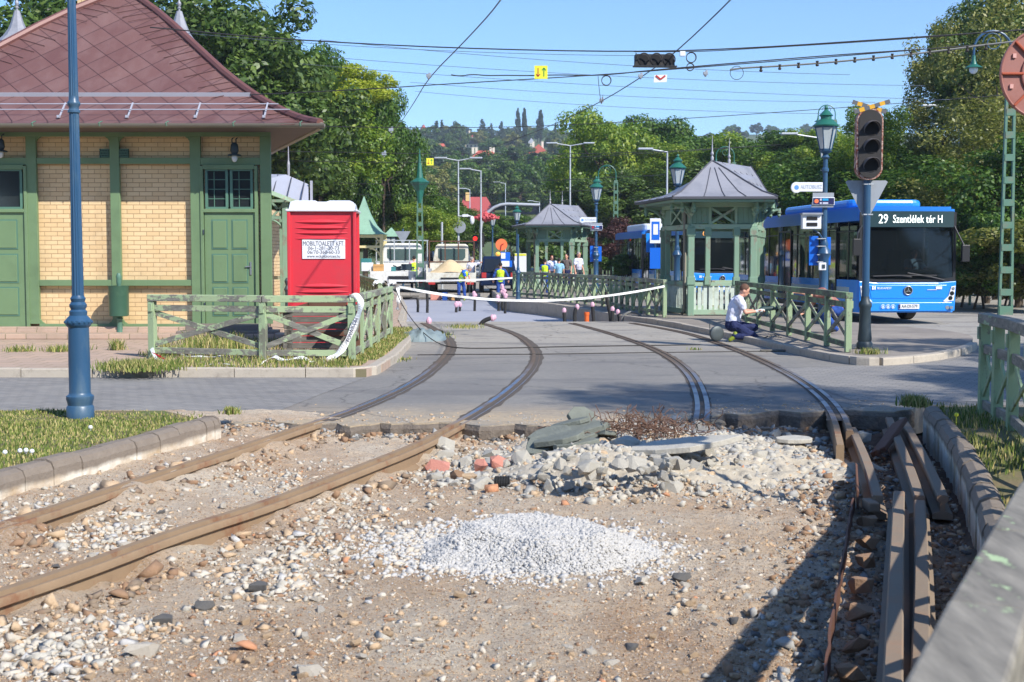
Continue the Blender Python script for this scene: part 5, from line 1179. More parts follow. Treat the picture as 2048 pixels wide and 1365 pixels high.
# bus stop furniture on the two posts
def stopsigns(px, Y, full, which):
    kx_ = Y/F; t = empty('bus_stop_sign', (P(px, 515, Y).x, Y-.12, 0), 0, 'white AUTOBUSZ bus stop flag on the %s' % which, 'bus stop sign', 'bus stop flags')
    z = lambda y_: H-(y_-515)*31/F
    m = MB(); m.disc((-.62, 0, z(377)), .13, .05); m.box((-.30, .025, z(376)), (.60, .05, .22)); m.build('panel', 'white_plastic', t, bevel=.01)
    m = MB(); m.disc((-.62, -.008, z(377)), .055, .01); m.build('emblem', basic('pale_blue', S((96, 150, 215)), .4, var=.02), t)
    m = MB(); m.disc((-.62, -.003, z(377)), .125, .004); m.disc((-.62, -.006, z(377)), .115, .004); m.build('ring', 'white_plastic', t)
    text('AUTOBUSZ', .125, T(-.27, -.006, z(376)), 'lettering', basic('pale_letter', S((176, 186, 204)), .5, var=.02).name, t, sx=.8)
    t2 = empty('line_board', (P(px, 515, Y).x, Y-.1, 0), 0, 'navy line number board with grey back plate on the %s' % which, 'sign', 'line number boards')
    m = MB(); m.box((.02, .0, z(394)), (.5, .02, .16)); m.box((.0, .0, z(411)), (.52, .02, .12)); m.build('back_plate', 'sign_back', t2)
    m = MB(); m.box((.02, -.03, z(404)), (.52, .025, .18)); m.build('border', 'white_plastic', t2, bevel=.006)
    m = MB(); m.box((.02, -.046, z(404)), (.49, .01, .15)); pb = m.build('panel', 'sign_navy', t2)
    m = MB(); m.disc((-.15, -.056, z(404)), .05, .004); m.build('round_mark', 'orange' if full else 'red_mark', pb)
    m = MB(); m.box((.06, -.056, z(401)), (.14, .004, .055)); m.build('cyan_field', 'sign_cyan', pb)
    m = MB(); m.box((-.05, -.056, z(401)), (.045, .004, .05)); m.box((-.05, -.056, z(408)), (.045, .004, .045)); m.box((.06, -.056, z(408)), (.13, .004, .045)); m.build('white_field', basic('dim_white', S((190, 190, 210)), .5, var=.02), pb)
    t3 = empty('timetable_case', (P(px, 515, Y).x, Y-.02, 0), 0, 'bright blue timetable panels clamped to the %s' % which, 'timetable panel', 'blue timetable panels')
    m = MB(); m.box((-.15, .09, z(502)), (.22, .03, .70)); m.build('panel', 'sign_blue', t3, bevel=.006); m = MB(); m.box((.13, .07, z(490)), (.24, .03, .36)); m.box((.13, .07, z(518)), (.24, .03, .30)); m.build('panel', 'sign_blue', t3, bevel=.006)
    m = MB()
    for y_ in (478, 493, 510, 524): m.box((0, -.0, z(y_)), (.2, .16, .02))
    m.build('clamp', 'galv', t3)
    if full:
        t4 = empty('display_box', (P(1621, 515, 30.9).x, 30.9, 0), 0, 'white electronic display box with a small sloping roof beside the front bus', 'display')
        m = MB(); m.box((0, 0, z(444)), (.44, .2, .36)); m.build('housing', 'white_plastic', t4, bevel=.01); m = MB(); m.box((0, -.02, z(429)), (.48, .3, .04)); m.build('hood', 'sign_back', t4)
        m = MB(); m.box((0, -.105, z(438)), (.25, .02, .08)); m.box((0, -.105, z(450)), (.25, .02, .08)); m.build('screen', 'black_void', t4); m = MB(); m.tube([(.05, 0, z(460)), (.2, 0, z(468)), (.3, .05, z(480))], .02, 6); m.build('bracket', 'lamp_blue', t4)
        m = MB(); m.box((0, -.03, z(533)), (.17, .1, .18)); o = m.build('ticket_box', 'white_plastic', bevel=.01); o.location = (P(1643, 515, 30.8).x, 30.75, 0); tag(o, 'small white box on the lantern post below the blue timetable panels', 'box')
        m = MB(); m.box((.02, -.09, z(533)), (.07, .01, .09)); m.build('slot', 'cast_dark', o)
stopsigns(1641, 31, True, 'near lantern post'); stopsigns(1192, 58, False, 'far lantern post')
# ---------------- rusty railway signal with yield sign ----------------
bp = G(1729, 697, .12); k = bp.y/F; t = empty('signal_post', bp, 0, 'blue signal post with dark fluted base on the tip of the island', 'signal post')
zz = lambda y_: (697-y_)*k
m = MB(); m.lathe([(16*k, 0), (16*k, 10*k), (13*k, 14*k), (14*k, 18*k), (12*k, 40*k), (11*k, 80*k), (13*k, 84*k), (13*k, 90*k), (9*k, 96*k), (8*k, 104*k)], n=16); m.build('base', 'cast_dark', t, smooth=True)
m = MB(); m.lathe([(7.5*k, 104*k), (7.2*k, 200*k), (6.8*k, 470*k)], n=16); m.build('pole', 'lamp_blue', t, smooth=True)
sg = empty('railway_signal', bp+Vector((0, -.12, 0)), 0, 'black three-lens railway signal with peeling rusty rim on the island post', 'railway signal')
def stadium(w_, y0, y1, r, n=10):
    c0, c1 = zz(y0)-r, zz(y1)+r; return [(w_/2-r+r*math.cos(a)+0, c0+r*math.sin(a)) for a in [i*math.pi/2/n for i in range(n+1)]]+[(-w_/2+r+r*math.cos(a), c0+r*math.sin(a)) for a in [math.pi/2+i*math.pi/2/n for i in range(n+1)]]+[(-w_/2+r+r*math.cos(a), c1+r*math.sin(a)) for a in [math.pi+i*math.pi/2/n for i in range(n+1)]]+[(w_/2-r+r*math.cos(a), c1+r*math.sin(a)) for a in [1.5*math.pi+i*math.pi/2/n for i in range(n+1)]]
s = N('rim_rust'); v = s.coord(); c = s.mix(s.ramp(s.noise(14, 8, v, .8), [(.47, 0.), (.53, 1.)]), S((196, 168, 154)), s.mix(s.noise(25, 5, v), S((92, 36, 26)), S((150, 72, 50)))); s.bump(s.noise(30, 6, v), .6, .02); MATS['rim_rust'] = s.out(c, .8)
M2 = RZ(0)
m = MB(); m.plate(stadium(52*k, 222, 362, 24*k), .16); m.build('rim', 'rim_rust', sg, bevel=.004)
m = MB(); m.plate(stadium(45*k, 225, 358, 21*k), .03, None, -.022); m.build('face', 'signal_black', sg)
for yc in (262, 297, 333):
    m = MB(); m.disc((2*k, -.03, zz(yc)), 14*k, .012, 20); m.build('lens', 'black_void', sg)
    m = MB(); vs = []; fs = []; n = 16
    for i in range(n+1):
        a = math.pi*(-.12)+math.pi*1.24*i/n; ln = .20*max(.15, math.sin(max(0.02, min(math.pi-.02, (a+.38)/(math.pi+.76)*math.pi))))
        for r_ in (15*k, 15.8*k):
            vs += [(2*k+r_*math.cos(a), -.03, zz(yc)+r_*math.sin(a)), (2*k+r_*math.cos(a), -.03-ln, zz(yc)+r_*math.sin(a)-.02)]
    for i in range(n): q = i*4; fs += [(q, q+4, q+5, q+1), (q+2, q+3, q+7, q+6), (q+1, q+5, q+7, q+3), (q, q+2, q+6, q+4)]
    m.add(vs, fs); m.build('visor', basic('visor', S((96, 92, 94)), .5, var=.1), sg, smooth=False)
cb = empty('warning_cross', bp+Vector((0, -.1, 0)), 0, 'small yellow and grey striped cross mounted on top of the rusty signal', 'warning cross')
for (a, b_) in (((-35, 209), (32, 229)), ((-32, 229), (38, 208))):
    A_, B_ = Vector((a[0]*k, 0, zz(a[1]))), Vector((b_[0]*k, 0, zz(b_[1])))
    for i in range(7):
        m = MB(); yo = Vector((0, -.0-.02*(a[1] > 215), 0)); m.bar(A_.lerp(B_, i/7)+yo, A_.lerp(B_, (i+.98)/7)+yo, .016, 8*k); m.build('stripe', 'barrier_grey' if i % 2 == 0 else 'barrier_yellow', cb)
ys_ = empty('yield_sign', bp+Vector((.01, .08, 0)), 0, 'grey back of a triangular yield sign below the rusty signal', 'road sign')
m = MB(); m.plate([(-42*k, zz(365)), (-38*k, zz(362)), (38*k, zz(362)), (42*k, zz(365)), (3*k, zz(440)), (-3*k, zz(440))], .012); m.build('plate', 'sign_back', ys_)
m = MB(); m.box((0, -.08, zz(370)), (.16, .12, .02)); m.box((0, -.08, zz(430)), (.16, .12, .02)); m.build('clamp', 'galv', ys_)
# ---------------- salmon disc at the right edge ----------------
Y = 8.6; c = P(2092, 148, Y); kk = Y/F; R_ = 91*kk; t = empty('round_marker', (c.x, c.y, c.z), 0, 'salmon-coloured round plastic sign back with ribs, cut by the right edge', 'round sign')
m = MB(); m.disc((0, 0, 0), R_, .02, 40); m.build('disc', 'rust_disc', t, bevel=.004)
m = MB(); m.tube([(R_*.985*math.cos(a), -.008, R_*.985*math.sin(a)) for a in [i*math.pi/20 for i in range(41)]], .008, 6); m.build('rim', 'rust_disc', t, smooth=True)
m = MB(); m.disc((0, -.015, 0), R_*.55, .02, 36); m.build('hub', 'rust_disc', t, bevel=.008)
for i in range(8):
    a = i*math.pi/4+.0; m = MB(); m.bar((R_*.5*math.cos(a), -.012, R_*.5*math.sin(a)), (R_*.98*math.cos(a), -.012, R_*.98*math.sin(a)), .016, .016); m.build('rib', 'rust_edge', t, bevel=.004)
for a in (math.pi+.35, math.pi-.5):
    m = MB(); m.box((R_*.8*math.cos(a), -.006, R_*.8*math.sin(a)), (.022, .012, .028)); m.build('reflector', basic('pale_salmon', S((212, 160, 150)), .5, var=.03), t)
m = MB(); m.tube([(.0, .03, -R_*.3), (.0, .03, -c.z+.05)], .03, 10); m.tube([(.0, .03, -R_*.3), (.0, .03, R_*.4)], .03, 10); m.build('pole', 'galv', t)
# ---------------- lattice catenary poles, swan-neck lamps ----------------
def lattice(px, Y, z0, top, label, w=.30, wt=.16, swan=0, lamp=True):
    x = P(px, 515, Y).x; t = empty('lattice_pole', (x, Y, z0), 0, label, 'catenary pole', 'green lattice catenary poles')
    hs = top-z0; n = max(6, int(hs/.62))
    for sx_ in (-1, 1):
        m = MB(); m.bar((sx_*w/2, 0, 0), (sx_*wt/2, 0, hs), .07, .11, up=(0, 1, 0)); m.build('upright', 'lattice_green', t)
    m = MB()
    for i in range(n+1):
        z = hs*i/n; ww = w+(wt-w)*i/n; m.box((0, -.06, z+.01), (ww+.02, .02, .2 if i else .5)); m.box((0, .06, z+.01), (ww+.02, .02, .2))
    m.build('battens', 'lattice_green', t)
    if lamp:
        m = MB(); r0 = .55; sg = -1
        arc = [(sg*(r0-r0*math.cos(a)), 0, hs+.5+r0*math.sin(a)) for a in [i*math.pi/10 for i in range(11)]]
        m.tube([(0, 0, hs-.2), (0, 0, hs+.5)]+arc+[(sg*2*r0, 0, hs+.35)], .035, 8)
        m.tube([(sg*(r0+.3*math.cos(a)*(1-a/14)), 0, hs+.72+.3*math.sin(a)*(1-a/14)) for a in [i*.5 for i in range(20)]], .016, 6)
        m.build('swan_neck', 'lamp_green' if not swan else 'lamp_blue', t, smooth=True)
        m = MB(); m.lathe([(.03, .35), (.05, .33), (.06, .2), (.10, .08), (.24, .0), (.26, -.02), (.1, -.02)], (sg*2*r0, 0, hs+.0), 14); m.build('lamp_shade', 'lamp_green', t, smooth=True)
        m = MB(); m.sphere((sg*2*r0, 0, hs-.06), (.13, .13, .14), 10, 6); m.build('lamp_globe', 'glass_milk', t, smooth=True)
    return t
zt = lambda y_, Y: H-(y_-515)*Y/F
lattice(2013, 38.5, 0, zt(140, 38.5), 'large lattice catenary pole at the right edge behind the salmon disc', .36, .2, 1)
lattice(1231, 82, 0, zt(372, 82)+.2, 'lattice pole with a swan-neck lamp right of the far kiosk', .34, .2)
lattice(1466, 80, 0, zt(330, 80), 'lattice pole whose swan-neck lamp shows above the near kiosk roof', .34, .2)
lattice(1666, 85, 0, zt(246, 85), 'lattice pole with a swan-neck lamp right behind the near lantern', .3, .18)
tt = lattice(840, 62.6, 0, zt(395, 62.6), 'lattice pole between the white pickup and the sand truck', .34, .2, lamp=False)
m = MB(); hs = zt(395, 62.6); m.lathe([(.1, 0), (.2, .6), (.48, 1.0), (.17, 1.2), (.09, 1.8), (.04, 2.3), (.015, 2.6)], (0, 0, hs-.3), 8); m.build('lantern', 'lamp_green', tt)
# right pole: small swan neck lamp seen at (1970, 150)
# ---------------- modern grey street lamps ----------------
def street_lamp(px, Y, ytop, arms, label, z0=0, ln=1.5, r=.07, tilt=.12):
    x = P(px, 515, Y).x; hh_ = zt(ytop, Y)-z0; t = empty('street_lamp', (x, Y, z0), 0, label, 'street lamp', 'grey street lamps')
    m = MB(); m.lathe([(r*1.25, 0), (r*1.2, 1.2), (r, 1.25), (r*.6, hh_)], n=10); m.build('pole', 'galv', t, smooth=True)
    for s_ in arms:
        m = MB(); m.tube([(0, 0, hh_-.04), (s_*ln, 0, hh_+ln*tilt)], .035, 8); m.build('arm', 'galv', t)
        m = MB(); m.box((s_*(ln+.3), 0, hh_+ln*tilt+.03), (.75, .26, .09)); m.build('lamp_head', 'galv', t, bevel=.02)
    return t
street_lamp(917, 78, 322, (-1, 1), 'grey double-arm street lamp left of the middle, above the old flatbed truck', ln=.75)
street_lamp(962, 84, 343, (-1,), 'grey single-arm street lamp just right of the left double-arm lamp', ln=.7)
street_lamp(1140, 88, 293, (-1, 1), 'tall grey double-arm street lamp above the far kiosk', ln=.95)
street_lamp(1913, 58, 222, (-1,), 'grey single-arm street lamp standing above the front bus', ln=1.0)
street_lamp(1333, 66, 305, (-1,), 'grey street lamp whose arm sticks out left above the near kiosk', ln=.8); street_lamp(1640, 60, 278, (-1,), 'grey street lamp with its arm showing left of the rusty signal', ln=1.2)
street_lamp(940, 130, 380, (-1,), 'small distant grey street lamp before the red-roofed house', ln=.4); street_lamp(1011, 150, 368, (-1,), 'thin distant grey street lamp right of the red-roofed house', ln=.7); street_lamp(1079, 170, 405, (-1,), 'small distant grey street lamp left of the far kiosk roof', ln=.9)
# mast arm with traffic light
Y = 92; x0 = P(961, 515, Y).x; x1 = P(1080, 515, Y).x; t = empty('traffic_light_mast', (x0, Y, 0), 0, 'curved grey mast arm reaching right over the road with traffic lights', 'traffic light mast')
za = zt(409, Y); m = MB(); m.tube([(0, 0, 0), (0, 0, za-1.8)]+[(1.9-1.9*math.cos(a), 0, za-1.9+1.9*math.sin(a)) for a in [i*math.pi/12 for i in range(7)]]+[(x1-x0, 0, za-.08)], .11, 10); m.build('mast', 'galv', t, smooth=True)
for px, y_, col in ((950, 478, 'red_lamp'), (963, 475, None)):
    m = MB(); xx = P(px, 515, Y-1).x-x0; m.box((xx, -.3, zt(y_+6, Y)), (.36, .25, 1.0)); sh = m.build('signal_head', 'signal_black', t, bevel=.02)
    if col: m = MB(); m.disc((xx, -.44, zt(y_, Y)+.0), .16, .03, 12); m.build('red_light', col, sh)
p = P(971, 436, 90); m = MB(); 
rr = random.Random(2)
for _ in range(500): 
    a = rr.uniform(0, 6.28); q = rr.uniform(0, .95); m.box((q*math.cos(a), q*.5*math.sin(a), rr.uniform(-.25, .4)*(1.1-q)), (.12, .12, .08), RZ(rr.uniform(0, 3)))
o = m.build('flower_basket', 'flower'); o.location = p; tag(o, 'hanging basket of red flowers on the lamp right of the mast arm', 'flower basket')
# cameras and round mirror on the left lamp
t = empty('traffic_camera', P(938, 440, 78), 0, 'white traffic camera on a short arm beside the left double-arm lamp', 'camera'); m = MB(); m.tube([(-.6, 0, .2), (-.2, 0, .28), (.1, 0, .2)], .05, 6); m.build('arm', 'galv', t); m = MB(); m.sphere((.18, 0, -.02), (.14, .14, .26), 10, 7); m.box((-.22, 0, .25), (.35, .15, .15)); m.build('housing', 'white_plastic', t)
m = MB(); m.disc((0, 0, 0), .38, .03, 24); o = m.build('round_sign', 'sign_back'); o.location = P(919, 454, 77.8); tag(o, 'grey back of a round road sign on the left double-arm lamp', 'road sign')
t = empty('post_with_yield_sign', (P(806, 515, 70).x, 70, 0), 0, 'blue post with grey back of a yield sign behind the white pickup', 'road sign'); m = MB(); m.lathe([(.06, 0), (.05, zt(455, 66))], n=8); m.build('post', 'lamp_blue', t); m = MB(); zq = zt(470, 66); m.plate([(-.42, zq+.25), (.42, zq+.25), (0, zq-.48)], .02, None, -.08); m.box((-.02, -.08, zt(495, 66)), (.6, .02, .5)); m.build('plate', 'sign_back', t)
m = MB(); m.lathe([(.07, 0), (.06, zt(445, 70))], n=8); o = m.build('grey_post', 'galv'); o.location = (P(884, 515, 70).x, 70, 0); tag(o, 'plain short grey post behind the cab of the sand truck', 'post')
# orange signal disc and blue boards behind the workers
t = empty('portable_signal', (P(1003, 515, 60).x, 60, -.3), 0, 'round orange warning disc on a stand with blue boxes, behind the worker in a vest', 'warning disc')
m = MB(); m.disc((0, -.1, zt(490, 60)+.3), .27, .04, 28); m.build('disc', 'orange', t); m = MB(); m.tube([(0, 0, 0), (0, 0, zt(492, 60)+.3)], .03, 8); m.build('pole', 'galv', t); m = MB(); m.tube([(-.05, -.13, zt(503, 60)+.3), (.0, -.13, zt(490, 60)+.3), (.1, -.13, zt(488, 60)+.3)], .02, 6); m.build('handle', 'red_mark', t)
m = MB(); m.box((.18, .02, zt(513, 60)+.3), (.44, .12, .38)); m.box((.24, .02, zt(528, 60)+.3), (.5, .12, .30)); m.build('blue_board', 'sign_blue', t); m = MB(); m.box((.08, -.05, zt(512, 60)+.3), (.2, .02, .27)); m.box((.18, -.05, zt(528, 60)+.3), (.37, .02, .26)); m.build('paper', 'white_plastic', t)
t = empty('info_board', (P(1041, 515, 64).x, 64, 0), 0, 'white information board with a yellow top strip left of the far kiosk', 'board'); m = MB(); m.box((0, 0, zt(526, 64)), (.58, .06, .92)); m.build('panel', 'white_plastic', t); m = MB(); m.box((0, -.035, zt(510, 64)), (.56, .02, .10)); m.build('strip', 'yellow_sign', t)
# ---------------- green-roofed gazebo ----------------
Y = 66; kx_ = Y/F; t = empty('gazebo', (P(729, 515, Y).x, Y, 0), 0, 'gazebo with a pointed pale green copper roof behind the white pickup', 'gazebo')
zb, za = zt(470, Y), zt(394, Y); m = MB(); hw = 46*kx_
hq = za-zb; m.lathe([(hw*1.42, 0), (hw*1.05, .08*hq), (hw*.72, .25*hq), (hw*.42, .5*hq), (hw*.2, .76*hq), (.02, hq)], (0, 0, zb), 4, ang=R(45)); m.build('roof', 'copper_green', t)
for s_ in (-1, 1):
    m = MB(); m.box((s_*hw*.82, -hw*.82, zb/2), (.16, .16, zb)); m.box((s_*hw*.82, hw*.82, zb/2), (.16, .16, zb)); m.build('post', 'cream_paint', t)
m = MB(); m.box((0, -hw*.82, zb-.1), (hw*1.8, .12, .14)); m.box((0, -hw*.82, zb-.62), (hw*1.64, .10, .12))
for u in (-.9, .55): m.bar((hw*u, -hw*.82, zb-.58), (hw*(u+.32), -hw*.82, zb-.12), .05); m.bar((hw*u, -hw*.82, zb-.12), (hw*(u+.32), -hw*.82, zb-.58), .05)
for s_ in (-1, 1): m.tube([(s_*(hw*.82-.6+.6*math.sin(a)), -hw*.82, zb-1.3+.6*math.cos(a)) for a in [i*.26 for i in range(7)]], .05, 6)
m.build('fretwork', 'cream_paint', t)
t = empty('park_lantern', (P(783, 515, 72).x, 72, 0), 0, 'square lantern with a flat green roof between the gazebo and the yield sign', 'lantern'); m = MB(); m.lathe([(.66, 0), (.2, .35), (.03, .5)], (0, 0, zt(474, 72)), 4, ang=R(45)); m.build('cap', 'copper_green', t); m = MB(); m.box((0, 0, zt(481, 72)), (.62, .62, .35)); m.lathe([(.06, 0), (.06, zt(487, 72))], n=8); m.build('housing', 'cast_dark', t)
m = MB()
for s_ in (-1, 1): m.box((s_*.14, -.32, zt(480, 72)), (.2, .02, .2))
m.build('pane', 'glass_milk', t)
# ---------------- overhead wires and hung things ----------------
def wire(pts, r, label, name='overhead_wire', mat='wire', sag=0, group='overhead wires', cat='wire'):
    q = [P(*p) for p in pts]
    if len(q) == 2 and sag: q = [q[0].lerp(q[1], i/12)+Vector((0, 0, -sag*4*(i/12)*(1-i/12))) for i in range(13)]
    elif len(q) > 2: q = smoothpath(q, 2)
    m = MB(); m.tube(q, r, 5); return tag(m.build(name, mat, smooth=True), label, cat, group)
wire([(1020,-40,17),(1003,3,19.2),(930,83,24),(857,156,27.4),(828,207,34),(790,262,45),(755,305,58)], .011, 'contact wire running from the top left of centre down into the trees', sag=0)
wire([(1500,-45,17.5),(1463,0,19.2),(1350,107,24.2),(1283,155,27.4),(1203,204,31.4),(1100,254,40),(940,312,58)], .011, 'contact wire running from the top right of centre past the hanging signal')
wire([(300,55,24),(560,79,24),(900,97,24),(1268,105,24),(1500,97,24),(1800,77,24),(2200,50,24)], .012, 'thick span wire that carries the hanging black signal')
wire([(1268,104,24),(1400,104,24),(1500,98,24),(1700,86,24),(1900,72,24),(2200,46,24)], .008, 'slack cable tied under the span wire right of the hanging signal', 'cable', 'cable')
wire([(500,190,25),(720,180,25),(900,168,25),(1180,152,25),(1500,127,25),(1800,103,25),(2200,70,25)], .010, 'span wire that carries the yellow arrow sign')
wire([(902,150,25),(920,153,25),(945,149,25),(975,152,25),(1010,151,25),(1060,152,25),(1120,150,25),(1180,152,25),(1240,148,25),(1290,142,25),(1500,124,25),(1700,108,25),(1960,92,25),(2200,62,25)], .011, 'wavy black cable with a free end left of the yellow arrow sign', 'cable', 'cable')
wire([(1460,140,24.6),(1490,136,24.6),(1560,133,24.6),(1700,122,24.6),(1860,105,24.6),(2010,85,24.6),(2200,66,24.6)], .018, 'thick grey cable hung on clips at upper right', 'cable', 'cable_grey')
for i, (a, b) in enumerate((((640,80,36),(1700,150,36)), ((660,115,38),(1850,172,38)), ((600,128,40),(1900,200,40)), ((820,165,42),(1750,205,42)), ((830,183,44),(1650,228,44)), ((300,60,34),(1300,112,34)))):
    wire([a, b], .007, ('upper', 'second', 'third', 'fourth', 'lowest', 'topmost')[i]+' of the thin pale wires sloping across the sky', mat='wire_thin', sag=.15, group='thin pale wires')
for i, (a, b) in enumerate((((560,252,42),(1280,244,42),(2040,190,42)), ((500,306,52),(1100,309,52),(1700,280,52)), ((560,325,55),(900,328,55),(1500,295,55)), ((500,368,60),(900,368,60),(1300,350,60)), ((560,392,66),(870,394,66),(1230,380,66)))) if False else []: pass
for i, pts in enumerate((((560,252,42),(950,258,42),(1280,244,42),(1700,215,42),(2040,188,42)), ((560,303,52),(900,309,52),(1250,308,52),(1560,290,52)), ((560,322,55),(900,327,55),(1280,309,55),(1560,290,55)), ((560,362,60),(800,371,60),(1100,362,60),(1330,350,60)), ((640,388,66),(850,392,66),(1030,386,66),(1230,380,66)))):
    wire(pts, .011, ('highest', 'second', 'third', 'fourth', 'lowest')[i]+' of the span wires crossing before the dark trees', group='span wires before the trees')
# hanging black signal
c = P(1309, 121, 24.); t = empty('hanging_signal', c, R(4), 'black three-lens signal hanging from the span wire', 'hanging signal'); kk = 24/F
m = MB(); m.box((0, .08, 0), (76*kk, .16, 24*kk)); m.plate([(-34*kk, 12*kk), (38*kk, 12*kk), (41*kk, -13*kk), (-42*kk, -13*kk)], .02, None, -.02); m.build('housing', 'signal_black', t, bevel=.01)
m = MB(); m.box((0, -.05, -13*kk), (86*kk, .16, .02)); m.build('tray', 'black', t)
for i in (-1, 0, 1):
    m = MB(); m.disc((i*25*kk+2*kk, -.03, 0), 10.5*kk, .012, 20); m.build('lens', 'black_void', t)
    m = MB(); m.tube([(i*25*kk+2*kk+11.5*kk*math.cos(a), -.12, 11.5*kk*math.sin(a)) for a in [-.5+i_*.27 for i_ in range(16)]], .012, 5); m.build('visor', 'signal_black', t)
for s_ in (-1, 1):
    m = MB(); m.tube([(s_*36*kk, .05, 10*kk), (s_*36*kk, .05, 15*kk)], .01, 5); m.build('hanger', 'wire', t)
m = MB(); m.box((0, 0, 0), (.10, .06, .09)); o = m.build('junction_box', 'white_plastic', bevel=.008); o.location = P(1365, 108, 23.9); tag(o, 'small white junction box on the span wire right of the hanging signal', 'junction box')
def coil(px, py, Y, r, label, n=3):
    c = P(px, py, Y); m = MB(); m.tube([(c.x+r*(1+.05*math.sin(a*.37))*math.cos(a), c.y+.004*a, c.z+r*(1+.06*math.sin(a*.5))*math.sin(a)) for a in [i*.4 for i in range(int(n*15.7))]], .006, 5); tag(m.build('cable_coil', 'cable'), label, 'cable coil', 'coils of cable on the wires')
coil(1383, 115, 24, .09, 'coil of thin cable beside the white junction box'); coil(1381, 134, 24, .065, 'smaller coil of thin cable below the junction box'); coil(1213, 161, 25, .09, 'ring of cable hanging right of the yellow arrow sign'); coil(1474, 146, 24.6, .12, 'loop at the free end of the thick grey cable', 1.1)
m = MB(); q = [P(1196,152,25),P(1199,185,25),P(1203,212,26),P(1206,190,27)]; m.tube(smoothpath(q, 2), .006, 5); tag(m.build('drop_cable', 'cable'), 'thin cable drooping from the span wire to the contact wire insulator', 'cable')
for px, py, Y, lb in ((857,152,27.4,'insulator on the left contact wire'),(1203,201,31.4,'insulator on the middle contact wire above the far trees'),(1281,152,27,'dark insulator just right of centre under the span wire'),(1411,147,25,'insulator rod hanging between the pink mark and the thick cable'),(782,260,45,'pale insulator on the left contact wire before dark trees'),(768,308,55,'white insulator low on the left, before dark trees')):
    c = P(px, py, Y); m = MB(); k_ = Y/F; m.box((0, 0, 0), (9*k_, .05, 6*k_)); m.box((2*k_, 0, 4*k_), (4*k_, .04, 4*k_)); m.lathe([(.015, 0), (.03, .03), (.015, .05)], (0, 0, -7*k_), 8); o = m.build('insulator', 'sign_back', bevel=.005); o.location = c; tag(o, lb, 'insulator', 'insulators')
for i in range(13):
    p = P(1522+i*37.5, 138.5-i*3.6, 24.6); m = MB(); m.lathe([(.02, -.05), (.035, -.03), (.02, 0), (.03, .05)], (0, 0, 0), 8); o = m.build('cable_clip', 'cable'); o.location = p; tag(o, 'dark clip, one of the evenly spaced row along the thick grey cable', 'clip', 'cable clips')
def arrowsign(px, py, Y, w_, label, arrows):
    c = P(px, py, Y); t = empty('arrow_sign', c, 0, label, 'sign'); m = MB(); m.box((0, 0, 0), (w_, .01, w_)); pn = m.build('panel', 'yellow_sign', t)
    if arrows:
        for s_, mt in ((-1, 'red_mark'), (1, 'green_mark')):
            m = MB(); x = s_*w_*.22; m.box((x, -.008, 0), (w_*.06, .004, w_*.62)); d = s_
            m.bar((x, -.008, d*w_*.32), (x-w_*.14, -.008, d*w_*.14), .004, w_*.07, up=(0, 0, 1)); m.bar((x, -.008, d*w_*.32), (x+w_*.14, -.008, d*w_*.14), .004, w_*.07, up=(0, 0, 1)); m.build('arrow', mt, pn)
arrowsign(1082, 145, 24.9, .25, 'yellow square sign with a red down arrow and a green up arrow', True); arrowsign(860, 324, 54.8, .30, 'small yellow square sign hanging before the dark trees at left', True)
c = P(1321, 157, 25); t = empty('hanging_sign', c, R(3), 'small white plate with a red angular mark below the hanging signal', 'sign'); m = MB(); m.plate([(-.13, -.08), (.12, -.07), (.13, .07), (-.12, .06)], .008); pn = m.build('panel', 'white_plastic', t); m = MB(); m.bar((-.09, -.012, .05), (0, -.012, -.02), .004, .03, up=(0, 0, 1)); m.bar((0, -.012, -.02), (.09, -.012, .05), .004, .03, up=(0, 0, 1)); m.build('mark', 'red_mark', pn)
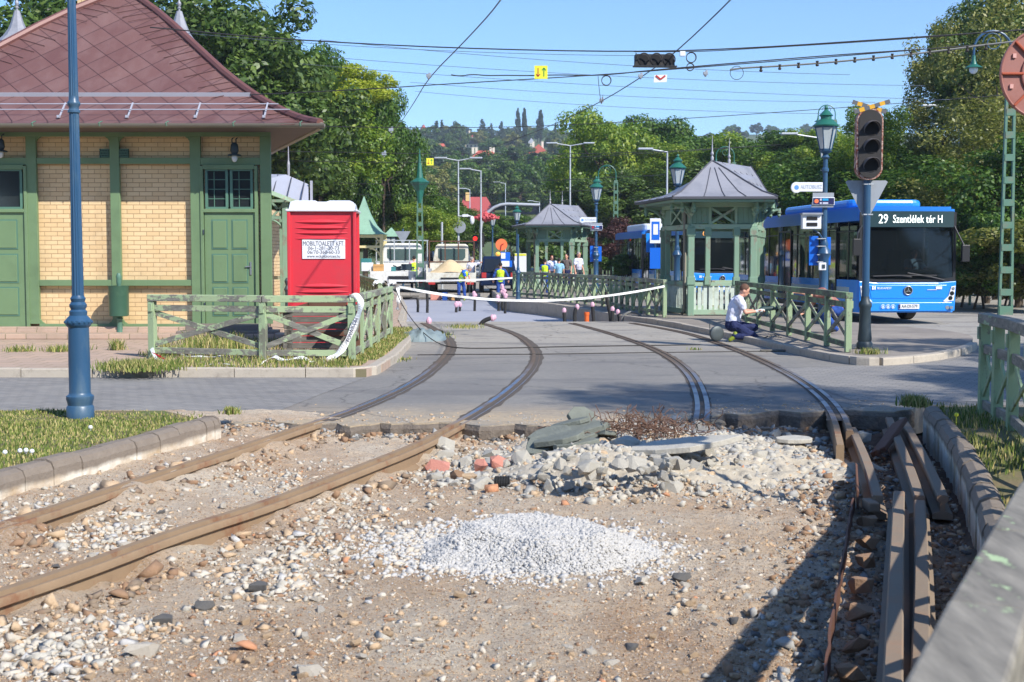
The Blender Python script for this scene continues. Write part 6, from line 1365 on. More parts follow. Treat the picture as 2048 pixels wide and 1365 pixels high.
# ---------------- buses ----------------
def wheel(par, x, y, r, w, name='wheel', face=-1):
    """wheel with its axle along x"""
    A = T(x, y, r) @ Matrix.Rotation(R(90), 4, 'Y')
    m = MB(); m.lathe([(r*.6, -w/2), (r*.94, -w/2), (r, -w/2+.03), (r, w/2-.03), (r*.94, w/2), (r*.6, w/2)], (0, 0, 0), 20, A); ty = m.build(name, 'rubber', par, smooth=True)
    m = MB(); m.lathe([(r*.62, -w/2+.03), (r*.3, -w/2+.06), (r*.2, -w/2-.0), (r*.2, w/2), (r*.3, w/2-.06), (r*.62, w/2-.03)], (0, 0, 0), 14, A); m.build('rim', 'galv', ty, smooth=True)
s = N('bus_windscreen'); s.out((.008, .011, .013), .03, 0, .4); s.b.inputs['Alpha'].default_value = .68; MATS['bus_windscreen'] = s.m
def bus(loc, rz, L, name, label, front=True, doors=(2.2, 6.2, 9.6), joint=None):
    t = empty(name, loc, rz, label, 'bus', 'blue city buses')
    w_ = 2.55; h0, hb, h1 = .30, 1.12, 2.92; x0, x1 = -w_/2, w_/2
    def shell(m, z0, z1, y0, y1, ins=0, r=.14, tz=0):
        pr = []
        for cx, cy, a0 in ((x1-r-ins, y0+r, -90), (x1-r-ins, y1-r, 0), (x0+r+ins, y1-r, 90), (x0+r+ins, y0+r, 180)):
            for i in range(5): a = R(a0+i*22.5); pr.append((cx+r*math.cos(a), cy+r*math.sin(a)))
        m.prism(pr, z0, z1)
    segs = [(0, L)] if joint is None else [(0, joint), (joint+1.0, L)]
    for i, (a, b_) in enumerate(segs):
        m = MB(); shell(m, h0, hb, a, b_); m.build('lower_body', 'bus_blue', t, smooth=True)
        m = MB(); shell(m, 2.62, h1, a, b_); shell(m, h1, h1+.06, a+.03, b_, .08); m.build('roof', 'bus_roof', t, smooth=True)
        m = MB(); shell(m, hb, 2.62, a+.02, b_-.02, .015, .12); 
        # window band as a hollow glass skin
        bdy = m.build('window_band', 'glass_side' if 1 else 'glass_bus', t, smooth=True)
        if i == 0:
            bdy.data.materials.clear(); bdy.data.materials.append(MATS['glass_side'])
        # frame bars on both sides
        k = a+.7
        while k < b_-.3:
            for sx_ in (x0, x1):
                m = MB(); m.box((sx_*1.0, k, (hb+2.62)/2), (.012, .055, 1.5)); m.build('window_pillar', 'black', t)
            k += 1.45
        for sx_ in (x0, x1):
            m = MB(); m.box((sx_, (a+b_)/2, 2.36), (.014, b_-a-.4, .03)); m.box((sx_, (a+b_)/2, .36), (.02, b_-a-.6, .10)); m.build('side_strip', 'black', t)
            m = MB(); m.box((sx_, (a+b_)/2, .78), (.008, b_-a-1.2, .30)); m.build('side_panel', basic('bus_lower_pale', S((150, 176, 196)), .3, var=.05), t)
    if joint is not None:
        m = MB()
        for i in range(9): shell(m, .4, 2.8, joint+i*.11, joint+i*.11+.08, .04+.04*(i % 2), .02)
        m.build('bellows', 'bellows', t)
        m = MB(); shell(m, h1+.05, h1+.42, joint+2.2, joint+7, .35, .3); m.build('roof_unit', 'white_plastic', t, bevel=.08)
    else:
        m = MB(); shell(m, h1+.05, h1+.30, 1.4, L*.62, .28, .3); m.build('roof_pod', 'bus_blue', t, bevel=.09)
    for yy in doors:
        m = MB(); 
        for d in (-.6, 0, .6): m.box((x0-.012, yy+d, 1.45), (.03, .05, 2.05))
        m.box((x0-.012, yy, 2.46), (.03, 1.25, .05)); m.box((x0-.012, yy, .42), (.03, 1.25, .06)); dr = m.build('door', 'black', t)
        m = MB(); m.box((x0-.008, yy-.3, 1.45), (.012, .5, 1.95)); m.box((x0-.008, yy+.3, 1.45), (.012, .5, 1.95)); m.build('pane', 'glass_side', dr)
    for yy in ((2.75, L-3.3) if joint is None else (2.75, joint-1.6, L-2.8)):
        for sx_ in (x0+.16, x1-.16): wheel(t, sx_, yy, .48, .3)
    # ---- front
    m = MB(); m.plate([(-1.20, 1.13), (1.20, 1.13), (1.20, 2.46), (-1.20, 2.46)], .02, None, -.045); ws = m.build('windscreen', 'bus_windscreen', t)
    m = MB(); m.plate([(-1.26, 1.08), (1.26, 1.08), (1.26, 1.2), (.8, 1.14), (-.8, 1.14), (-1.26, 1.2)], .02, None, -.06); m.plate([(-1.26, 1.1), (-1.19, 1.1), (-1.19, 2.84), (-1.26, 2.84)], .02, None, -.055); m.plate([(1.19, 1.1), (1.26, 1.1), (1.26, 2.84), (1.19, 2.84)], .02, None, -.055); m.build('windscreen_seal', 'black', t)
    m = MB(); m.plate([(-1.19, 2.46), (1.19, 2.46), (1.19, 2.86), (-1.19, 2.86)], .02, None, -.06); ds = m.build('destination_display', basic('display_glass', (.03, .06, .07), .12, var=.05), t)
    m = MB(); m.plate([(-1.24, .34), (1.24, .34), (1.27, 1.10), (.8, 1.06), (-.8, 1.06), (-1.27, 1.10)], .05, None, -.10); fp = m.build('front_panel', 'bus_blue', t, bevel=.02)
    m = MB(); m.plate([(-.95, .66), (.95, .66), (1.02, 1.0), (-1.02, 1.0)], .02, None, -.112); m.plate([(-1.0, .34), (1.0, .34), (1.16, .56), (-1.16, .56)], .05, None, -.13); m.build('bumper', 'bus_blue', t, bevel=.03)
    for s_ in (-1, 1):
        m = MB(); m.plate([(s_*1.245, .98), (s_*1.13, .96), (s_*1.06, .72), (s_*.92, .585), (s_*.98, .565), (s_*1.2, .60)], .02, None, -.125); hl = m.build('headlight', 'white_plastic', t, bevel=.01)
        for hx, hz, hr in ((1.18, .91, .04), (1.15, .79, .055), (1.11, .67, .055)):
            m = MB(); m.disc((s_*hx, -.135, hz), hr, .02, 14); m.disc((s_*hx, -.142, hz), hr*.6, .02, 12); m.build('lamp', 'silver_metal' if hz > .9 else 'glass_dark', hl)
        m = MB(); m.disc((s_*1.03, -.138, .43), .05, .02, 14); m.box((s_*(1.13), -.14, .43), (.08, .02, .07)); m.build('fog_lamp', 'glass_dark' if s_ < 0 else 'silver_metal', t)
        m = MB(); m.tube([(s_*1.2, -.05, 2.5), (s_*1.38, -.25, 2.3 if s_ < 0 else 2.0), (s_*1.40, -.28, 2.1 if s_ < 0 else 1.95)], .025, 6); mm = MB(); m.box((s_*1.41, -.27, 1.95 if s_ < 0 else 1.8), (.2, .10, .42)); m.build('mirror', 'black', t, bevel=.02)
    m = MB(); m.tube([(-.9, -.08, 1.22), (-.2, -.09, 1.24), (.1, -.09, 1.2)], .018, 5); m.tube([(-.2, -.10, 1.24), (.75, -.10, 1.24)], .014, 5); m.tube([(.0, -.08, 1.3), (.6, -.09, 1.2), (.95, -.09, 1.12)], .022, 5); m.build('wiper', 'black', t)
    m = MB(); m.box((.02, -.155, .46), (.53, .01, .125)); pl = m.build('licence_plate', 'white_plastic', t); m = MB(); m.box((-.225, -.162, .46), (.035, .004, .11)); m.build('plate_strip', 'sign_navy', pl)
    m = MB()
    for ex in (-.66, -.53, -.40): m.tube([(ex+.05*math.cos(a), -.166, .46+.05*math.sin(a)) for a in [i*.5 for i in range(14)]], .006, 4); m.box((ex, -.164, .45), (.03, .004, .04)); m.box((ex, -.164, .48), (.02, .004, .02))
    m.build('pictograms', 'white_text', t)
    m = MB(); m.tube([(.0+.105*math.cos(a), -.14, .86+.105*math.sin(a)) for a in [i*math.pi/12 for i in range(25)]], .012, 6)
    for i in range(3):
        a = R(90+120*i); q = R(90+120*i+60); m.plate([(.0+.1*math.cos(a), .86+.1*math.sin(a)), (.018*math.cos(q), .86+.018*math.sin(q)), (.018*math.cos(q+R(240)), .86+.018*math.sin(q+R(240)))], .012, None, -.148)
    em = m.build('emblem', 'silver_metal', t, smooth=False); m = MB(); m.disc((0, -.132, .86), .105, .01, 24); m.build('emblem_ground', 'black', em)
    m = MB(); m.box((.62, -.136, .88), (.25, .006, .012)); m.box((.8, -.136, .93), (.16, .006, .07)); m.build('badge', 'white_plastic', t)
    text('BUDAPEST', .075, T(-.62, -.136, .92), 'front_lettering', 'white_text', t, sx=1.05)
    m = MB(); 
    for i in range(3): m.box((-.93+i*.035, -.136, .92), (.022, .006, .07)); m.disc((-.93+i*.035, -.137, .965), .013, .006, 8)
    m.build('transport_mark', 'white_text', t)
    # interior: dashboard and seats seen through the windscreen
    m = MB(); m.box((0, .35, 1.12), (2.2, .5, .3)); m.box((.5, .33, 1.32), (.9, .35, .14)); m.build('dashboard', 'cast_dark', t, bevel=.05)
    for v_ in ws.data.vertices:
        if v_.co.z > 2: v_.co.y += .075
    return t, ds, pl
MATS['glass_cab'] = MATS['glass_bus']
B1 = P(1713, 515, 33.0); ax = math.atan2(.85, 9.2)
bx = B1.x+1.275
t, ds, pl = bus((bx, 33.0, 0), R(5.0), 12.0, 'city_bus', 'blue city bus at right with line 29 on its display, nearest the rusty signal')
# make room for the cab: replace the front of the window band by a shorter band
for c in t.children:
    if c.name.startswith('window_band'):
        me = c.data
        for v_ in me.vertices:
            if v_.co.y < 1.0: v_.co.y += 1.75
text('29', .33, T(-.66, -.075, 2.655), 'display_lettering', 'display_text', ds, sx=.78); text('Szentlélek tér H', .285, T(.24, -.075, 2.655), 'display_lettering', 'display_text', ds, sx=.70)
text('AA·DI-579', .115, T(.03, -.165, .46), 'plate_lettering', 'cast_dark', pl, sx=.82)
m = MB(); m.box((0, 1.9, 1.7), (2.4, .05, 1.8)); m.build('partition', 'black_void', t)
m = MB(); 
for s_ in (-1, 1): m.plate([(0, 0), (0, 0), (0, 0)], .001) if 0 else None
sw = MB(); cx_, cy_, cz_ = .62, .62, 1.42; sw.tube([(cx_+.22*math.cos(a), cy_+.10*math.sin(a), cz_+.18*math.sin(a)) for a in [i*math.pi/10 for i in range(21)]], .014, 6); sw.tube([(cx_, cy_, cz_), (cx_, cy_-.1, cz_-.25)], .02, 6); sw.build('steering_wheel', 'black', t)
m = MB(); m.box((.62, 1.28, 1.5), (.5, .12, .8)); m.build('driver_seat', 'cast_dark', t, bevel=.04)
m = MB(); m.box((x_ := -1.262, .75, 1.85), (.01, 1.25, 1.3)); m.build('side_window', 'bus_windscreen', t); m = MB(); m.box((1.262, .9, 1.9), (.01, 1.5, 1.4)); m.build('side_window', 'bus_windscreen', t)
BUS1 = t
fl_ = P(1380, 515, 52); rzb = math.atan2(1.6, 18)
t2, ds2, pl2 = bus((fl_.x+1.275, 52, 0), R(5.1), 18.0, 'articulated_bus', 'second blue bus, articulated, seen between the posts of the near kiosk', doors=(2.2, 6.2, 9.2, 13.5), joint=9.6)
text('6', .33, T(-.75, -.075, 2.655), 'display_lettering', 'display_amber', ds2, sx=.8)
m = MB(); m.box((-1.42, 7.4, 2.3), (.05, .04, 1.4)); m.box((-1.5, 7.0, 2.35), (.42, .03, .85)); m.build('blank', 'bus_blue', t2); 
# stop sign board with H beside the second bus
c = P(1311, 462, 50); t = empty('stop_sign', (c.x, 50, 0), 0, 'white and blue framed bus stop board beside the second bus', 'bus stop sign'); m = MB(); m.box((0, 0, c.z), (.42, .04, .95)); m.build('panel', 'white_plastic', t); m = MB(); m.box((0, -.025, c.z+.0), (.30, .01, .7)); m.build('blue_field', 'sign_blue', t); m = MB(); m.box((0, -.035, c.z+.05), (.18, .01, .4)); m.build('white_field', 'white_plastic', t); m = MB(); m.box((0, 0, c.z-1.05), (.42, .04, .8)); m.build('timetable', 'sign_blue', t); m = MB(); m.lathe([(.04, 0), (.04, c.z+.5)], (0, .05, 0), 8); m.build('pole', 'lamp_blue', t)
# ---------------- cars, trucks ----------------
def car(px, Y, rz, paint, label, kind='hatch', z0=0, van=False, name='parked_car', cat='car'):
    t = empty(name, (P(px, 515, Y).x, Y, z0), rz, label, cat, 'cars and vans in the far street')
    w_ = 1.78 if not van else 2.0; L = 4.2 if not van else 5.6; hb = .95 if not van else 1.35; hr = {'hatch': 1.48, 'suv': 1.75}.get(kind, 1.48) if not van else 2.4
    # side profile (y, z), front at y=0 facing -y
    lo = [(.05, .32), (0, .62), (.12, .8), (1.0, hb-.02), (L-.5, hb+.05), (L, hb), (L, .35)]
    m = MB(); A = Matrix(((0, 0, 1, -w_/2), (1, 0, 0, 0), (0, 1, 0, 0), (0, 0, 0, 1))); m.prism(lo, 0, w_, A); m.build('body', paint, t, bevel=.08)
    f0 = 1.0 if not van else .75
    cab = [(f0, hb-.03), (f0+.75, hr-.06), (f0+1.1, hr), (L-.6, hr), (L-.12, hb)]
    m = MB(); n = len(cab); vs = []
    for s_ in (-1, 1): vs += [(s_*(w_/2-.05-(.13 if z > hb+.1 else 0)), y, z) for y, z in cab]
    m.add(vs, [tuple(range(n)), tuple(range(2*n-1, n-1, -1))]+[(i, n+i, n+i+1, i+1) for i in range(n-1)]); m.build('cabin', paint, t, bevel=.04)
    m = MB(); m.add([(-w_/2+.16, f0+.06-.03, hb+.04), (w_/2-.16, f0+.06-.03, hb+.04), (w_/2-.26, f0+.72-.03, hr-.12), (-w_/2+.26, f0+.72-.03, hr-.12)], [(0, 1, 2, 3)]); m.build('windscreen', 'glass_dark', t)
    m = MB(); m.add([(-w_/2+.16, L-.13+.03, hb+.06), (w_/2-.16, L-.13+.03, hb+.06), (w_/2-.26, L-.52+.03, hr-.12), (-w_/2+.26, L-.52+.03, hr-.12)], [(0, 1, 2, 3)]); m.build('rear_window', 'glass_dark', t)
    for s_ in (-1, 1):
        m = MB(); xx = s_*(w_/2-.10); m.add([(s_*(w_/2-.035), f0+.3, hb+.06), (s_*(w_/2-.035), L-.5, hb+.08), (s_*(w_/2-.165), L-.85, hr-.12), (s_*(w_/2-.165), f0+.9, hr-.12)], [(0, 1, 2, 3)]); m.build('side_window', 'glass_dark', t)
        m = MB(); m.box((s_*(w_/2-.28), .0, .68), (.34, .08, .16)); m.build('headlight', 'silver_metal', t); m = MB(); m.box((s_*(w_/2-.2), L, .85), (.22, .05, .25)); m.build('tail_light', 'red_mark', t)
        for yy in (.8, L-.85): wheel(t, s_*(w_/2-.1), yy, .32, .2)
    m = MB(); m.box((0, -.01, .45), (.5, .03, .11)); m.build('licence_plate', 'white_plastic', t)
    return t
car(993, 66, R(182), 'navy_car', 'dark blue off-road car with a spare wheel behind, by the worker in a vest', 'suv', name='off_road_car')
m = MB(); A = T(P(978, 515, 63.5).x, 61.62, 1.35) @ Matrix.Rotation(R(90), 4, 'X')
t_ = [o for o in bpy.data.objects if o.name.startswith('off_road_car')][0]
m.lathe([(.1, -.1), (.34, -.1), (.37, 0), (.34, .1), (.1, .1)], (0, 0, 0), 18, T(-.1, 4.32, 1.0) @ Matrix.Rotation(R(90), 4, 'X')); m.build('spare_wheel', 'rubber', t_)
m = MB(); m.sphere((.0, 3.2, 1.86), (.12, .12, .1)); m.build('beacon', 'beacon', t_)
car(963, 96, R(8), 'silver_car', 'silver estate car in the far street behind the sand truck'); car(990, 90, R(-6), 'dark_car', 'dark van-like car in the far street between the mast and the orange disc', 'suv')
car(1019, 84, R(4), 'white_car', 'white car facing the camera behind the white information board'); car(935, 112, R(5), 'dark_car', 'dark far car right of the white double-cab van'); car(1085, 98, R(90), 'silver_car', 'grey car mostly hidden behind the far kiosk posts')
car(903, 104, R(40), 'white_car', 'white double-cab van in the distance above the sand truck', van=True, name='van', cat='van'); car(872, 108, R(150), 'dark_car', 'dark van in the distance at the tree line', van=True, name='van', cat='van')
# white flatbed pickup
def flatbed(px, Y, label, name, white, wbed, cabw, sand=False, bz=.92, dx=0):
    t = empty(name, (P(px, 515, Y).x, Y, 0), R(2), label, 'truck', 'flatbed trucks seen from behind')
    # rear faces -y
    m = MB(); m.box((0, 1.6, bz), (wbed, 3.2, .10)); m.box((0, -.0, bz-.16), (wbed, .06, .42)); 
    for s_ in (-1, 1):
        if not sand: m.box((s_*wbed/2, 1.6, bz+.10), (.05, 3.2, .18))
    m.build('load_bed', white, t, bevel=.01)
    m = MB(); m.box((0, 2.6, bz-.25), (.9, 5.4, .18)); m.box((0, .3, .5), (1.5, .1, .12)); m.build('chassis', 'black', t)
    ch = 2.25 if sand else 2.3; m = MB(); yc = 3.35
    m.prism([(-cabw/2, bz-.2), (cabw/2, bz-.2), (cabw/2, 1.55), (cabw/2-.12, ch-.08), (cabw/2-.25, ch), (-cabw/2+.25, ch), (-cabw/2+.12, ch-.08), (-cabw/2, 1.55)], -(yc+1.7), -yc, Matrix(((1, 0, 0, 0), (0, 0, -1, 0), (0, 1, 0, 0), (0, 0, 0, 1)))); m.build('cab', white, t, bevel=.05)
    ww = cabw*.36; m = MB(); m.plate([(-ww, 1.62), (-ww+.12, 1.50), (ww-.12, 1.50), (ww, 1.62), (ww, 2.02), (-ww, 2.02)], .02, None, yc-.02); m.build('rear_window', 'glass_truck', t)
    m = MB(); zt_ = ch+.12
    for s_ in (-1, 1): m.box((s_*wbed*.47, 3.1, (bz+zt_)/2), (.05, .05, zt_-bz)); m.box((s_*wbed*.14, 3.1, (1.5+zt_)/2), (.05, .05, zt_-1.5))
    m.box((0, 3.1, zt_), (wbed*.98, .05, .05)); m.box((0, 3.1, 1.42), (wbed*.98, .05, .05)); m.build('headboard_frame', 'galv' if not sand else 'rust', t)
    m = MB(); m.box((0, 3.12, (bz+1.4)/2), (wbed*.96, .04, 1.4-bz)); m.build('headboard', white, t)
    for s_ in (-1, 1):
        for yy in (1.0, 5.0 if 0 else 4.4): wheel(t, s_*(wbed/2-.28), yy, .36, .26)
        m = MB(); m.box((s_*(wbed/2-.25), -.03, bz-.42), (.3, .05, .1)); m.build('tail_light', 'red_mark', t)
        if sand: m = MB(); m.box((s_*(wbed/2-.02), .5, bz+.2), (.04, 1.0, .42)); m.build('side_flap', white, t)
        m = MB(); m.box((s_*(cabw/2+.14), yc+1.5, 1.75), (.16, .08, .34)); m.build('mirror', 'black', t)
    m = MB(); m.box((wbed*.3, -.04, bz-.2), (.2, .02, .2)) if not sand else m.box((0, -.04, bz-.3), (.02, .02, .02)); m.build('licence_plate', 'sign_back', t)
    t.scale = (1.08,)*3; t.location.z = -.06
    return t
tw = flatbed(797, 63, 'white flatbed pickup with a mesh headboard, right behind the red toilet', 'flatbed_truck', 'white_paint', 2.55, 1.95, bz=.95)
ts = flatbed(902, 61.9, 'old cream flatbed truck loaded with sand, between the two workers at left', 'sand_truck', 'old_white', 2.2, 1.75, True, bz=.9)
xs = np.linspace(-1, 1, 40); X, Y_ = np.meshgrid(xs*.98, np.linspace(.05, 3.0, 40)); Zs = .9+.62*np.exp(-((X+.1)/.62)**2-((Y_-1.6)/1.1)**2)+.03*fbm(X, Y_, 3, 3, 5); idx = np.arange(1600).reshape(40, 40)
o = arrays('sand_load', np.stack([X.ravel(), Y_.ravel(), Zs.ravel()], 1), np.stack([idx[:-1, :-1].ravel(), idx[:-1, 1:].ravel(), idx[1:, 1:].ravel(), idx[1:, :-1].ravel()], 1), 'sand', smooth=True); o.location = ts.location; o.scale = (1.08,)*3; tag(o, 'mound of yellow sand on the old cream truck bed', 'sand')
def simple(name, px, py, Y, dims, mat, label, cat, group=None, taper=1, rz=0, z=None):
    c = P(px, py, Y); m = MB(); m.box((0, 0, dims[2]/2), dims, None, taper); o = m.build(name, mat, bevel=.02); o.location = c if z is None else (c.x, c.y, z); o.rotation_euler.z = rz; return tag(o, label, cat, group)
bzt = 1.02
simple('cardboard_box', 757, 545, 63.6, (.5, .4, .34), 'cardboard', 'yellow-brown box on the white pickup bed', 'box', z=bzt); simple('crate', 735, 545, 64, (.55, .5, .42), 'white_plastic', 'white plastic crate at the left end of the pickup bed', 'crate', z=bzt); simple('crate', 733, 540, 65, (.5, .4, .62), 'teal', 'teal crate behind the white plastic crate on the pickup', 'crate', z=bzt)
m = MB(); rr = random.Random(8)
for _ in range(6): m.tube([(rr.uniform(-.6, .6), rr.uniform(-.2, .2), rr.uniform(0, .3)) for _ in range(4)], .025, 5)
m.box((.2, 0, .2), (.5, .3, .3)); m.box((-.3, 0, .12), (.35, .3, .2)); o = m.build('compactor', 'cast_dark'); o.location = (P(805, 515, 63.8).x, 63.8, bzt); tag(o, 'dark motor machine with a tubular frame on the white pickup bed', 'machine')
simple('jerry_can', 787, 545, 63.5, (.22, .2, .22), 'teal', 'small teal canister beside the dark machine on the pickup', 'canister', z=bzt)
simple('waste_box', 851, 540, 64, (.62, .6, 1.25), 'sign_back', 'grey-green cabinet with an orange sticker between pickup and sand truck', 'cabinet', z=-.1)
simple('bucket', 890, 600, 60.2, (.24, .24, .38), 'bucket_blue', 'tall blue plastic tub behind the sand truck', 'tub', taper=1.1, z=-.3); simple('cardboard_box', 906, 600, 60.5, (.42, .3, .2), 'cardboard', 'open cardboard box between the blue tub and the bending worker', 'box', z=-.3)
simple('paving_block', 872, 598, 60.6, (.5, .3, .3), 'stone_pink', 'pale pink block left of the blue tub', 'block', z=-.3)
m = MB(); m.lathe([(.13, 0), (.16, .3), (.17, .3), (.15, .28)], (0, 0, 0), 16); m.tube([(-.16, 0, .3), (0, 0, .5), (.16, 0, .3)], .008, 5); o = m.build('bucket', 'black', smooth=True); o.location = (P(915, 515, 59.5).x, 59.5, -.3); tag(o, 'black bucket at the feet of the bending worker', 'bucket')
m = MB(); 
for i in range(5): m.box((rr.uniform(-1.2, 1.2), rr.uniform(-.2, .2), .08+rr.uniform(0, .15)), (rr.uniform(.5, 1.4), .2, .07), RZ(rr.uniform(-.3, .3)))
o = m.build('plank_pile', 'plank'); o.location = (P(820, 515, 61).x, 61, -.3); tag(o, 'low pile of boards under the white pickup tail', 'boards')
# ---------------- people ----------------
def cap(m, a, b, r0, r1, n=9):
    a, b = Vector(a), Vector(b); d = b-a; L = d.length
    if L < 1e-4: m.sphere(a, r0); return
    d /= L; pts = []; rs = []
    for i in range(4): q = math.pi/2*(i/3.); pts.append(a-d*r0*math.cos(q)); rs.append(max(.001, r0*math.sin(q)))
    for i in range(1, 5): pts.append(a+d*L*i/5.); rs.append(r0+(r1-r0)*i/5)
    for i in range(4): q = math.pi/2*(i/3.); pts.append(b+d*r1*math.sin(q)); rs.append(max(.001, r1*math.cos(q)))
    m.tube(pts, rs, n)
STAND = dict(pel=(0, 0, .95), wst=(0, 0, 1.08), chs=(0, 0, 1.30), nck=(0, 0, 1.47), hd=(0, -.015, 1.63), sh=[(-.185, 0, 1.42), (.185, 0, 1.42)], el=[(-.24, .02, 1.14), (.24, .02, 1.14)], wr=[(-.25, -.07, .91), (.25, -.07, .91)],
             hp=[(-.095, 0, .92), (.095, 0, .92)], kn=[(-.11, -.02, .50), (.11, -.02, .50)], an=[(-.12, .03, .09), (.12, .03, .09)], to=[(-.14, -.13, .035), (.14, -.13, .035)], face=(0, -1, 0), hand=[(0, -.2, -1), (0, -.2, -1)])
def person(loc, rz, pose, label, top='shirt_white', bottom='trousers_navy', hair='hair_brown', shoes='boot', vest=False, sleeves='short', vox=.016, gloves=None, hairlen=0, scale=1., cap_=None, group=None):
    J = dict(STAND); J.update(pose); V = {k: ([Vector(p) for p in v] if isinstance(v, list) else Vector(v)) for k, v in J.items()}
    t = empty('person', loc, rz, label, 'person', group); t.scale = (scale,)*3
    f = V['face'].normalized(); up = (V['hd']-V['nck']).normalized(); rt = f.cross(up).normalized(); hd = V['hd']; face_up = rt.cross(f).normalized()
    b = MB()
    cap(b, V['pel'], V['wst'], .135, .125); cap(b, V['wst'], V['chs'], .125, .145); cap(b, V['sh'][0]*.8+V['chs']*.2, V['sh'][1]*.8+V['chs']*.2, .085, .085); cap(b, V['chs'], V['nck'], .12, .06); cap(b, V['nck'], hd, .055, .055)
    A = Matrix((( *rt, 0), (*f, 0), (*face_up, 0), (0, 0, 0, 1))).transposed(); A.translation = hd
    b.sphere((0, .005, .02), (.075, .095, .112), 14, 10, A); b.sphere((0, .045, -.055), (.052, .05, .06), 10, 8, A); b.sphere((0, .1, -.012), (.014, .022, .026), 8, 6, A)
    for s_ in (-1, 1): b.sphere((s_*.078, -.005, -.01), (.012, .022, .034), 8, 6, A); b.sphere((s_*.03, .082, .03), (.018, .01, .01), 6, 5, A)
    b.sphere((0, .088, -.058), (.026, .012, .010), 8, 5, A)
    for i in (0, 1):
        cap(b, V['sh'][i], V['el'][i], .052, .040); cap(b, V['el'][i], V['wr'][i], .042, .027)
        hdv = V['hand'][i].normalized(); sd = hdv.cross(f); sd = sd.normalized() if sd.length > .1 else rt; w_ = V['wr'][i]; nn_ = sd.cross(hdv)
        palm = w_+hdv*.085; cap(b, w_+hdv*.02-sd*.012, palm-sd*.02, .024, .022); cap(b, w_+hdv*.02+sd*.012, palm+sd*.02, .024, .022)
        for q, ln in ((-1.5, .075), (-.5, .09), (.5, .085), (1.5, .065)):
            p0 = palm+sd*(.02*q); p1 = p0+hdv*ln*.55+nn_*.006; p2 = p1+hdv*ln*.35+nn_*.03; cap(b, p0, p1, .0105, .0095, 6); cap(b, p1, p2, .0095, .0085, 6)
        th = w_+hdv*.035+sd*.03*(1 if i else -1); cap(b, th, th+hdv*.05+sd*.035*(1 if i else -1)+nn_*.015, .012, .010, 6)
        cap(b, V['hp'][i], V['kn'][i], .082, .055); cap(b, V['kn'][i], V['an'][i], .055, .038); cap(b, V['an'][i], V['to'][i]+Vector((0, 0, .01)), .038, .03)
    b.build('body', 'skin', t, vox=vox, sm=2)
    m = MB(); cap(m, V['pel'], V['wst'], .15, .148); cap(m, V['wst'], V['chs'], .148, .165); cap(m, V['sh'][0]*.8+V['chs']*.2, V['sh'][1]*.8+V['chs']*.2, .100, .100); cap(m, V['chs'], V['nck']-(V['nck']-V['chs'])*.25, .14, .085)
    for i in (0, 1):
        e_ = V['el'][i]
        if sleeves == 'short': cap(m, V['sh'][i], V['sh'][i].lerp(e_, .62), .072, .070)
        else: cap(m, V['sh'][i], e_, .070, .058); cap(m, e_, V['wr'][i], .058, .042)
    m.build('shirt', top, t, vox=vox, sm=3)
    m = MB(); cap(m, V['pel']+Vector((0, 0, -.01)), V['pel'].lerp(V['wst'], .35), .152, .15)
    for i in (0, 1): cap(m, V['hp'][i], V['kn'][i], .105, .078); cap(m, V['kn'][i], V['an'][i], .078, .062)
    m.build('trousers', bottom, t, vox=vox, sm=3)
    for i in (0, 1):
        m = MB(); cap(m, V['an'][i], V['to'][i]+Vector((0, 0, .015)), .052, .042); d = (V['to'][i]-V['an'][i]); cap(m, V['an'][i]+Vector((0, 0, .05)), V['an'][i], .05, .052); m.build('shoe', shoes, t, vox=vox, sm=2)
    m = MB(); m.sphere((0, -.012, .045), (.083, .098, .100), 12, 9, A)
    if hairlen: m.sphere((0, -.05, -.03), (.09, .07, .10+hairlen), 10, 8, A)
    h_ = m.build('hair', hair, t, smooth=True)
    if cap_: m = MB(); m.sphere((0, .0, .075), (.092, .105, .07), 12, 8, A); m.box((0, .11, .055), (.13, .09, .012), A); m.build('cap', cap_, t, smooth=True)
    if vest:
        m = MB(); cap(m, V['pel']+Vector((0, 0, .02)), V['wst'], .165, .163); cap(m, V['wst'], V['chs'], .163, .178); cap(m, V['sh'][0]*.6+V['chs']*.4, V['sh'][1]*.6+V['chs']*.4, .112, .112); v_ = m.build('vest', 'vest', t, vox=vox, sm=2)
        ax_ = (V['chs']-V['pel']).normalized(); q_ = ax_.to_track_quat('Z', 'Y').to_matrix().to_4x4()
        for u in (.12, .42): m = MB(); q2 = q_.copy(); q2.translation = V['pel'].lerp(V['chs'], u); m.lathe([(.170, -.022), (.176, -.02), (.176, .02), (.170, .022)], (0, 0, 0), 20, q2); m.build('reflective_band', 'reflective', v_, smooth=True)
    if gloves:
        for i in (0, 1): m = MB(); hdv = V['hand'][i].normalized(); cap(m, V['wr'][i]-hdv*.02, V['wr'][i]+hdv*.10, .036, .04); cap(m, V['wr'][i]+hdv*.10, V['wr'][i]+hdv*.15, .036, .028); m.build('glove', gloves[i], t, vox=vox)
    # eyes
    m = MB()
    for s_ in (-1, 1): m.sphere((s_*.031, .092, .012), (.011, .006, .007), 6, 5, A)
    m.build('eyes', 'black', t)
    return t
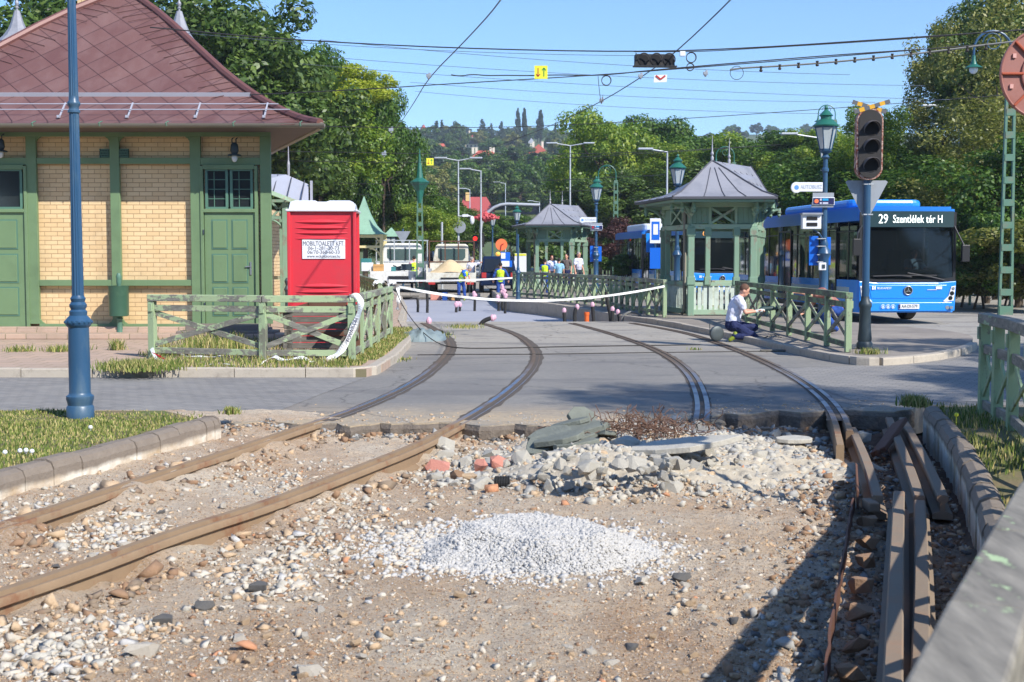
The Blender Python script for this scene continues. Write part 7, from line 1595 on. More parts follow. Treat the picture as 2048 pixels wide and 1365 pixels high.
# kneeling man: faces +x, kneeling with heels under him
g = G(1478, 684, 0)
kneel = dict(pel=(-.02, 0, .36), wst=(.0, 0, .50), chs=(.06, 0, .74), nck=(.13, 0, .90), hd=(.21, -.01, 1.03), sh=[(.10, -.18, .86), (.10, .18, .86)], el=[(.20, -.24, .60), (.24, .22, .62)], wr=[(.44, -.14, .62), (.48, .12, .62)],
             hp=[(.0, -.10, .34), (.0, .10, .34)], kn=[(.42, -.15, .10), (.46, .15, .28)], an=[(.02, -.13, .12), (.18, .16, .08)], to=[(-.08, -.13, .035), (.32, .18, .03)], face=(1, -.12, -.42), hand=[(1, .1, .15), (1, -.1, .1)])
person((g.x-.12, g.y, .0), 0, kneel, 'kneeling man in a white T-shirt and navy trousers working at the fence', 'shirt_white', 'trousers_navy', 'hair_brown', 'boot_green', vox=.011, gloves=('glove_white', 'glove'))
gx_, gy_ = g.x-.12, g.y
m = MB(); cap(m, (0, 0, 0), (.22, .0, .02), .05, .045); cap(m, (.1, 0, 0), (.08, 0, -.12), .03, .028); m.lathe([(.02, 0), (.05, .02), (.05, .05), (.02, .06)], (.26, 0, -.02), 14, None); o = m.build('power_tool', basic('tool_green', S((40, 66, 66)), .5, var=.15), smooth=True); o.location = (gx_+.56, gy_-.05, .66); tag(o, 'dark green power tool in the hands of the kneeling man', 'tool')
m = MB(); A = Matrix.Rotation(R(90), 4, 'X') @ Matrix.Rotation(R(20), 4, 'Y')
m.lathe([(.05, -.06), (.07, -.06), (.10, -.05), (.15, -.055), (.175, -.04), (.18, 0), (.175, .04), (.15, .055), (.07, .06)], (0, 0, 0), 22, A); m.tube([(-.16, -.02, .05), (-.17, -.02, .22), (-.1, -.02, .26)], .012, 6); o = m.build('saw_disc', basic('disc_grey', S((78, 86, 88)), .5, .3, var=.2), smooth=True); o.scale = (.85,)*3; o.location = (gx_-.34, gy_-.05, .17); tag(o, 'grey round disc guard of a cutting machine behind the kneeling man', 'cutting machine')
m = MB(); r = random.Random(9)
for _ in range(9):
    a = Vector((r.uniform(-.2, .7), r.uniform(-.3, .2), r.uniform(.02, .1))); d = Vector((r.uniform(-.3, .3), r.uniform(-.3, .3), r.uniform(-.02, .12))); m.bar(a, a+d, .03, .02)
o = m.build('debris', 'plank'); o.location = (gx_+.35, gy_-.25, 0); tag(o, kind='stuff')
# crouching person in blue behind fence B
crouch = dict(pel=(.25, 0, .52), wst=(.12, 0, .66), chs=(-.06, 0, .80), nck=(-.2, 0, .84), hd=(-.33, 0, .80), sh=[(-.10, -.17, .84), (-.10, .17, .84)], el=[(-.34, -.18, .80), (-.25, .2, .55)], wr=[(-.58, -.16, .86), (-.45, .12, .4)],
              hp=[(.25, -.1, .5), (.25, .1, .5)], kn=[(-.05, -.16, .42), (-.05, .16, .42)], an=[(.2, -.14, .1), (.2, .14, .1)], to=[(.05, -.15, .035), (.05, .15, .035)], face=(-1, 0, -.5), hand=[(-1, 0, 0), (-1, 0, -.3)])
q = P(1650, 600, 27.2); person((q.x, 27.2, .11), 0, crouch, 'crouching worker in dark blue behind the fence, one bare arm stretched out left', 'rust_disc', 'work_blue', 'hair_dark', vox=.014)
# workers on the slab
bend = dict(pel=(0, 0, .93), wst=(.04, -.02, 1.06), chs=(.16, -.05, 1.25), nck=(.27, -.06, 1.38), hd=(.38, -.06, 1.46), sh=[(.12, -.2, 1.34), (.22, .14, 1.36)], el=[(.22, -.22, 1.08), (.36, .14, 1.12)], wr=[(.2, -.22, .84), (.42, .1, .9)], kn=[(-.1, -.02, .5), (.14, -.02, .5)], an=[(-.1, .0, .09), (.18, .0, .09)], face=(1, .2, -.5))
person((P(922, 515, 59.6).x, 59.6, -.3), 0, bend, 'worker in a yellow-green vest and blue trousers leaning right behind the sand truck', 'sign_blue', 'work_blue', 'hair_grey', vest=True, shoes='boot_green')
person((P(1001, 515, 58.8).x, 58.8, -.3), R(180), dict(wr=[(-.36, -.1, .98), (.33, -.12, .98)], el=[(-.33, .02, 1.16), (.30, .02, 1.16)]), 'worker seen from behind in a yellow-green vest over blue clothes, near the slab fence', 'work_blue', 'work_blue', 'hair_dark', vest=True, sleeves='long')
point = dict(el=[(-.24, .02, 1.14), (.44, -.06, 1.50)], wr=[(-.25, -.07, .91), (.70, -.1, 1.60)], hand=[(0, 0, -1), (1, 0, .3)], face=(.8, .3, 0))
person((P(944, 515, 62.4).x, 62.4, -.05), R(0), point, 'man in a white T-shirt stretching his arm right toward the orange disc', 'shirt_white', 'cast_dark', 'hair_grey')
person((P(828, 515, 65).x, 65, 0), R(200), dict(el=[(-.26, -.1, 1.2), (.26, -.1, 1.2)], wr=[(-.3, -.3, 1.2), (.2, -.3, 1.2)]), 'person in a yellow vest and navy trousers right of the white pickup', 'pink_tape', 'work_blue', 'hair_dark', vest=True, sleeves='long')
person((P(1104, 515, 60).x, 60, .11), R(10), {}, 'woman with reddish hair and a pale blouse standing left inside the far kiosk', 'shirt_white', 'trousers_navy', 'hair_red', hairlen=.06, scale=.96)
person((P(1157, 515, 59.5).x, 59.5, .11), R(40), {}, 'grey-haired man in a white shirt with a backpack right of the far kiosk', 'shirt_white', 'cast_dark', 'hair_grey', scale=1.04)
o = simple('backpack', 1162, 530, 59.75, (.16, .2, .42), 'trousers_navy', 'dark backpack on the man in a white shirt', 'backpack', z=1.2)
person((P(1133, 515, 61).x, 61, .11), R(-20), {}, 'person in brown clothes between the right posts of the far kiosk', 'bellows', 'trousers_navy', 'hair_dark', hairlen=.05)
person((P(1090, 515, 57).x, 57, .11), R(170), {}, 'seated-height person in a yellow-green vest behind the slab fence, left of the woman', 'work_blue', 'work_blue', 'hair_dark', vest=True, scale=.86)
person((P(1118, 515, 58).x, 58, .11), R(180), {}, 'short person with light top just right of the woman in the far kiosk', 'shirt_lightblue', 'trousers_navy', 'hair_dark', scale=.88)
# bus driver
ca, sa = math.cos(R(5)), math.sin(R(5))
def inbus(x, y): return (bx+x*ca-y*sa, 33+x*sa+y*ca)
dxy = inbus(.60, 1.08)
sit = dict(pel=(0, 0, .5), wst=(0, -.02, .63), chs=(0, -.04, .86), nck=(0, -.05, 1.03), hd=(0, -.08, 1.19), sh=[(-.18, -.04, .98), (.18, -.04, .98)], el=[(-.26, -.2, .76), (.26, -.2, .76)], wr=[(-.14, -.42, .80), (.14, -.42, .80)], hp=[(-.1, -.02, .48), (.1, -.02, .48)], kn=[(-.12, -.42, .5), (.12, -.42, .5)], an=[(-.12, -.42, .1), (.12, -.42, .1)], to=[(-.12, -.56, .04), (.12, -.56, .04)], hand=[(0, -1, .3), (0, -1, .3)])
person((dxy[0], dxy[1], .62), R(5), sit, 'bus driver in a light blue shirt behind the wheel of the front bus', 'shirt_lightblue', 'trousers_navy', 'hair_dark', vox=.016)
# ---------------- barrier tape, pipes, tarp, bits ----------------
def ribbon(pts, w_, label, name='barrier_tape', mat='tape_white', twist=0, group=None, th=.003):
    q = smoothpath([Vector(p) for p in pts], 3); m = MB(); vs = []; n = len(q)
    for i, p in enumerate(q):
        d = q[min(i+1, n-1)]-q[max(0, i-1)]; d.normalize(); a = twist*math.sin(i*.35); sd = d.cross(Vector((0, 1, 0))); sd = sd.normalized() if sd.length > .1 else Vector((1, 0, 0)); nn_ = d.cross(sd); u = sd*math.cos(a)+nn_*math.sin(a)
        vs += [p+u*w_/2, p-u*w_/2, p-u*w_/2+Vector((0, th, 0)), p+u*w_/2+Vector((0, th, 0))]
    m.add(vs, [(i*4+k, i*4+(k+1) % 4, i*4+4+(k+1) % 4, i*4+4+k) for i in range(n-1) for k in range(4)]); return tag(m.build(name, mat), label, 'tape', group)
a, b_ = P(793, 573, 27.6), P(1329, 573, 34.2)
pts = []
for i in range(13):
    u = i/12; p = a.lerp(b_, u); p.z -= .34*4*u*(1-u)*(1-.25*(u-.5)); pts.append(p)
ribbon(pts, .055, 'white barrier tape sagging across the slab from the left fence to the kiosk fence', twist=.25)
ribbon([P(735,560,40), P(790,562,45), P(850,562,50), P(940,561,55), P(1030,556,58)], .07, 'straighter white tape stretched farther back behind the workers', twist=.3)
f3 = G(704,722,.12)
ribbon([(f3.x-.02, f3.y-.07, 1.10), (f3.x+.12, f3.y-.09, 1.12), (f3.x+.17, f3.y-.09, .98), (f3.x+.05, f3.y-.1, .65), (f3.x-.12, f3.y-.1, .30), (f3.x-.30, f3.y-.1, .15), (f3.x-.42, f3.y-.12, .13)], .10, 'printed white tape knotted over the corner post and hanging down the fence', twist=.8)
o = bpy.data.objects['barrier_tape.002'] if 'barrier_tape.002' in bpy.data.objects else None
for (tx_, x, z, an) in (('FŐVÁROSI', f3.x+.02, .60, 70),): text(tx_, .085, T(x, f3.y-.125, z) @ Matrix.Rotation(R(-an), 4, 'Y'), 'lettering', 'sign_navy', o)
def gtape(px, label, w_=.12):
    pts = [G(x, y, .12)+Vector((0, 0, z)) for x, y, z in px]; m = MB(); q = smoothpath(pts, 3); vs = []; n = len(q); r = random.Random(int(px[0][0]))
    for i, p in enumerate(q): vs += [p+Vector((0, .0, .01)), p+Vector((r.uniform(-.01, .01), w_, w_*(.22+.1*math.sin(i*.5))))]
    m.add(vs, [(i*2, i*2+2, i*2+3, i*2+1) for i in range(n-1)]); return tag(m.build('barrier_tape', 'tape_white'), label, 'tape', 'crumpled tapes on the ground')
t_ = gtape([(300,716,.12),(312,728,.02),(335,733,.0),(352,733,.0)], 'crumpled white tape with red stripes at the foot of the first fence post', .16)
for i in range(3): m = MB(); p = G(306+i*6, 724, .12); m.bar((p.x, p.y-.02, .26-i*.03), (p.x+.14, p.y-.03, .20-i*.03), .004, .012, up=(0, 0, 1)); m.build('red_stripe', 'red_mark', t_)
gtape([(360,716,.03),(380,718,.02),(410,720,.03),(440,718,.02)], 'crumpled white tape lying in the grass under the left fence bay', .09); gtape([(415,733,.01),(440,731,.02),(470,733,.0),(490,733,0)], 'strip of white tape on the kerb edge left of the middle post', .05)
gtape([(520,733,.0),(545,724,.08),(560,728,.02),(600,724,.05),(625,728,.0)], 'large bunched white tape right of the middle fence post', .14); gtape([(548,716,.08),(565,712,.06),(590,716,.04)], 'smaller tape bunch just behind the large one', .1)
ribbon([P(775,566,27.2), P(782,562,27.3), P(790,568,27.4), P(796,575,27.4), P(798,600,27.4), P(794,620,27.3)], .10, 'white rags of tape tied around the far corner post of the left fence', twist=1.2)
ribbon([P(745,570,26.0), P(755,562,26.0), P(768,566,26.6), P(778,570,27.2)], .08, 'short piece of white tape looped on the left fence top', twist=1.2)
def pipe(px, py, z, pts, r, label, mat='rubber', cap_='pink_tape', name='cable_duct', capr=1.25, group='cut black ducts in the slab'):
    g = G(px, py, z); q = smoothpath([g+Vector(p) for p in pts], 2); m = MB(); m.tube(q, r, 10); o = m.build(name, mat, smooth=True); tag(o, label, 'pipe', group)
    if cap_: m = MB(); d = (q[-1]-q[-2]).normalized(); m.sphere(q[-1], (r*capr, r*capr, r*capr*1.3), 9, 7); m.sphere(q[-1]+d*r, (r*.9, r*.9, r*1.3), 7, 6); m.build('pink_wrapping', cap_, o)
    return o
pipe(857, 648, 0, [(0, .2, -.2), (0, .15, .06)], .05, 'stub with a pink wrapped end at the start of the leftmost rail', capr=1.5)
pipe(961, 650, 0, [(0, .1, -.15), (0, .1, .02), (.12, .1, .12), (.30, .1, .17)], .055, 'bent black duct with pink end at the start of the second rail')
zs_ = -.3
for px, py, hh_, lb in ((1131,640,.26,'short black duct with pink end, leftmost of the group at the kiosk fence'),(1150,643,.36,'straight black duct left of the orange pipe'),(1189,643,.42,'black duct with a tall pink wrapping just right of the orange pipe'),(1225,643,.30,'low black duct right of the leaning tall one'),(1241,640,.22,'last low duct with pale pink end before the grey hose loop')):
    g = G(px, py, 0); g.z = zs_; y = 35.6; x = P(px, 515, y).x; q = [(0, 0, 0), (random.uniform(-.04, .04), 0, hh_*.6+.3), (random.uniform(-.08, .08), 0, hh_+.28)]
    m = MB(); qq = smoothpath([Vector((x, y, zs_))+Vector(v) for v in q], 2); m.tube(qq, .05, 10); o = tag(m.build('cable_duct', 'rubber', smooth=True), lb, 'pipe', 'cut black ducts in the slab'); m = MB(); m.sphere(qq[-1], (.062, .06, .085), 8, 6); m.build('pink_wrapping', 'pink_tape', o)
x = P(1216, 515, 35.9).x; m = MB(); m.tube(smoothpath([(x+.08, 35.9, zs_), (x+.08, 35.9, .1), (x-.02, 35.9, .5), (x-.05, 35.9, .75)], 2), .05, 10); tag(m.build('cable_duct', 'rubber', smooth=True), 'tall leaning black duct among the group at the kiosk fence', 'pipe', 'cut black ducts in the slab')
x = P(1173, 515, 35.8).x; m = MB(); m.lathe([(.065, 0), (.065, .42), (.075, .42), (.075, .50), (.06, .5), (.055, .3)], (0, 0, 0), 16); o = m.build('orange_pipe', 'pipe_orange', smooth=True); o.location = (x, 35.6, zs_); tag(o, 'short upright orange plastic pipe at the near edge of the slab', 'pipe')
m = MB(); c = P(1265, 515, 35.2); m.tube([(c.x+.28*math.cos(a), 35.2, -.02+.24*math.sin(a)) for a in [i*math.pi/10 for i in range(-1, 12)]], .035, 8); tag(m.build('hose', 'cable_grey', smooth=True), 'grey hose loop at the foot of the kiosk fence', 'hose')
for px, hh_, pk_, lb in ((835,.5,0,'thin black duct upright on the slab at far left'),(854,.72,0,'thicker black duct next to it, brownish top'),(912,.34,1,'pair-like black stub with pink end before the black bucket'),(919,.30,1,'second stub with pale wrapping right beside it'),(949,.68,1,'slim duct with pink top right of the bending worker'),(997,.55,1,'duct with pink and white wrapping at the feet of the worker in a vest'),(1004,.95,1,'tallest duct with messy pink wrapping before the worker in a vest'),(1010,.8,1,'dark duct right of the tallest one')):
    y = 47+random.uniform(-1, 2); x = P(px, 515, y).x; m = MB(); m.tube([(x, y, -.3), (x+.01, y, -.3+hh_*.5), (x+random.uniform(-.04, .04), y, -.3+hh_)], .05, 9); o = tag(m.build('cable_duct', 'rubber', smooth=True), lb, 'pipe', 'cut black ducts in the slab')
    if pk_:
        m = MB(); r = random.Random(px)
        for i in range(5): m.sphere((x+r.uniform(-.05, .05), y-.02, -.3+hh_*(.75+.06*i)), (.07, .06, .08), 7, 5)
        m.build('pink_wrapping', 'pink_tape', o)
# crumpled tarp beside the left rail
p = G(846, 683, 0); m = MB(); n = 26; xs = np.linspace(-.55, .55, n); X, Y_ = np.meshgrid(xs, xs*1.3); rr_2 = np.sqrt((X/.5)**2+(Y_/.62)**2)+.25*fbm(X, Y_, 3, 3, 81); Zt = np.where(rr_2 < 1, .03+.13*(1-rr_2**2)+.20*np.abs(fbm(X, Y_, 6, 4, 80)), -.02)
idx = np.arange(n*n).reshape(n, n); o = arrays('tarpaulin', np.stack([X.ravel(), Y_.ravel(), Zt.ravel()], 1), np.stack([idx[:-1, :-1].ravel(), idx[:-1, 1:].ravel(), idx[1:, 1:].ravel(), idx[1:, :-1].ravel()], 1), 'tarp'); o.location = (p.x-.05, p.y+.4, 0); tag(o, 'crumpled grey-green tarpaulin lying beside the start of the leftmost rail', 'tarpaulin')
m = MB(); q = [P(793,600,27.6), P(815,628,28), G(845,668,.02), G(880,700,.02), G(925,722,.015), G(1050,690,.012), G(1300,690,.012), G(1500,694,.012)]
q = [P(790,575,27.4), P(803,610,27.2), P(835,655,26.5), G(868,684,.02), G(905,697,.02), G(1000,697,.012), G(1150,693,.012), G(1400,690,.012)]
m.tube(smoothpath(q, 2), .010, 5); tag(m.build('ground_cable', 'cable'), 'dark cable hanging from the left fence and running across the road', 'cable')
m = MB(); m.tube(smoothpath([G(835,710,.012), G(920,709,.012), G(1070,709,.012), G(1250,706,.012), G(1600,702,.012)], 2), .008, 5); tag(m.build('ground_cable', 'cable'), 'straight dark line of cable lying across the road just nearer than the first', 'cable')
simple('wooden_board', 1570, 704, G(1570,704,0).y, (.9, .08, .04), 'plank', 'short dark board lying on the road before the kneeling man', 'board', z=.002)
# ---------------- trees ----------------
def leafmat(name, stops, tr=.35):
    s = N(name); s.nt.nodes.remove(s.b)
    g = s.n('NewGeometry'); v = s.n('TexCoord'); nz = s.noise(.35, 3, v.outputs['Object'])
    a = s.n('Math', operation='MULTIPLY_ADD'); s.l(g.outputs['Random Per Island'], a.inputs[0]); a.inputs[1].default_value = .45; 
    b = s.n('Math', operation='MULTIPLY'); s.l(nz, b.inputs[0]); b.inputs[1].default_value = .55; s.l(b.outputs[0], a.inputs[2])
    c = s.ramp(a.outputs[0], stops)
    d = s.n('BsdfDiffuse'); s.l(c, d.inputs[0]); t = s.n('BsdfTranslucent'); s.l(s.mix(.5, c, s.mix(1., c, (1.0, 1.2, .35), 'MULTIPLY')), t.inputs[0])
    gl = s.n('BsdfGlossy'); gl.inputs['Roughness'].default_value = .45; gl.inputs[0].default_value = (.5, .5, .5, 1)
    m1 = s.n('MixShader'); m1.inputs[0].default_value = tr; s.l(d.outputs[0], m1.inputs[1]); s.l(t.outputs[0], m1.inputs[2])
    m2 = s.n('MixShader'); m2.inputs[0].default_value = .05; s.l(m1.outputs[0], m2.inputs[1]); s.l(gl.outputs[0], m2.inputs[2])
    s.l(m2.outputs[0], s.nt.nodes['Material Output'].inputs[0]); MATS[name] = s.m
leafmat('leaf_dark', [(.2, S((44, 64, 28))), (.5, S((80, 106, 46))), (.8, S((126, 146, 70)))])
leafmat('leaf_mid', [(.2, S((46, 74, 26))), (.5, S((78, 112, 40))), (.8, S((118, 142, 58)))])
leafmat('leaf_light', [(.2, S((74, 106, 34))), (.5, S((118, 146, 48))), (.8, S((168, 178, 66)))], .4)
leafmat('leaf_yellow', [(.2, S((122, 140, 34))), (.5, S((168, 178, 50))), (.8, S((200, 200, 80)))], .4)
leafmat('leaf_olive', [(.2, S((88, 98, 44))), (.5, S((128, 132, 62))), (.8, S((160, 152, 88)))], .35)
leafmat('leaf_conifer', [(.2, S((38, 56, 44))), (.5, S((58, 80, 58))), (.8, S((80, 98, 70)))], .15)
leafmat('leaf_purple', [(.2, S((58, 34, 38))), (.5, S((92, 58, 58))), (.8, S((110, 84, 72)))], .3)
def crown_mesh(seed, n, R_, H_, leaf, shape='round', clumps=60, mat='leaf_mid', airy=.3):
    r = np.random.default_rng(seed)
    C = []; S_ = []
    while len(C) < clumps:
        d = r.normal(0, 1, 3); d /= np.linalg.norm(d); q = r.uniform(.45, .95); p = d*q
        if shape == 'poplar': p = np.array([p[0]*.9, p[1]*.9, p[2]]); s_ = .26
        elif shape == 'cone':
            z = r.uniform(-1, .95); w_ = (1-z)/2*.9+.03; a = r.uniform(0, 6.28); p = np.array([math.cos(a)*w_*r.uniform(.4, 1), math.sin(a)*w_*r.uniform(.4, 1), z]); s_ = .10+.16*(1-z)/2
        else:
            if p[2] < -.75: continue
            s_ = r.uniform(.15, .34)
        C.append(p); S_.append(s_)
    C = np.array(C); S_ = np.array(S_); k = r.choice(clumps, n, p=S_**2/np.sum(S_**2))
    d = r.normal(0, 1, (n, 3)); d /= np.linalg.norm(d, axis=1)[:, None]; rad = r.uniform(airy, 1, n)**.6
    pos = C[k]+d*(S_[k]*rad)[:, None]*np.array([1, 1, .8 if shape != 'cone' else .35]); pos *= np.array([R_, R_, H_])
    # leaf spray: a rhombus folded a little, facing outward with scatter
    nrm = d+r.normal(0, .55, (n, 3))+np.array([0, 0, .35]); nrm /= np.linalg.norm(nrm, axis=1)[:, None]
    t = np.cross(nrm, r.normal(0, 1, (n, 3))); t /= np.linalg.norm(t, axis=1)[:, None]; b = np.cross(nrm, t); ls = leaf*r.uniform(.6, 1.3, n)
    V = np.stack([pos-t*ls[:, None], pos+b*(ls*.5)[:, None]+nrm*(ls*.15)[:, None], pos+t*ls[:, None], pos-b*(ls*.5)[:, None]-nrm*(ls*.0)[:, None]], 1).reshape(-1, 3)
    q = np.arange(n)[:, None]*4; o = arrays('crown', V, np.concatenate([q, q+1, q+2, q+3], 1), mat); me = o.data; bpy.data.objects.remove(o); me['C'] = 1; return me, C*np.array([R_, R_, H_]), S_
def trunk_mesh(seed, C, hgt, r0, R_, limbs=14):
    r = random.Random(seed); m = MB(); z0 = -hgt
    lean = [Vector((0, 0, z0)), Vector((r.uniform(-.15, .15), r.uniform(-.15, .15), z0+hgt*.5)), Vector((r.uniform(-.3, .3), r.uniform(-.3, .3), 0)), Vector((r.uniform(-.4, .4), r.uniform(-.4, .4), R_*.5))]
    m.tube(smoothpath(lean, 1), [r0*(1-.75*i/4.) for i in range(len(smoothpath(lean, 1)))] if False else [r0*(1-.8*i/(len(smoothpath(lean, 1))-1)) for i in range(len(smoothpath(lean, 1)))], 8)
    for i in range(limbs):
        c = Vector(C[r.randrange(len(C))]); s_ = Vector((0, 0, r.uniform(z0*.3, R_*.3))); md = s_.lerp(c, .5)+Vector((0, 0, -abs(c.z-s_.z)*.15)); m.tube([s_, md, c], [r0*.32, r0*.18, r0*.05], 5)
    me_o = m.build('trunk', 'trunk', smooth=True); me = me_o.data; bpy.data.objects.remove(me_o); return me
TV = {}
def variant(key, *a, **k):
    hgt = k.pop('hgt'); r0 = k.pop('r0'); me, C, S_ = crown_mesh(*a, **k); TV[key] = (me, trunk_mesh(a[0], C, hgt, r0, a[2]), a[2], a[3], hgt)
NL = 30000
variant('dark1', 101, NL, 5, 5.5, .17, clumps=80, mat='leaf_dark', hgt=8, r0=.3); variant('dark2', 102, NL, 5, 6, .17, clumps=60, mat='leaf_dark', hgt=9, r0=.3)
variant('mid1', 103, NL, 5, 5, .16, clumps=75, mat='leaf_mid', hgt=8, r0=.28); variant('mid2', 104, 24000, 4.5, 6, .16, clumps=50, mat='leaf_mid', hgt=8, r0=.25)
variant('light1', 105, 26000, 5, 4.6, .16, clumps=70, mat='leaf_light', hgt=8, r0=.25); variant('light2', 106, 20000, 4.5, 6, .15, clumps=46, mat='leaf_light', hgt=8, r0=.22)
variant('yellow1', 107, 12000, 4, 3.6, .16, clumps=40, mat='leaf_yellow', hgt=8, r0=.2); variant('airy1', 108, 15000, 4.5, 6.5, .13, clumps=56, mat='leaf_olive', hgt=9, r0=.2, airy=.1)
variant('poplar', 109, 7000, 1, 5, .22, shape='poplar', clumps=40, mat='leaf_conifer', hgt=6, r0=.25); variant('cone1', 110, 9000, 3.4, 6.5, .3, shape='cone', clumps=110, mat='leaf_conifer', hgt=7.5, r0=.25)
variant('far1', 111, 6000, 5, 5, .38, clumps=50, mat='leaf_mid', hgt=7, r0=.3); variant('far2', 112, 6000, 5, 5, .38, clumps=50, mat='leaf_dark', hgt=7, r0=.3); variant('far3', 113, 6000, 5, 5, .38, clumps=50, mat='leaf_olive', hgt=7, r0=.3); variant('far4', 114, 6000, 5, 5, .38, clumps=45, mat='leaf_conifer', hgt=7, r0=.3)
variant('shrub', 115, 16000, 2.0, 1.7, .075, clumps=50, mat='leaf_mid', hgt=1.3, r0=.06); variant('shrub_olive', 117, 14000, 2.0, 1.7, .075, clumps=50, mat='leaf_olive', hgt=1.3, r0=.06); variant('purple', 116, 16000, 2.4, 2.6, .085, clumps=45, mat='leaf_purple', hgt=2.2, r0=.09, airy=.1)
def tree(key, px, Y, ytop, rad, label, zg=0., name='tree', cat='tree', group=None, ybot=None, x=None):
    """crown top at image row ytop; rad = crown radius in metres"""
    me, tk, R_, H_, hg = TV[key]; x = P(px, 515, Y).x if x is None else x; top = zt(ytop, Y) if ytop is not None else None
    sxy = rad/R_; hcr = (top-zg) ; sz_ = (top-zg)/(hg+H_*1.15)
    t = empty(name, (x, Y, zg), random.uniform(0, 6.28), label, cat, group)
    for nm, d in (('crown', me), ('trunk', tk)):
        o = bpy.data.objects.new(nm, d); COL.objects.link(o); o.parent = t; o.location = (0, 0, hg*sz_); o.scale = (sxy, sxy, sz_) if nm == 'crown' else (sxy*.9, sxy*.9, sz_)
        if ybot is not None and nm == 'crown':        # stretch the crown down to a given row
            zb = zt(ybot, Y); hh_ = (top-zb)/2; o.scale = (sxy, sxy, hh_/(H_*1.12)); o.location = (0, 0, (top+zb)/2-zg)
    return t
G1 = 'dense trees of the left grove'
LT = [('dark1',20,50,-30,5.5,470,'dark tree at the far left behind the grey turret'),('dark2',140,56,-60,5,470,'dark tree whose leaves show left of the chimney'),('dark1',330,60,-90,6,480,'tallest dark tree rising behind the burgundy roof'),('dark2',470,58,-45,5,480,'dark tree right of the right-hand turret'),
      ('dark1',560,68,55,5,500,'dark tree right above the pavilion eaves'),('mid1',655,74,72,3.6,500,'mid-green tree with the highest top of the grove gap'),('light2',640,70,150,4.2,500,'lighter feathery tree low behind the eaves corner'),('yellow1',702,72,118,2.5,235,'bright yellow-green treetop in the middle of the left grove'),
      ('yellow1',675,70,165,1.9,270,'small yellow-green leaf clump left of the yellow treetop'),('mid2',770,80,128,2.3,480,'mid-green tree forming the right edge of the left grove'),('mid1',795,88,225,2.0,480,'rounded green tree below the sky notch'),('dark1',730,84,235,3.8,500,'dark round tree in front of the grove'),('dark2',640,63,270,2.0,520,'dark leafy tree just right of the pavilion corner'),
      ('mid2',790,84,320,2.6,520,'leafy tree behind the gazebo tip'),('dark1',715,86,392,3.2,520,'dark bush tree beside the gazebo'),('dark2',705,88,350,4,520,'dark tree above the red toilet'),('mid1',872,92,385,2.4,515,'green tree left of the double-arm lamp'),('dark1',610,66,330,2.4,520,'dark tree behind the zinc wing roof'),('light1',850,75,400,1.9,515,'ivy-green bushy tree behind the left lattice pole'),('mid2',770,88,400,3.2,530,'bushy tree between gazebo and lattice pole'),('dark1',900,100,400,3.5,505,'dark low tree behind the distant dark van')]
for k_, px, Y, yt, rd, yb, lb in LT: tree(k_, px, Y, yt, rd, lb, ybot=yb)
RT = [('light1',1200,100,200,4.2,470,'broad yellow-green tree left of centre right, above the far lattice pole'),('light2',1165,105,262,2.2,450,'feathery tree at the left edge of the right grove'),('mid1',1278,108,218,5,470,'round green tree in the skyline left of the kiosk roof'),('dark1',1225,92,330,4,500,'dark tree behind the swan-neck lattice pole'),('dark2',1290,88,330,5,520,'dark tree behind the left side of the near kiosk'),
      ('mid1',1390,105,262,5,470,'green tree above the near kiosk roof'),('light1',1352,98,282,3.4,400,'yellow-green tree behind the lantern of the near kiosk'),('light1',1480,95,258,4.5,450,'light green tree right of the kiosk finials'),('mid1',1560,90,250,4.5,450,'green tree left of the near lantern post'),('light2',1625,88,245,3.4,430,'feathery light tree behind the near lantern'),
      ('dark1',1450,75,320,4.5,520,'dark tree behind the near kiosk roof end'),('dark2',1570,66,310,4.6,520,'dark tree behind the bus stop flag'),('mid1',1700,58,275,3.6,520,'olive dark tree behind the rusty signal'),('light2',1735,56,200,1.9,430,'slim airy tree rising above the warning cross'),('mid2',1790,54,300,3.2,520,'bushy green tree above the bus roof'),
      ('airy1',1830,62,150,2.6,480,'thin airy tree left of the single-arm lamp'),('airy1',1880,60,38,2.6,420,'tall airy tree in the upper right sky'),('dark2',1945,64,-10,3.0,260,'dark high treetop at upper right'),('airy1',1992,52,-20,3.0,470,'tallest olive tree at the right edge'),('dark1',2070,58,-60,4.4,500,'dark tree cut by the right edge'),
      ('mid2',1850,56,330,3.2,520,'green tree right of the bus roof pod'),('airy1',1975,48,200,3.2,540,'olive tree behind the large lattice pole'),('mid1',2040,44,250,3.,560,'green tree at the right edge below the disc'),('dark1',1900,62,300,4,540,'dark tree behind the single-arm lamp')]
for k_, px, Y, yt, rd, yb, lb in RT: tree(k_, px, Y, yt, rd, lb, ybot=yb)
for i, (px, Y, yt, rd, k_, lb) in enumerate(((1925,44,405,1.9,'shrub','leafy green bush right of the front bus'),(1970,43,430,1.8,'shrub_olive','brownish-green bush left of the large lattice pole'),(2020,41,400,2.0,'shrub','ivy bush right of the large lattice pole'),(1880,47,415,2.0,'shrub_olive','bush peeping over the bus beside its mirror'),(2060,40,430,2.2,'shrub_olive','bush at the right edge above the railing'),(1950,42.5,500,1.8,'shrub_olive','low dry bush behind the railing'),(2010,41.5,500,1.7,'shrub_olive','low dry bush at the foot of the lattice pole'))):
    tree(k_, px, Y, yt, rd, lb, name='shrub', cat='shrub', ybot=606)
tree('purple', 1218, 76, 425, 1.8, 'purple-leaved shrub right of the far kiosk', name='purple_shrub', cat='shrub', ybot=545); tree('purple', 1262, 72, 440, 1.3, 'smaller purple shrub left of the near kiosk', name='purple_shrub', cat='shrub', ybot=550)
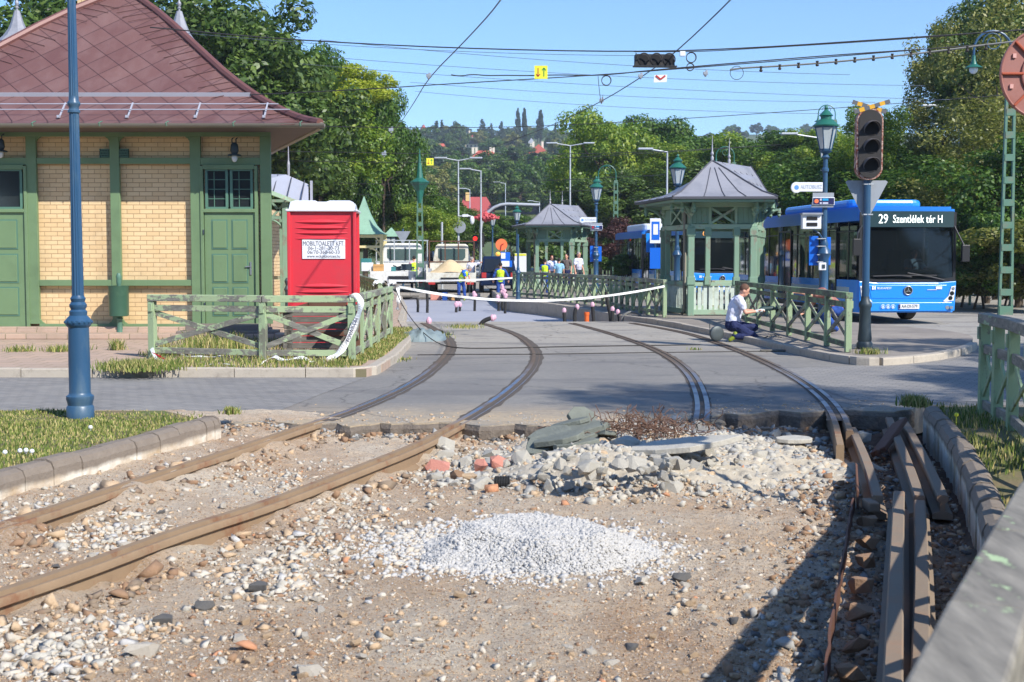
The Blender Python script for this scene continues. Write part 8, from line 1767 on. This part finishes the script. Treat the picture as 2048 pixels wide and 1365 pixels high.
tree('shrub', 955, 118, 415, 3.6, 'clipped dark hedge tree behind the traffic mast', name='hedge', cat='hedge', ybot=500); tree('shrub', 1020, 120, 420, 3.2, 'second hedge tree right of the mast', name='hedge', cat='hedge', ybot=500)
tree('shrub', 1250, 66, 500, 1.6, 'low bush behind the kiosk fence left of the second bus', name='shrub', cat='shrub', ybot=560)
for i, (px, yt) in enumerate(((1060, 445), (1090, 452), (1120, 446), (1150, 455), (1180, 448), (1210, 452), (1240, 450), (880, 440), (910, 448), (850, 440))):
    tree(('far2', 'far1', 'shrub')[i % 2], px, 126+i % 3, yt, 2.6, ('dark', 'green')[i % 2]+' hedge tree at the far end of the street', ybot=552, group='hedge trees at the end of the street')
# trees right of the camera whose shade falls on the island and the road
for k_, x, y, tp, rd, zb, lb in (('light1', 14.4, 10.5, 10.0, 2.6, 4.2, 'street tree outside the frame shading the paved crossing'), ('mid1', 15.2, 17.0, 8.8, 3.0, 3.6, 'street tree outside the frame at right whose shade falls on the island'), ('airy1', 12.5, 5.0, 13.5, 2.6, 8.0, 'street tree outside the frame at right shading the fence and the road edge'), ('light1', 19.5, 19.0, 9.5, 3.2, 3.8, 'street tree outside the frame shading the bus lane')):
    me, tk, R_, H_, hg = TV[k_]; t = empty('tree', (x, y, 0), 1., lb, 'tree')
    o = bpy.data.objects.new('crown', me); COL.objects.link(o); o.parent = t; o.location = (0, 0, (tp+zb)/2); o.scale = (rd/R_, rd/R_, (tp-zb)/2/(H_*1.1))
    o = bpy.data.objects.new('trunk', tk); COL.objects.link(o); o.parent = t; o.scale = (.5, .5, zb*1.1/hg); o.location = (0, 0, zb*1.1)
for i in range(14):
    me, tk, R_, H_, hg = TV[['dark1', 'mid1', 'mid2', 'dark2'][i % 4]]; t = empty('tree', (-30+i*7.5+2*math.sin(i*3), -32-3*math.cos(i*5), 0), i, 'tree behind the photographer, seen only as a reflection in the bus windscreen', 'tree', 'trees behind the photographer')
    for nm, d in (('crown', me), ('trunk', tk)): o = bpy.data.objects.new(nm, d); COL.objects.link(o); o.parent = t; o.location = (0, 0, 6.5); o.scale = (1, 1, 1.1)
# ---------------- hillside: trees and houses ----------------
def hz(x, y): return float(hill(np.array([x]), np.array([y]))[0])
def ground_row(px, row):      # distance at which the hill surface shows at a given row
    for Y in np.arange(170, 960, 6):
        x = (px-1024)/F*Y
        if 515-(hz(x, Y)-H)*F/Y < row: return Y
    return 950
r = random.Random(12)
names = {'far1': 'green', 'far2': 'dark green', 'far3': 'olive', 'far4': 'bluish dark'}
HH = [(849,275,20),(883,312,34),(948,282,26),(944,298,30),(971,330,60),(1076,320,44),(1062,294,16),(1048,300,14),(955,430,80),(1058,440,62)]
for i in range(290):
    px = r.uniform(1130, 1700) if i > 250 else r.uniform(805, 1140); row = r.uniform(256, 300) if i > 250 else r.uniform(256, 440)
    if any(abs(px-a) < w2/2+6 and b-4 < row < b+(40 if w2 > 28 else 30) for a, b, w2 in HH): continue
    Y = ground_row(px, row)+r.uniform(-8, 8); x = (px-1024)/F*Y; k_ = r.choices(['far1', 'far2', 'far3', 'far4'], [4, 4, 2, 3])[0]; h_ = r.uniform(6, 11)*1; zg = hz(x, Y)-.5
    me, tk, R_, H_, hg = TV[k_]; t = empty('tree', (x, Y, zg), r.uniform(0, 6), names[k_]+' round tree among many on the hillside', 'tree', 'hillside trees'); s_ = h_/(hg+H_)
    for nm, d in (('crown', me), ('trunk', tk)): o = bpy.data.objects.new(nm, d); COL.objects.link(o); o.parent = t; o.scale = (s_*r.uniform(.9, 1.3),)*2+(s_,); o.location = (0, 0, hg*s_*.85)
def hilltree(key, px, top, base, rad, label):
    Y = ground_row(px, base); x = (px-1024)/F*Y; zg = hz(x, Y)-.5; me, tk, R_, H_, hg = TV[key]; tp = zt(top, Y); t = empty('tree', (x, Y, zg), r.uniform(0, 6), label, 'tree'); zb = zg+1.; hh_ = (tp-zb)/2; s_ = rad/R_
    o = bpy.data.objects.new('crown', me); COL.objects.link(o); o.parent = t; o.scale = (s_, s_, hh_/(H_*1.1)); o.location = (0, 0, (tp+zb)/2-zg); o = bpy.data.objects.new('trunk', tk); COL.objects.link(o); o.parent = t; o.scale = (s_, s_, (tp-zg)/2/hg); o.location = (0, 0, (tp-zg)/2)
for a in (('poplar',1036,219,290,1.5,'left one of two slim poplars on the skyline'),('poplar',1049,219,290,1.8,'right one of two slim poplars on the skyline'),('poplar',1080,223,290,2.4,'broader poplar right of the pair on the skyline'),('cone1',965,238,285,4.2,'dark conifer on the skyline left of the poplars'),('cone1',1003,242,290,3.2,'jagged conifer between the skyline conifer and the poplars'),('cone1',983,246,290,2.6,'small conifer on the skyline'),
          ('cone1',874,240,300,3.8,'dark conifer at the left end of the skyline'),('cone1',885,238,300,2.6,'pointed conifer next to it on the skyline'),('far2',915,243,300,4,'round dark tree on the skyline left of centre'),('far1',860,250,300,5,'round tree at the skyline beside the left grove'),('cone1',1110,246,300,2.0,'small dark conifer right of the poplars'),('cone1',1068,300,400,5,'large grey-green conifer in the middle of the hillside'),('cone1',1025,290,390,5,'dark conifer left of the middle one'),('far4',925,290,340,3.2,'bluish round conifer between the houses'),('cone1',1050,262,320,3.,'conifer below the poplars'),('far3',955,262,300,4.5,'olive tree on the skyline gap')): hilltree(*a)
def house(px, row_top, row_base, wpx, label, roof='red_roof', gable=False, rz=0, chim=()):
    Y = ground_row(px, row_base); x = (px-1024)/F*Y; zg = zt(row_base, Y)-.5; w_ = wpx*Y/F; hh_ = zt(row_top, Y)-zg; t = empty('house', (x, Y-5, zg-1), rz, label, 'house', 'houses on the hillside'); wh = hh_*.42+1; d = w_*.7
    m = MB(); m.box((0, 0, wh/2), (w_*.86, d*.86, wh)); m.build('wall', 'cream_wall', t)
    m = MB(); e = [(-w_/2, -d/2, wh-.2), (w_/2, -d/2, wh-.2), (w_/2, d/2, wh-.2), (-w_/2, d/2, wh-.2)]; rz_ = .12 if gable else .24
    if gable: m.add(e+[(0, -d/2, hh_+1), (0, d/2, hh_+1)], [(0, 4, 5, 3), (1, 2, 5, 4), (0, 1, 4), (2, 3, 5), (0, 3, 2, 1)])
    else: m.add(e+[(-w_*rz_, 0, hh_+1), (w_*rz_, 0, hh_+1)], [(0, 1, 5, 4), (2, 3, 4, 5), (0, 4, 3), (1, 2, 5), (0, 3, 2, 1)])
    ro = m.build('roof', roof, t)
    for c in chim: m = MB(); m.box((c*w_, 0, hh_+.8), (.8, .8, 2.6)); m.build('chimney', 'cream_wall', ro)
    for i in range(3): m = MB(); m.box(((i-1)*w_*.26, -d*.43-.02, wh*.6), (w_*.1, .06, wh*.3)); m.build('window', 'glass_window', t)
for a in ((849,254,275,17,'small white house with a steep orange roof high on the left of the hill','red_roof',True,.3),(883,292,312,30,'low house with a salmon roof on the left hillside','red_roof'),(948,270,282,26,'house with a flat reddish roof and two chimneys near the skyline','red_roof',False,0,(-.3,.4)),(944,281,298,30,'white house with a dark grey gable roof on the hillside','grey_roof'),
          (971,306,330,56,'large red-roofed house with pale chimneys in the middle of the hill','red_roof',False,0,(-.42,-.3,.2,.3)),(1076,294,320,40,'red-roofed house with twin gables right of the middle conifers','red_roof',True,0,(-.25,.2)),(1062,281,294,14,'tiny white house high on the right of the hill','zinc_light',True),(1048,285,300,12,'small pink gable between conifers below the poplars','red_roof_dark',True)): house(*a)
for px, yt, yb, w_, lb, rf, ch in ((955,394,430,80,'near red-roofed house with a chimney and solar panels behind the mast arm','red_roof_dark',(-.25,)),(1058,413,440,62,'house with a grey roof behind the far lantern','grey_roof',())):
    Y = 240; x = (px-1024)/F*Y; t = empty('house', (x, Y, 0), 0, lb, 'house'); ww = w_*Y/F; zt0, zb0 = zt(yt, Y), zt(yb, Y); m = MB(); m.box((0, 2.5, zb0/2), (ww*.9, 6, zb0)); m.build('wall', 'cream_wall', t)
    m = MB(); e = [(-ww/2, -1.2, zb0-.2), (ww/2, -1.2, zb0-.2), (ww/2, 6, zb0-.2), (-ww/2, 6, zb0-.2)]; m.add(e+[(-ww*.34, 2.4, zt0), (ww*.22, 2.4, zt0)], [(0, 1, 5, 4), (2, 3, 4, 5), (0, 4, 3), (1, 2, 5), (0, 3, 2, 1)]); ro = m.build('roof', rf, t)
    for c in ch: m = MB(); m.box((c*ww, 1.8, zt0), (.7, .7, 1.6)); m.build('chimney', 'brick_plain', ro); m = MB(); m.bar((-.9, .0, zb0+.6), (.5, .0, zb0+.6), .9, .05, up=(0, -.7, .7)); m.build('roof_window', 'glass_dark', ro)
# ---------------- haze ----------------
m = MB(); m.box((0, 560, 61), (2400, 1200, 128)); hzo = m.build('haze', 'black'); hzo['kind'] = 'stuff'
hm = bpy.data.materials.new('haze'); hm.use_nodes = True; nt = hm.node_tree; nt.nodes.clear(); o_ = nt.nodes.new('ShaderNodeOutputMaterial'); pv_ = nt.nodes.new('ShaderNodeVolumePrincipled'); pv_.inputs['Color'].default_value = (.80, .88, 1, 1); pv_.inputs['Density'].default_value = .00038; pv_.inputs['Anisotropy'].default_value = .2
nt.links.new(pv_.outputs[0], o_.inputs['Volume']); hzo.data.materials.clear(); hzo.data.materials.append(hm)
